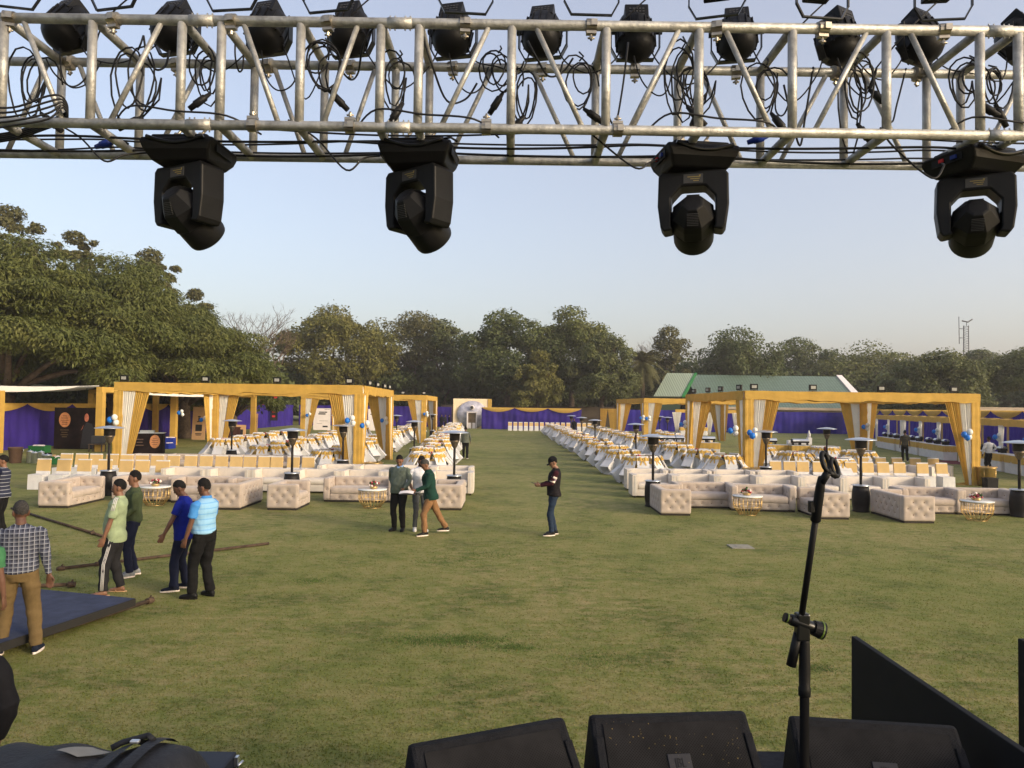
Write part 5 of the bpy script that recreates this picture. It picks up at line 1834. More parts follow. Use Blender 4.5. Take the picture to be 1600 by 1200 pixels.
dk = thing('deck_panel', 'blue grey carpeted stage deck panel lying on pipes on the grass', 'deck panel', (Rr.x, Rr.y, 0))
m = MB()
L1, L2 = 2.6, 2.44
C = [Vector((0, 0, 0)), d1 * L1, d1 * L1 + d2 * L2, d2 * L2]
area = (C[1] - C[0]).cross(C[3] - C[0]).z
if area < 0: C = [C[0], C[3], C[2], C[1]]
z0, z1 = .09, .19
m.add([c + Vector((0, 0, z0)) for c in C] + [c + Vector((0, 0, z1)) for c in C], [(3, 2, 1, 0), (0, 1, 5, 4), (1, 2, 6, 5), (2, 3, 7, 6), (3, 0, 4, 7), (4, 5, 6, 7)])
m.build('frame', M['deckedge'], dk, .006)
m = MB()
ctr = sum(C, Vector()) / 4
m.grid(lambda u, v: C[0].lerp(C[1], u).lerp(C[3].lerp(C[2], u), v) * .994 + ctr * .006 + Vector((0, 0, z1 + .004 + .002 * math.sin(u * 20) * math.sin(v * 17))), 24, 24)
m.build('carpet', M['deck'], dk)
# ================================================================ trees
def leaf_mat(name, a, b, c, trans=.3, scale=.35):
    m, nt, bs = nodes(name)
    tc = N(nt, 'ShaderNodeTexCoord')
    nz = N(nt, 'ShaderNodeTexNoise', Scale=scale, Detail=6.0, Roughness=.75)
    nt.links.new(tc.outputs['Object'], nz.inputs['Vector'])
    r = ramp(nt, [(.3, a), (.5, b), (.7, c)])
    nt.links.new(nz.outputs['Fac'], r.inputs['Fac'])
    nt.links.new(r.outputs['Color'], bs.inputs['Base Color'])
    bs.inputs['Roughness'].default_value = .6
    bs.inputs['Specular IOR Level'].default_value = .25
    t = N(nt, 'ShaderNodeBsdfTranslucent')
    nt.links.new(r.outputs['Color'], t.inputs['Color'])
    mx = N(nt, 'ShaderNodeMixShader'); mx.inputs[0].default_value = trans
    nt.links.new(bs.outputs[0], mx.inputs[1]); nt.links.new(t.outputs[0], mx.inputs[2])
    nt.links.new(mx.outputs[0], nt.nodes['Material Output'].inputs['Surface'])
    return m


LM = {
    'fern': leaf_mat('leaves_fern_green', (.072, .090, .024), (.118, .134, .036), (.165, .165, .050)),
    'dark': leaf_mat('leaves_dark_green', (.060, .080, .027), (.090, .112, .036), (.125, .138, .046)),
    'olive': leaf_mat('leaves_olive', (.092, .100, .022), (.140, .138, .034), (.195, .176, .048)),
    'brown': leaf_mat('leaves_brown_green', (.080, .082, .032), (.115, .112, .042), (.150, .140, .056)),
    'grey': leaf_mat('leaves_grey_green', (.078, .096, .034), (.115, .130, .046), (.155, .162, .060)),
}


def leaves(cl, n, size, aspect, droop, upn, r_):
    """cl: (k,7) clump centre, radii(3), weight -> quads"""
    cl = np.asarray(cl)
    w_ = cl[:, 6] / cl[:, 6].sum()
    idx = r_.choice(len(cl), n, p=w_)
    d = r_.normal(size=(n, 3)); d[:, 2] += .25
    d /= np.linalg.norm(d, axis=1)[:, None]
    rad = r_.random(n) ** .35
    rad = .30 + .78 * rad + np.abs(r_.normal(size=n)) * .16 * (r_.random(n) < .4)
    c = cl[idx, :3] + d * cl[idx, 3:6] * rad[:, None]
    nrm = d * .7 + r_.normal(size=(n, 3)) * .55; nrm[:, 2] += upn
    nrm /= np.linalg.norm(nrm, axis=1)[:, None]
    t = d.copy(); t[:, 2] = t[:, 2] * .4 - droop; t += r_.normal(size=(n, 3)) * .35
    t -= nrm * (t * nrm).sum(1)[:, None]
    t /= np.linalg.norm(t, axis=1)[:, None] + 1e-9
    b = np.cross(nrm, t)
    s = size * r_.uniform(.55, 1.3, n)[:, None]
    V = np.stack([c - t * s * .5, c + b * s * aspect * .5 + t * s * .05, c + t * s * .5 - nrm * s * .12, c - b * s * aspect * .5 + t * s * .05], 1).reshape(-1, 3)
    return V


def tree(label, u, vtop, wpx, d, kind, vbase=None, seed=1, n=9000, size=.5, aspect=.6, shape='round', group='trees around the lawn', trunk_h=None, crown_low=.18, droop=.1, upn=.5, nclump=46, lean=0, name='tree', bark='bark', csize=1.0, zsq=1.0):
    r_ = np.random.default_rng(seed)
    g = D(u, 650, d); x0, y0 = g.x, d
    top = D(u, vtop, d).z
    W = wpx * d / FPX
    t = thing(name, label, 'tree', (x0, y0, 0), 0, group)
    zl = top * crown_low
    rx, rz = W / 2, (top - zl) / 2
    zc = (top + zl) / 2
    cl = []
    if shape == 'round':
        nclump = int(nclump * 1.9); csize = csize * .78
    for k in range(nclump):
        dd = r_.normal(size=3); dd /= np.linalg.norm(dd)
        if shape == 'umbrella':
            dd[2] = abs(dd[2]) * .9 - .15
        elif dd[2] < -.55:
            dd[2] *= .5
        f = r_.uniform(.3, 1.0) ** .6 * .97
        cr = rx * r_.uniform(.17, .30) * csize
        c = np.array([dd[0] * f * (rx - cr * .5), dd[1] * f * (rx - cr * .5) * .85, zc + np.sign(dd[2]) * abs(dd[2]) ** .8 * f * (rz - cr * .6)])
        if shape == 'umbrella':
            c[2] = zl + (top - zl - cr * .5) * (1 - .75 * (math.hypot(c[0], c[1]) / rx) ** 2) * r_.uniform(.55, 1)
        e = r_.uniform(.7, 1.35, 3)
        cl.append([*c, cr * e[0], cr * e[1], cr * .72 * zsq * e[2], cr ** 2])
    # guarantee the silhouette top
    cl.append([r_.uniform(-.1, .1) * rx, 0, top - rx * .2, rx * .3, rx * .3, rx * .2, rx * rx * .09])
    cl = np.array(cl)
    n = int(n * (2.0 if shape == 'round' else 1.25)); size = size * (.8 if shape == 'round' else 1)
    V = leaves(cl, n, size, aspect, droop, upn, r_)
    V = V[:len(V) // 4 * 4]
    keep = V.reshape(-1, 4, 3)[:, :, 2].min(1) > .25
    V = V.reshape(-1, 4, 3)[keep].reshape(-1, 3)
    npmesh('crown', V, np.arange(len(V)).reshape(-1, 4), LM[kind], t)
    m = MB()
    tr = max(.16, W * .028)
    fork = Vector((lean, 0, max(1.6, zl + (top - zl) * .22)))
    m.tube([(0, 0, -.1), (lean * .3, .05, fork.z * .5), fork], [tr * 1.35, tr, tr * .85], 9)
    for k in range(10):
        c = cl[r_.integers(len(cl) - 1)]
        p = Vector(c[:3]); mid = fork.lerp(p, .5) + Vector((r_.normal() * .3, r_.normal() * .3, .4))
        m.tube([fork - Vector((0, 0, r_.uniform(0, .5))), mid, p], [tr * .55, tr * .32, tr * .1], 6)
    m.build('trunk', M[bark], t)
    return t


# left mass of spreading trees with fern-like leaves
tree('wide fern-leaved tree at the left edge of the photo', 10, 372, 430, 46, 'fern', seed=3, n=96000, size=.32, aspect=.30, shape='umbrella', crown_low=.07, droop=.5, upn=.9, nclump=95, csize=.75, zsq=.6)
tree('wide fern-leaved tree behind the left canopy, second from the left', 178, 402, 400, 52, 'fern', seed=4, n=89600, size=.32, aspect=.30, shape='umbrella', crown_low=.07, droop=.5, upn=.9, nclump=90, csize=.75, zsq=.6)
tree('fern-leaved tree sloping down above the left pavilion beam', 288, 474, 320, 58, 'fern', seed=5, n=67200, size=.32, aspect=.30, shape='umbrella', crown_low=.07, droop=.5, upn=.9, nclump=80, csize=.75, zsq=.6)
tree('low fern-leaved tree at the right end of the left tree mass', 366, 552, 180, 64, 'fern', seed=6, n=35200, size=.32, aspect=.30, shape='umbrella', crown_low=.05, droop=.5, upn=.9, nclump=50, csize=.8, zsq=.6)
tree('shaded tree under the left tree mass behind the left pavilion', 230, 520, 420, 70, 'dark', seed=16, n=22000, size=.6, crown_low=.04, nclump=60)
tree('shaded tree behind the left edge of the left fence', 20, 500, 420, 64, 'dark', seed=17, n=22000, size=.6, crown_low=.04, nclump=60)
tree('tall brownish tree rising behind the left edge', 8, 322, 140, 74, 'brown', seed=7, n=9000, size=.42, crown_low=.5, nclump=60, csize=.7)
tree('brownish tree top above the left tree mass, second from the left', 112, 362, 100, 80, 'brown', seed=8, n=7500, size=.42, crown_low=.5, nclump=54, csize=.7)
tree('brownish tree top above the left tree mass, third from the left', 228, 390, 105, 84, 'brown', seed=9, n=7500, size=.42, crown_low=.5, nclump=54, csize=.7)
tree('small dark tree top beside the bare tree', 300, 452, 80, 90, 'brown', seed=10, n=4200, size=.45, crown_low=.45, nclump=20)
# centre
tree('bright olive green tree lit by the sun, left of centre', 520, 478, 195, 112, 'olive', seed=11, n=19000, size=.55, crown_low=.10, nclump=64, csize=.85)
tree('airy tree with pale branches showing right of the bright olive tree', 645, 487, 160, 122, 'brown', seed=12, n=7500, size=.5, crown_low=.35, nclump=34, bark='barkpale')
tree('dull green tree filling the gap left of centre', 695, 500, 115, 120, 'grey', seed=13, n=8000, size=.55, crown_low=.08, nclump=36)
tree('broad dark green tree in the centre behind the ball entrance', 792, 484, 175, 110, 'dark', seed=14, n=18000, size=.55, crown_low=.08, nclump=60)
tree('tall green tree right of the central dark tree', 893, 479, 165, 113, 'fern', seed=15, n=17000, size=.55, crown_low=.10, nclump=56)
tree('sunlit lower tree in front, right of centre', 940, 520, 120, 104, 'grey', seed=18, n=12000, size=.5, crown_low=.08, nclump=46)
tree('low sunlit tree in front of the central dark tree', 838, 548, 95, 103, 'olive', seed=19, n=8500, size=.48, crown_low=.08, nclump=36)
tree('narrow brownish tree behind the date palm', 1043, 511, 100, 122, 'brown', seed=20, n=6500, size=.5, crown_low=.1, nclump=28)
tree('dark round tree behind the hall roof', 1155, 512, 165, 122, 'dark', seed=21, n=14000, size=.55, crown_low=.08, nclump=52)
tree('dark tree behind the middle of the long hall roof', 1252, 528, 160, 138, 'dark', seed=22, n=11000, size=.55, crown_low=.08, nclump=46)
tree('flat topped spreading tree behind the right end of the hall', 1350, 534, 225, 134, 'fern', seed=23, n=15000, size=.5, shape='umbrella', crown_low=.12, nclump=60, zsq=.6)
tree('sunlit round tree above the right pavilion beam', 1470, 546, 160, 88, 'grey', seed=24, n=17000, size=.42, crown_low=.14, nclump=56)
tree('tree with bare lower trunks at the right edge', 1600, 541, 150, 92, 'fern', seed=25, n=13000, size=.42, crown_low=.38, nclump=44, lean=.6)
tree('distant flat topped tree beside the radio mast', 1535, 546, 90, 150, 'dark', seed=26, n=6000, size=.55, crown_low=.4, nclump=26, shape='umbrella')
tree('low tree left of the sunlit round tree, over the right pavilion beam', 1418, 585, 110, 92, 'grey', seed=27, n=9000, size=.42, crown_low=.1, nclump=36)
# dark undergrowth trees closing the back
for k, (u, v, d_) in enumerate([(440, 575, 125), (545, 590, 130), (640, 585, 128), (735, 560, 130), (820, 580, 132), (905, 575, 130), (990, 570, 128), (1075, 560, 134), (1180, 560, 136), (1290, 565, 136), (1390, 570, 130), (1490, 585, 120), (1590, 585, 125), (1690, 560, 110), (-70, 480, 80), (330, 560, 100), (400, 560, 110), (598, 556, 124)]):
    tree('dark understorey tree in the back row of trees, ' + ORD[k] + ' of the row', u, v, 230, d_, 'dark', seed=40 + k, n=7000, size=.85, aspect=.7, crown_low=.01, nclump=44, name='understorey_tree', group='understorey trees')


def branchy(label, u, vtop, d, wpx, seed, mt):
    r_ = random.Random(seed)
    g = D(u, 650, d)
    top = D(u, vtop, d).z; W = wpx * d / FPX
    t = thing('bare_tree', label, 'tree', (g.x, d, 0))
    m = MB()
    def grow(p, dr, L, r, lv):
        q = p + dr * L
        mid = (p + q) / 2 + Vector((r_.gauss(0, .06), r_.gauss(0, .06), r_.gauss(0, .04))) * L
        m.tube([p, mid, q], [r, r * .82, r * .66], 5 if lv > 1 else 8)
        if lv >= 6: return
        for _ in range(3 if lv < 5 else 2):
            nd = (dr + Vector((r_.gauss(0, .40), r_.gauss(0, .40), r_.gauss(.16, .22)))).normalized()
            grow(q, nd, L * r_.uniform(.58, .78), max(.012, r * .56), lv + 1)
    grow(Vector((0, 0, 0)), Vector((0, 0, 1)), top * .33, .34, 0)
    m.build('branches', M[mt], t)


branchy('bare leafless tree between the left trees and the bright olive tree', 382, 478, 96, 100, 5, 'bark')
branchy('thin bare tree with brown twigs beside the bright olive tree', 418, 520, 104, 60, 8, 'bark')
branchy('small bare branches sticking up beside the date palm', 1018, 528, 125, 40, 9, 'barkpale')


def palm(label, u, vtop, d, seed):
    r_ = random.Random(seed)
    g = D(u, 650, d); top = D(u, vtop, d).z - 1.2
    t = thing('date_palm', label, 'tree', (g.x, d, 0))
    m = MB(); m.tube([(0, 0, 0), (.1, 0, top * .5), (-.1, 0, top)], [.42, .33, .3], 10); m.build('trunk', M['bark'], t)
    m = MB()
    for k in range(84):
        a = r_.random() * 6.283; el = r_.uniform(-1.25, 1.2); L = r_.uniform(3.0, 4.0)
        P = []
        for i in range(7):
            s = i / 6
            e = el - 1.5 * s * s
            rr = L * s * math.cos(el * .8) * (1 - .15 * s); zz_ = L * s * math.sin(el) - 1.5 * s * s
            P.append(Vector((rr * math.cos(a), rr * math.sin(a), top + zz_)))
        sd = Vector((-math.sin(a), math.cos(a), 0))
        for i in range(6):
            for j in range(4):
                p = P[i].lerp(P[i + 1], j / 4); dr = (P[i + 1] - P[i]).normalized()
                l = .75 * (1 - abs((i + j / 4) / 6 - .45)) + .1
                for sg in (-1, 1):
                    tip = p + (sd * sg * .8 + dr * .6 + Vector((0, 0, -.35))) * l
                    m.add([p, p + dr * .14, tip], [(0, 1, 2)])
    m.build('fronds', LM['brown'], t)


palm('date palm with drooping brownish fronds left of the hall', 1003, 552, 109, 3)
# ================================================================ people
def finish(mb, name, mats, parent, voxel, smooth=6, wrinkle=0.0, seed=0):
    """merge the overlapping shells of mb into one continuous surface"""
    me = mb.mesh(name, mats[0])
    tmp = bpy.data.objects.new(name, me)
    COL.objects.link(tmp)
    r = tmp.modifiers.new('r', 'REMESH'); r.mode = 'VOXEL'; r.voxel_size = voxel; r.use_smooth_shade = True
    s = tmp.modifiers.new('s', 'SMOOTH'); s.iterations = smooth; s.factor = .5
    dg = bpy.context.evaluated_depsgraph_get()
    me2 = bpy.data.meshes.new_from_object(tmp.evaluated_get(dg))
    bpy.data.objects.remove(tmp); bpy.data.meshes.remove(me)
    if wrinkle:
        n = len(me2.vertices)
        co = np.empty(n * 3, np.float32); me2.vertices.foreach_get('co', co); co = co.reshape(-1, 3)
        no = np.empty(n * 3, np.float32); me2.vertices.foreach_get('normal', no); no = no.reshape(-1, 3)
        rr = np.random.default_rng(seed)
        w_ = np.zeros(n)
        for _ in range(7):
            k = rr.normal(size=3) * np.array([11, 11, 17]); ph = rr.random() * 6.28
            w_ += np.sin(co @ k + ph + 1.5 * np.sin(co @ (rr.normal(size=3) * 14)))
        w_ = np.maximum(w_ / 2.6, -1.2)
        co += no * (w_ * wrinkle)[:, None]
        me2.vertices.foreach_set('co', co.ravel())
    me2.materials.clear()
    for m_ in mats: me2.materials.append(m_)
    me2.polygons.foreach_set('use_smooth', np.ones(len(me2.polygons), bool))
    me2.update()
    o = bpy.data.objects.new(name, me2)
    COL.objects.link(o); o.parent = parent
    return o


def skinmat(name, c):
    m = mat(name, c, .5, 0, .08, 25, 0, None, .35)
    b = m.node_tree.nodes['Principled BSDF']
    b.inputs['Subsurface Weight'].default_value = .08
    b.inputs['Subsurface Radius'].default_value = (.01, .004, .002)
    return m


SK = [skinmat('skin_brown', (.185, .092, .056)), skinmat('skin_deep_brown', (.125, .060, .038)), skinmat('skin_light_brown', (.25, .135, .088))]
M['hair'] = mat('black_hair', (.008, .007, .007), .85, 0, .4, 60, .6, 120, .2)
M['hairgrey'] = mat('greying_hair', (.05, .047, .045), .9, 0, .6, 70, .6, 120, .2)
M['eye'] = mat('eye_dark', (.02, .015, .012), .2)


def ik(a, b, l1, l2, pole):
    a, b = Vector(a), Vector(b)
    d = b - a
    L = min(d.length, (l1 + l2) * .999)
    dn = d.normalized()
    b = a + dn * L
    x = (l1 * l1 - l2 * l2 + L * L) / (2 * L)
    h = math.sqrt(max(0, l1 * l1 - x * x))
    p = Vector(pole); p = p - dn * p.dot(dn)
    p = p.normalized() if p.length > 1e-5 else dn.orthogonal()
    return a + dn * x + p * h, b


def hand(m, w_, d, pn, side, curl=.5):
    """w_: wrist, d: fingers direction, pn: palm normal (inner side), side: direction of the thumb"""
    d, pn = Vector(d).normalized(), Vector(pn)
    pn = (pn - d * pn.dot(d)).normalized()
    s = d.cross(pn).normalized()
    if s.dot(Vector(side)) < 0: s = -s
    m.loft([(w_ - d * .01, s * .026, pn * .02), (w_ + d * .03, s * .036, pn * .017), (w_ + d * .07, s * .043, pn * .015), (w_ + d * .095, s * .042, pn * .011)], 12)
    for k, (o_, L) in enumerate(((.033, .070), (.011, .080), (-.011, .074), (-.033, .058))):
        p = w_ + d * .088 + s * o_
        pts = [p]; dd = d + s * o_ * 1.5
        for j, f in enumerate((.42, .32, .26)):
            an = curl * (.35 + .45 * j) + .08 * k
            dj = (dd.normalized() * math.cos(an) + pn * math.sin(an))
            p = p + dj * L * f; pts.append(p)
        m.tube(pts, [.0095, .009, .0082, .007], 8)
    p = w_ + d * .025 + s * .03
    t1 = p + (d * .6 + s * .62 + pn * .35) * .042; t2 = t1 + (d * .9 + s * .22 + pn * .35) * .034
    m.tube([w_ + d * .01 + s * .018, p, t1, t2], [.014, .013, .0105, .008], 8)


def shoe(name, an, fd, mt, parent, sole='white', sandal=False, skin=None):
    an = Vector(an); fd = Vector(fd); fd.z = 0; fd.normalize(); s = Vector((-fd.y, fd.x, 0)); z = an.z - .08
    base = Vector((an.x, an.y, z))
    m = MB()
    R = lambda y, h, w_, zc: (base + fd * y + Vector((0, 0, zc)), s * w_, Vector((0, 0, h)))
    m.loft([R(-.075, .026, .022, .045), R(-.06, .042, .034, .052), R(-.02, .05, .038, .058), R(.04, .042, .041, .05), R(.10, .032, .046, .04), R(.155, .026, .042, .034), R(.19, .016, .024, .028)], 14)
    if not sandal:
        m.tube([an + Vector((0, 0, .03)), base + Vector((0, 0, .05)) - fd * .012], [.05, .044], 12)
    o = finish(m, name, [mt], parent, .007, 3)
    m = MB()
    out = []
    for k in range(24):
        a = 2 * PI * k / 24
        y = .058 + .142 * math.cos(a); w_ = (.044 + .006 * math.cos(a)) * math.sin(a)
        out.append(base + fd * y + s * w_)
    m.add([p + Vector((0, 0, .002)) for p in out] + [p + Vector((0, 0, .026)) for p in out], [tuple(range(24))[::-1], tuple(range(24, 48))] + [(i, (i + 1) % 24, 24 + (i + 1) % 24, 24 + i) for i in range(24)])
    m.build('sole', M[sole] if sole in M else sole, o)
    return o


def person(label, foot, height, rz, C, pose, vox=.0085, group='men on the lawn'):
    """local frame: faces +y, x to its right"""
    t = thing('person', label, 'person', (foot[0], foot[1], foot[2] if len(foot) > 2 else 0), rz, group)
    s = height / 1.72
    t.scale = (s, s, s)
    bw = C.get('build', 1.0); belly = C.get('belly', 0.0)
    hipc = Vector(pose.get('hip', (0, 0, .90)))
    lean = Matrix.Translation(hipc) @ Matrix.Rotation(-pose.get('lean', 0), 4, 'X') @ Matrix.Rotation(pose.get('side', 0), 4, 'Y') @ Matrix.Rotation(pose.get('twist', 0), 4, 'Z') @ Matrix.Translation(-hipc) @ Matrix.Translation(hipc - Vector((0, 0, .90)))
    U = lambda x, y, z: lean @ Vector((x, y, z))
    Uv = lambda x, y, z: lean.to_3x3() @ Vector((x, y, z))
    skin = SK[C.get('skin', 0)]
    sh = {k: U(k * .178 * bw, -.01, 1.405) for k in (-1, 1)}
    arms = {}
    for k in (-1, 1):
        w_, pole = pose.get('armR' if k > 0 else 'armL', ((k * .25, .02, .86), (k * .5, -1, 0)))
        el, wr = ik(sh[k], w_, .285, .255, pole)
        arms[k] = (sh[k], el, wr)
    legs = {}
    for k in (-1, 1):
        an, pole = pose.get('legR' if k > 0 else 'legL', ((k * .10, 0, .08), (0, 1, 0)))
        hp = hipc + Vector((k * .092 * bw, 0, -.0))
        kn, a2 = ik(hp, an, .43, .405, pole)
        legs[k] = (hp, kn, a2)
    prof = [(.83, .10, .08, 0), (.90, .158, .115, -.005), (.97, .160, .118, 0), (1.05, .150, .108, .004), (1.15, .156, .112, .004), (1.27, .172, .120, .004), (1.36, .180, .112, -.005), (1.41, .165, .092, -.012), (1.445, .105, .074, -.016), (1.475, .062, .062, -.014)]
    def torso(m, inf=0.0, lo=0, hi=99, zb=None):
        rings = []
        for z, a, b, y in prof:
            if z < lo or z > hi: continue
            bl = belly * math.exp(-((z - 1.06) / .13) ** 2)
            f = bw if z < 1.44 else 1
            rings.append((U(0, y + bl * .6, z), Uv(a * f + inf + bl * .3, 0, 0), Uv(0, b * f + inf + bl * .6, 0)))
        m.loft(rings, 20)
    # head
    nb = U(0, -.012, 1.47)
    hd = pose.get('head', (0, 0))          # pitch down, yaw left
    Hm = Matrix.Translation(nb) @ lean.to_3x3().to_4x4() @ Matrix.Rotation(hd[1], 4, 'Z') @ Matrix.Rotation(-hd[0], 4, 'X')
    b = MB()
    torso(b, -.014)
    b.loft([(nb - Uv(0, 0, .05), Uv(.065, 0, 0), Uv(0, .06, 0)), (nb + Uv(0, .0, .02), Uv(.055, 0, 0), Uv(0, .058, 0)), (Hm @ Vector((0, .012, .075)), Uv(.052, 0, 0), Uv(0, .056, 0)), (Hm @ Vector((0, .015, .12)), Uv(.05, 0, 0), Uv(0, .05, 0))], 14)
    b.ball((0, -.002, .165), (.074, .094, .096), 20, T=Hm)
    b.loft([((0, .018, .035), (.03, 0, 0), (0, .042, 0)), ((0, .026, .050), (.046, 0, 0), (0, .056, 0)), ((0, .024, .085), (.060, 0, 0), (0, .064, 0)), ((0, .018, .125), (.068, 0, 0), (0, .074, 0)), ((0, .01, .16), (.072, 0, 0), (0, .084, 0))], 18, T=Hm)
    b.loft([((0, .086, .142), (.009, 0, 0), (0, .010, 0)), ((0, .100, .118), (.013, 0, 0), (0, .015, 0)), ((0, .103, .106), (.018, 0, 0), (0, .016, 0)), ((0, .092, .098), (.014, 0, 0), (0, .010, 0))], 10, T=Hm)
    b.tube([Hm @ Vector((-.045, .078, .152)), Hm @ Vector((0, .090, .156)), Hm @ Vector((.045, .078, .152))], [.010, .011, .010], 8)
    b.tube([Hm @ Vector((-.022, .083, .072)), Hm @ Vector((0, .092, .073)), Hm @ Vector((.022, .083, .072))], [.007, .010, .007], 8)
    b.ball((0, .074, .040), (.024, .018, .016), 10, T=Hm)
    for k in (-1, 1):
        b.loft([((k * .074, -.004, .088), (.006, 0, 0), (0, .012, 0)), ((k * .080, -.008, .115), (.008, 0, 0), (0, .020, 0)), ((k * .083, -.012, .140), (.008, 0, 0), (0, .022, 0)), ((k * .080, -.012, .156), (.005, 0, 0), (0, .012, 0))], 10, T=Hm)
        a, e, w_ = arms[k]
        b.tube([a - Uv(k * .03, 0, 0), a + (e - a) * .15, a + (e - a) * .55, e, e + (w_ - e) * .3, w_], [.034, .040, .040, .036, .039, .026], 12)
        hp = pose.get('handR' if k > 0 else 'handL', None)
        if hp is None:
            dd = (w_ - e).normalized() + Vector((0, .12, -.25)); hand(b, w_, dd, (-k, .15, 0), (0, 1, 0), .45)
        else:
            hand(b, w_, *hp)
        h_, kn, an = legs[k]
        b.tube([h_, h_.lerp(kn, .5), kn, kn.lerp(an, .35), an], [.075, .060, .046, .045, .036], 12)
        fd = pose.get('toeR' if k > 0 else 'toeL', (k * .2, 1, 0))
        F_ = Vector(fd).normalized(); S_ = Vector((-F_.y, F_.x, 0))
        zf = an.z - .08
        bb = Vector((an.x, an.y, zf))
        b.loft([(bb - F_ * .06 + Vector((0, 0, .04)), S_ * .028, Vector((0, 0, .03))), (bb + Vector((0, 0, .055)), S_ * .034, Vector((0, 0, .042))), (bb + F_ * .08 + Vector((0, 0, .042)), S_ * .038, Vector((0, 0, .026))), (bb + F_ * .16 + Vector((0, 0, .034)), S_ * .036, Vector((0, 0, .016)))], 12)
    body = finish(b, 'body', [skin], t, vox, 4)
    # eyes
    for k in (-1, 1):
        m = MB(); m.ball((k * .031, .078, .133), (.014, .010, .009), 8, T=Hm); m.build('eye', M['eye'], body)
    m = MB()
    for k in (-1, 1):
        m.tube([Hm @ Vector((k * .048, .079, .152)), Hm @ Vector((k * .032, .089, .160)), Hm @ Vector((k * .014, .094, .156))], [.004, .006, .005], 6)
    m.build('eyebrows', M['hair'], body)
    # hair
    hk = C.get('hair', 'hair')
    if hk:
        m = MB()
        def hf(u, v):
            a = 2 * PI * u; sa = math.sin(a)
            lim = 1.74 - .72 * sa ** .8 if sa > 0 else 1.74 - .52 * sa
            lim += .05 * math.sin(a * 7) + .03 * math.sin(a * 17 + 1)
            th = lim * v
            e = 1.075 - .075 * v ** 3
            n_ = (.0035 * math.sin(a * 13 + th * 17) + .0025 * math.sin(a * 29 - th * 23)) * (1 - v * .6)
            tp = C.get('hairtop', .004)
            return ((.0745 * e + n_) * math.sin(th) * math.cos(a), -.003 + (.0945 * e + n_) * math.sin(th) * sa, .165 + (.0965 * e + n_ + tp) * math.cos(th))
        m.grid(hf, 56, 18, T=Hm)
        m.build('hair', M[hk], t)
    if C.get('moustache'):
        m = MB(); m.tube([Hm @ Vector((-.03, .083, .079)), Hm @ Vector((-.012, .098, .088)), Hm @ Vector((0, .1, .087)), Hm @ Vector((.012, .098, .088)), Hm @ Vector((.03, .083, .079))], [.004, .008, .007, .008, .004], 8); m.build('moustache', M['hair'], t)
    if C.get('beard'):
        m = MB()
        m.loft([((0, .03, .022), (.032, 0, 0), (0, .048, 0)), ((0, .028, .042), (.053, 0, 0), (0, .064, 0)), ((0, .02, .075), (.067, 0, 0), (0, .070, 0)), ((0, .0, .105), (.073, 0, 0), (0, .07, 0)), ((0, -.01, .125), (.076, 0, 0), (0, .055, 0))], 20, T=Hm)
        m.build('beard', M['hair'], t)
        m = MB(); m.tube([Hm @ Vector((-.03, .083, .079)), Hm @ Vector((0, .099, .087)), Hm @ Vector((.03, .083, .079))], [.005, .008, .005], 8); m.build('moustache', M['hair'], t)
    if C.get('cap'):
        m = MB()
        m.grid(lambda u, v: ((.090 - .0 * v) * math.sin(PI / 2 * v) * math.cos(2 * PI * u), -.005 + .108 * math.sin(PI / 2 * v) * math.sin(2 * PI * u), .172 + .115 * math.cos(PI / 2 * v)), 30, 8, T=Hm)
        m.build('cap', M[C['cap']], t)
        m = MB()
        m.grid(lambda u, v: ((u - .5) * .15 * (1 - .25 * v), .085 + .085 * v * (1 - 1.2 * (u - .5) ** 2), .172 - .012 * v - .10 * (u - .5) ** 2), 10, 5, T=Hm); m.build('cap_peak', M[C['cap']], t)
    # shirt
    st, slv = C['shirt'], C.get('sleeve', .45)
    hem = C.get('hem', .86)
    m = MB()
    inf = C.get('loose', .016)
    rings = []
    zs = [hem, hem + .02] + [z for z, *_ in prof if hem + .03 < z < 1.46]
    for z in zs:
        a = np.interp(z, [p[0] for p in prof], [p[1] for p in prof]); bb = np.interp(z, [p[0] for p in prof], [p[2] for p in prof]); y = np.interp(z, [p[0] for p in prof], [p[3] for p in prof])
        if z < .97 and hem < .9: a, bb = .190, .136
        bl = belly * math.exp(-((z - 1.06) / .13) ** 2)
        f = bw if z < 1.44 else 1
        k_ = inf * (1.0 if z < 1.40 else .5)
        rings.append((U(0, y + bl * .6, z), Uv(a * f + k_ + bl * .3, 0, 0), Uv(0, bb * f + k_ + bl * .6, 0)))
    rings.append((U(0, -.012, 1.475 + C.get('collarh', .0)), Uv(.064, 0, 0), Uv(0, .064, 0)))
    m.loft(rings, 22)
    sls = []
    for k in (-1, 1):
        ms = m if not C.get('sleevemat') else MB()
        sls.append(ms)
        a, e, w_ = arms[k]
        sl = C.get('slv_r', .066)
        full = slv >= .99
        if full:
            ms.tube([a - Uv(k * .035, 0, .0), a + (e - a) * .12, a.lerp(e, .55), e, e.lerp(w_, .3), e.lerp(w_, .95)], [sl * .62, sl * .92, sl * .88, sl * .75, sl * .73, sl * .52], 14)
        else:
            ms.tube([a - Uv(k * .035, 0, .0), a + (e - a) * .12, a.lerp(e, slv), a.lerp(e, slv + .2)], [sl * .62, sl * .95, sl * 1.0, sl * 1.02], 14)
    finish(m, C.get('shirtname', 'shirt'), [M[st]], t, .010, 4, .0065, sum(map(ord, label)) % 1000)
    if ms is not m:
        for q_ in sls: finish(q_, 'sleeve', [M[C['sleevemat']]], t, .010, 3, .006, 5)
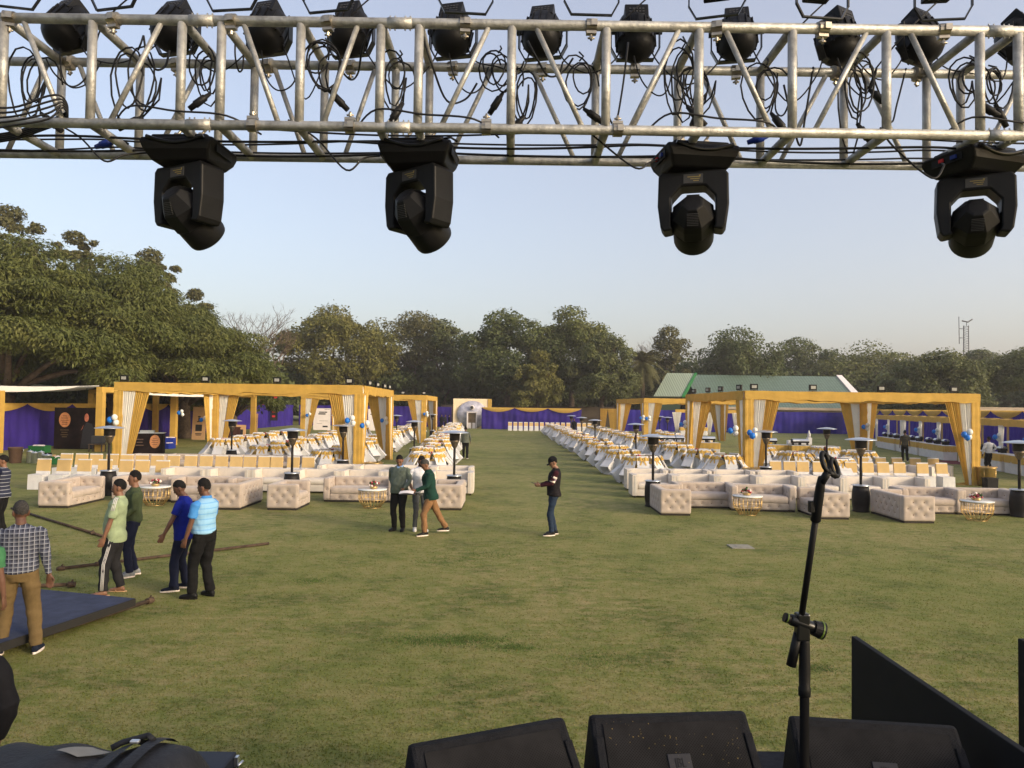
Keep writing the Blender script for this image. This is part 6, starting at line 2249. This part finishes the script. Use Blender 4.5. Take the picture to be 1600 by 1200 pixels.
    if C.get('armband'):
        a, e, w_ = arms[C['armband'][0]]
        m = MB()
        q = [a.lerp(e, f) for f in (.40, .55, .56, .70, .71, .88)]
        m.tube([q[0], q[1]], [.066, .064], 14); m.tube([q[2], q[3]], [.064, .062], 14, 1); m.tube([q[4], q[5]], [.062, .059], 14)
        m.build('arm_stripe', [M['flowerw'], mat('mauve_knit', (.22, .17, .24), .9)], t)
    if C.get('shoulder_stripes'):
        m = MB()
        a, e, w_ = arms[C['shoulder_stripes']]
        k = C['shoulder_stripes']
        for j in (-1, 0, 1):
            q = Uv(0, .02 * j, 0)
            m.tube([a + q * .6 + Uv(-k * .08, 0, .052), a + q + Uv(-k * .02, 0, .068), a + q + Uv(k * .045, 0, .040), a.lerp(e, .2) + q + Uv(k * .066, 0, .0), a.lerp(e, .42) + q + Uv(k * .067, 0, 0)], .0055, 6)
        m.build('shoulder_stripes', M['white'], t)
    if C.get('collar'):
        m = MB()
        m.grid(lambda u, v: U(.072 * math.cos(2 * PI * u) * (1 + .22 * v), -.012 + .070 * math.sin(2 * PI * u) * (1 + .25 * v), 1.492 - .035 * v - .03 * max(0, math.sin(2 * PI * u))), 24, 3)
        m.build('collar', M[C['collar']], t)
    if C.get('vneck'):
        m = MB(); m.grid(lambda u, v: U((u - .5) * .09 * (1 - v), .058 + .055 * v, 1.47 - .10 * v), 6, 6); m.build('shirt_front', M[C['vneck']], t)
    # trousers
    m = MB()
    top = C.get('waist', 1.0)
    if C.get('hem', .86) < .9: top = C.get('hem', .86) + .085
    else: top = min(top, C['hem'] + .04)
    rings = [(U(0, 0, z), Uv(np.interp(z, [p[0] for p in prof], [p[1] for p in prof]) * bw + .010 + belly * .1, 0, 0), Uv(0, np.interp(z, [p[0] for p in prof], [p[2] for p in prof]) * bw + .008 + belly * .25, 0)) for z in sorted((.87, .91, top))]
    rings.insert(0, (U(0, 0, .82), Uv(.12 * bw, 0, 0), Uv(0, .10 * bw, 0)))
    m.loft(rings, 20)
    tw = C.get('leg', 1.0)
    for k in (-1, 1):
        h_, kn, an = legs[k]
        m.tube([h_ + Vector((0, 0, .02)), h_.lerp(kn, .35), h_.lerp(kn, .8), kn, kn.lerp(an, .4), kn.lerp(an, .85), an + Vector((0, 0, .0 if not C.get('cuff') else .03))], [.098 * (.6 + .4 * tw), .096 * tw, .078 * tw, .074 * tw, .070 * tw, .064 * tw, .064 * tw], 14)
    tr = finish(m, 'trousers', [M[C['trousers']]], t, .010, 4, .0065, 3 + sum(map(ord, label)) % 777)
    if C.get('side_stripe'):
        k = C['side_stripe']
        h_, kn, an = legs[k]
        m = MB()
        for j in (-1, 0, 1):
            q = Vector((0, .017 * j, 0))
            m.tube([h_ + Vector((k * .09, 0, .06)) + q, h_.lerp(kn, .35) + Vector((k * .100, 0, 0)) + q, kn + Vector((k * .082, 0, 0)) + q, kn.lerp(an, .5) + Vector((k * .076, 0, 0)) + q, an + Vector((k * .072, 0, .02)) + q], .0048, 6)
        m.build('side_stripes', M['white'], tr)
    if C.get('belt'):
        m = MB(); m.loft([(U(0, 0, top - .03), Uv(.160 * bw + .016, 0, 0), Uv(0, .115 * bw + .014 + belly * .3, 0)), (U(0, 0, top + .005), Uv(.158 * bw + .016, 0, 0), Uv(0, .113 * bw + .014 + belly * .3, 0))], 24); m.build('belt', M['cable'], t)
    for k in (-1, 1):
        fd = pose.get('toeR' if k > 0 else 'toeL', (k * .2, 1, 0))
        if C.get('sandal'):
            an = legs[k][2]; F_ = Vector(fd).normalized(); S_ = Vector((-F_.y, F_.x, 0)); bb = Vector((an.x, an.y, an.z - .08))
            m = MB(); m.loft([(bb + F_ * y + Vector((0, 0, .008)), S_ * w_, Vector((0, 0, .008))) for y, w_ in ((-.09, .02), (-.06, .038), (.05, .04), (.13, .046), (.18, .03))], 12)
            m.tube([bb + F_ * .05 + S_ * .042 + Vector((0, 0, .01)), bb + F_ * .09 + Vector((0, 0, .066)), bb + F_ * .05 - S_ * .042 + Vector((0, 0, .01))], .008, 6)
            m.build('flip_flop', M['kraft'], t)
        else:
            shoe('shoe', legs[k][2], fd, M[C.get('shoe', 'black')], t, C.get('sole', 'flowerw'))
    return t, lean, arms, Hm


def fabric(name, c, **k):
    M[name] = mat(name, c, .85, 0, k.get('vary', .12), k.get('scale', 12), .25, 250, .08, .0)


for nm, c in (('polo_green', (.255, .315, .19)), ('olive_sweater', (.052, .068, .034)), ('royal_blue', (.008, .016, .19)), ('sage_sweater', (.105, .128, .105)), ('white_shirt', (.62, .62, .66)), ('forest_jacket', (.012, .040, .031)), ('black_vest', (.014, .012, .014)), ('maroon_knit', (.042, .012, .018)), ('jeans', (.020, .032, .058)), ('khaki', (.135, .092, .042)), ('tan_trouser', (.215, .118, .058)), ('charcoal', (.020, .020, .023)), ('navy_trouser', (.012, .015, .034)), ('grey_jean', (.075, .08, .085)), ('black_trouser', (.009, .009, .0095)), ('pale_shirt', (.55, .55, .56)), ('dark_olive', (.055, .05, .035)), ('black_cloth', (.009, .009, .011)), ('sky_shirt', (.22, .36, .62)), ('light_green_tee', (.05, .16, .075)), ('grey_shoe', (.22, .23, .24)), ('navy_shoe', (.012, .016, .03)), ('grey_jacket', (.10, .11, .09))):
    fabric(nm, c)


def striped(name, base, line, axis, freq, width, second=None, grad=None):
    m, nt, b = nodes(name)
    tc = N(nt, 'ShaderNodeTexCoord'); sp = N(nt, 'ShaderNodeSeparateXYZ')
    nt.links.new(tc.outputs['Object'], sp.inputs[0])
    def stripe(sock, fr, wd):
        a = N(nt, 'ShaderNodeMath', operation='MULTIPLY'); a.inputs[1].default_value = fr; nt.links.new(sock, a.inputs[0])
        f = N(nt, 'ShaderNodeMath', operation='FRACT'); nt.links.new(a.outputs[0], f.inputs[0])
        l = N(nt, 'ShaderNodeMath', operation='LESS_THAN'); l.inputs[1].default_value = wd; nt.links.new(f.outputs[0], l.inputs[0])
        return l.outputs[0]
    mx = N(nt, 'ShaderNodeMix', data_type='RGBA'); mx.inputs[6].default_value = (*base, 1); mx.inputs[7].default_value = (*line, 1)
    if second is None:
        nt.links.new(stripe(sp.outputs[axis], freq, width), mx.inputs[0])
        col = mx.outputs[2]
    else:
        s1 = stripe(sp.outputs[2], freq, width); s2 = stripe(sp.outputs[0], freq, width)
        s3 = stripe(sp.outputs[2], freq, .5); s4 = stripe(sp.outputs[0], freq, .5)
        ad = N(nt, 'ShaderNodeMath', operation='ADD'); nt.links.new(s3, ad.inputs[0]); nt.links.new(s4, ad.inputs[1])
        dv = N(nt, 'ShaderNodeMath', operation='MULTIPLY'); dv.inputs[1].default_value = .5; nt.links.new(ad.outputs[0], dv.inputs[0])
        m1 = N(nt, 'ShaderNodeMix', data_type='RGBA'); nt.links.new(dv.outputs[0], m1.inputs[0]); m1.inputs[6].default_value = (*base, 1); m1.inputs[7].default_value = (*second, 1)
        mxx = N(nt, 'ShaderNodeMath', operation='MAXIMUM'); nt.links.new(s1, mxx.inputs[0]); nt.links.new(s2, mxx.inputs[1])
        nt.links.new(mxx.outputs[0], mx.inputs[0]); nt.links.new(m1.outputs[2], mx.inputs[6])
        col = mx.outputs[2]
    nt.links.new(col, b.inputs['Base Color'])
    b.inputs['Roughness'].default_value = .85
    M[name] = m


striped('plaid_shirt', (.014, .017, .036), (.26, .27, .31), 2, 21.0, .13, second=(.075, .085, .125))
striped('striped_jacket', (.010, .014, .036), (.30, .31, .35), 2, 13.0, .13)
striped('jersey_pale', (.22, .42, .62), (.13, .33, .60), 2, 13.0, .22)
M['jersey_blue'] = mat('jersey_blue', (.05, .22, .55), .7, 0, .1, 10)

LEFT, RIGHT, AWAY, TOWARD = PI / 2, -PI / 2, 0.0, PI
X3 = lambda p, z=0: (p.x, p.y, z)

person('man in light green polo shirt, dark track trousers and flip-flops standing in profile', X3(G(178, 928)), 1.70, LEFT + .25,
       dict(skin=0, shirt='polo_green', sleeve=.62, hem=.80, belly=.05, moustache=True, collar='polo_green', trousers='charcoal', leg=1.08, side_stripe=-1, sandal=True, shoulder_stripes=-1, slv_r=.072),
       dict(lean=-.05, head=(.10, .0), armR=((.24, .10, .82), (.4, -1, 0)), armL=((-.22, .12, .83), (-.4, -1, 0)), legL=((-.13, .12, .08), (0, 1, 0)), legR=((.13, -.06, .08), (0, 1, 0))))
person('man in olive green sweater and navy trousers standing behind the polo shirt man', X3(G(206, 900)), 1.72, LEFT + .55,
       dict(skin=0, shirt='olive_sweater', sleeve=1, hem=.90, trousers='navy_trouser', leg=.88, shoe='grey_shoe', shirtname='sweater', hairtop=.01),
       dict(lean=.0, head=(.06, -.1), armR=((.20, .16, .95), (.3, -1, 0)), armL=((-.16, .22, .98), (-.3, -1, 0)), legL=((-.10, .04, .08), (0, 1, 0)), legR=((.10, -.06, .08), (0, 1, 0))))
person('man in royal blue T-shirt looking down, left of the man in light blue', X3(G(286, 921)), 1.68, LEFT + .15,
       dict(skin=1, shirt='royal_blue', sleeve=.58, hem=.80, belly=.03, trousers='navy_trouser', leg=1.0, shoe='navy_shoe', shirtname='tee_shirt'),
       dict(lean=.06, head=(.42, .05), armR=((.25, .17, .80), (.4, -1, 0)), armL=((-.27, .26, .84), (-.4, -1, 0)), legL=((-.13, .10, .08), (0, 1, 0)), legR=((.10, -.02, .08), (0, 1, 0))))
person('man in light blue jersey and black trousers with his back half turned', X3(G(318, 934)), 1.74, LEFT - .30,
       dict(skin=1, build=1.06, belly=.05, shirt='jersey_pale', sleevemat='jersey_blue', collar='jersey_blue', sleeve=.58, hem=.95, trousers='black_trouser', leg=1.05, shoe='black', sole='black', waist=.985, shirtname='jersey', hairtop=.012),
       dict(lean=.02, head=(.22, .15), armR=((.25, .16, .80), (.4, -1, 0)), armL=((-.24, .16, .82), (-.4, -1, 0)), legL=((-.12, .10, .08), (0, 1, 0)), legR=((.12, -.02, .08), (0, 1, 0))))
person('man in blue plaid shirt and khaki trousers seen from behind at the left edge', X3(G(26, 1022)), 1.72, AWAY + .45,
       dict(skin=1, build=1.06, belly=.03, hair='hairgrey', shirt='plaid_shirt', sleeve=1, hem=.93, trousers='khaki', leg=1.06, shoe='navy_shoe', sole='flowerw', slv_r=.07),
       dict(lean=.02, head=(.15, .35), armR=((.30, -.02, .84), (.6, -1, 0)), armL=((-.26, .10, .86), (-.4, -1, 0)), legL=((-.17, .06, .08), (0, 1, 0)), legR=((.19, -.02, .08), (0, 1, 0)), handR=((.1, .1, -1), (-.4, -1, 0), (1, -.2, 0), .35)))
person('man in navy jacket with white stripes at the left edge', (D(3, 800, 15.6).x, 15.6, 0), 1.70, LEFT + .2,
       dict(skin=0, shirt='striped_jacket', sleevemat='navy_trouser', sleeve=1, hem=.84, trousers='black_trouser', shirtname='jacket', slv_r=.07),
       dict(head=(.1, .3), armR=((.20, .24, 1.0), (.6, -1, 0)), armL=((-.2, .3, 1.0), (-.6, -1, 0))))
person('person in green T-shirt almost wholly outside the left edge', (D(-36, 860, 7.6).x, 7.6, 0), 1.68, AWAY + .3,
       dict(skin=1, shirt='light_green_tee', sleeve=.6, trousers='charcoal'), dict())
person('person in black jacket whose elbow shows at the lower left edge', (-3.19, 4.3, 0), 1.70, AWAY,
       dict(skin=1, shirt='black_cloth', sleeve=1, slv_r=.092, loose=.03, trousers='jeans', shirtname='jacket', hem=.78), dict(armR=((.21, .06, .93), (1, -.25, 0)), armL=((-.2, .3, .9), (-1, -.6, .1))))
# the three men
t1, _, ar, _ = person('man in sage sweater over a blue shirt and black trousers facing the photographer', X3(G(623, 829)), 1.74, TOWARD - .25,
       dict(skin=0, build=1.06, belly=.06, shirt='sage_sweater', sleeve=1, hem=.86, trousers='black_trouser', leg=1.0, shoe='black', sole='black', collar='sky_shirt', vneck='sky_shirt', shirtname='sweater', slv_r=.07),
       dict(lean=.02, head=(.45, .25), armR=((.16, -.02, 1.0), (.8, -1, 0)), armL=((-.20, .24, .98), (-.8, -1, 0)), legL=((-.10, 0, .08), (0, 1, 0)), legR=((.10, .03, .08), (0, 1, 0))))
person('bearded man in white shirt and grey jeans standing between two men', X3(G(655, 829)), 1.72, TOWARD + .35,
       dict(skin=0, beard=True, shirt='white_shirt', sleeve=.98, hem=.88, trousers='grey_jean', leg=.86, shoe='white', sole='white'),
       dict(lean=.04, head=(.38, .2), armR=((.20, .16, .95), (.8, -1, 0)), armL=((-.10, .26, 1.0), (-.8, -1, 0)), legL=((-.09, .10, .08), (0, 1, 0)), legR=((.10, -.04, .08), (0, 1, 0))))
person('man in dark green jacket and tan trousers stepping forward with papers', X3(G(672, 836)), 1.72, LEFT + .35,
       dict(skin=0, hair='hairgrey', shirt='forest_jacket', sleeve=1, hem=.82, loose=.03, trousers='tan_trouser', leg=1.0, shoe='black', sole='flowerw', shirtname='jacket', slv_r=.076, collarh=.02),
       dict(lean=.14, hip=(0, .0, .875), head=(.38, -.0), armR=((.20, .02, .92), (.6, -1, .1)), armL=((-.16, .38, 1.02), (-.4, -.4, -1)), legL=((-.08, .14, .08), (0, 1, 0)), legR=((.11, -.40, .105), (0, 1, .2)), toeR=(.15, 1, -.0)))
p = D(643, 770, 15.5)
pp = thing('paper_sheets', 'white paper sheets held out between the three men', 'papers', (p.x - .12, 15.62, 1.02))
m = MB(); m.grid(lambda u, v: ((u - .5) * .30, (v - .5) * .21, .02 * math.sin(u * 3) + .03 * v), 6, 4); m.build('sheet', M['paper'], pp); m = MB(); m.box((.02, 0, -.012), (.32, .23, .012)); m.build('clipboard', M['ink'], pp)
# phone man
ph, ln_, ar, hm_ = person('man in black cap, dark vest and jeans looking at a phone on the open lawn', X3(G(865, 836)), 1.76, LEFT + .1,
       dict(skin=2, cap='black_cloth', shirt='black_vest', sleevemat='maroon_knit', armband=(-1,), sleeve=1, hem=.86, belly=.03, trousers='jeans', leg=.92, shoe='black', sole='flowerw', shirtname='vest', slv_r=.07, loose=.022),
       dict(lean=-.04, head=(.50, .0), armR=((.10, .30, 1.10), (.5, -1, -.2)), armL=((-.08, .32, 1.09), (-.5, -1, -.2)), legL=((-.10, .06, .08), (0, 1, 0)), legR=((.10, -.04, .08), (0, 1, 0)),
            handR=((-.3, 1, .05), (-.6, 0, .5), (0, 0, 1), .9), handL=((.3, 1, .0), (.6, 0, .5), (0, 0, 1), .9)))
q = ph.matrix_basis @ Vector((0.0, .43, 1.13))
o = MB().box((0, 0, 0), (.075, .155, .009)).box((0, 0, .005), (.068, .145, .002), 1).build('mobile_phone', [M['black'], M['blackg']], None)
o.location = (ph.location.x - .44, ph.location.y + .0, 1.15); o.rotation_euler = (.35, 0, LEFT + .1)
tag(o, 'black mobile phone in the hands of the capped man', 'phone')
person('man in grey jacket and black trousers walking away beside the left aisle tables', X3(G(727, 717)), 1.74, AWAY + .05,
       dict(skin=1, shirt='grey_jacket', sleeve=1, hem=.86, trousers='black_trouser', shirtname='jacket', slv_r=.07, loose=.025), dict(armR=((.26, .12, .9), (.6, -1, 0)), legL=((-.10, .16, .08), (0, 1, 0)), legR=((.10, -.18, .10), (0, 1, 0))), vox=.014)
person('man in dark olive shirt and black trousers walking past the side counters', X3(G(1414, 721)), 1.78, AWAY - .3,
       dict(skin=1, shirt='dark_olive', sleeve=.6, hem=.9, trousers='black_trouser'), dict(legL=((-.10, .12, .08), (0, 1, 0)), legR=((.10, -.14, .09), (0, 1, 0))), vox=.014)
person('man in white shirt and black trousers standing at the nearest side counter', X3(G(1545, 739)), 1.72, AWAY + .2,
       dict(skin=1, shirt='pale_shirt', sleeve=1, hem=.95, trousers='black_trouser', slv_r=.07), dict(armR=((.24, .05, 1.0), (1, -.6, 0)), armL=((-.25, .08, .9), (-1, -.6, 0))), vox=.014)
person('person in black standing among the far right tables', (D(897, 660, 72).x, 72, 0), 1.72, TOWARD, dict(skin=1, shirt='black_cloth', sleeve=1, trousers='black_trouser'), dict(), vox=.02)
for k, u in enumerate((690, 696, 702)):
    person('dark dressed person standing left of the ball entrance, ' + ['leftmost of three', 'middle of three', 'rightmost of three'][k], (D(u, 655, 91 - k).x, 91 - k, 0), 1.7, TOWARD + k, dict(skin=1, shirt=['black_cloth', 'charcoal', 'black_cloth'][k], sleeve=1, trousers='black_trouser'), dict(), vox=.025, group='people by the ball entrance')
# ================================================================ thin evening haze
m = bpy.data.materials.new('thin_haze')
m.use_nodes = True
nt = m.node_tree
nt.nodes.remove(nt.nodes['Principled BSDF'])
pv = nt.nodes.new('ShaderNodeVolumePrincipled')
pv.inputs['Color'].default_value = (0.96, 0.92, 0.92, 1)
pv.inputs['Density'].default_value = 0.0005
pv.inputs['Anisotropy'].default_value = 0.2
nt.links.new(pv.outputs[0], nt.nodes['Material Output'].inputs['Volume'])
mb = MB(); mb.box((0, 130, 29), (420, 420, 60))
hz = mb.build('haze', m)
tag(hz, 'thin pale haze over the far trees', None, None, 'stuff')
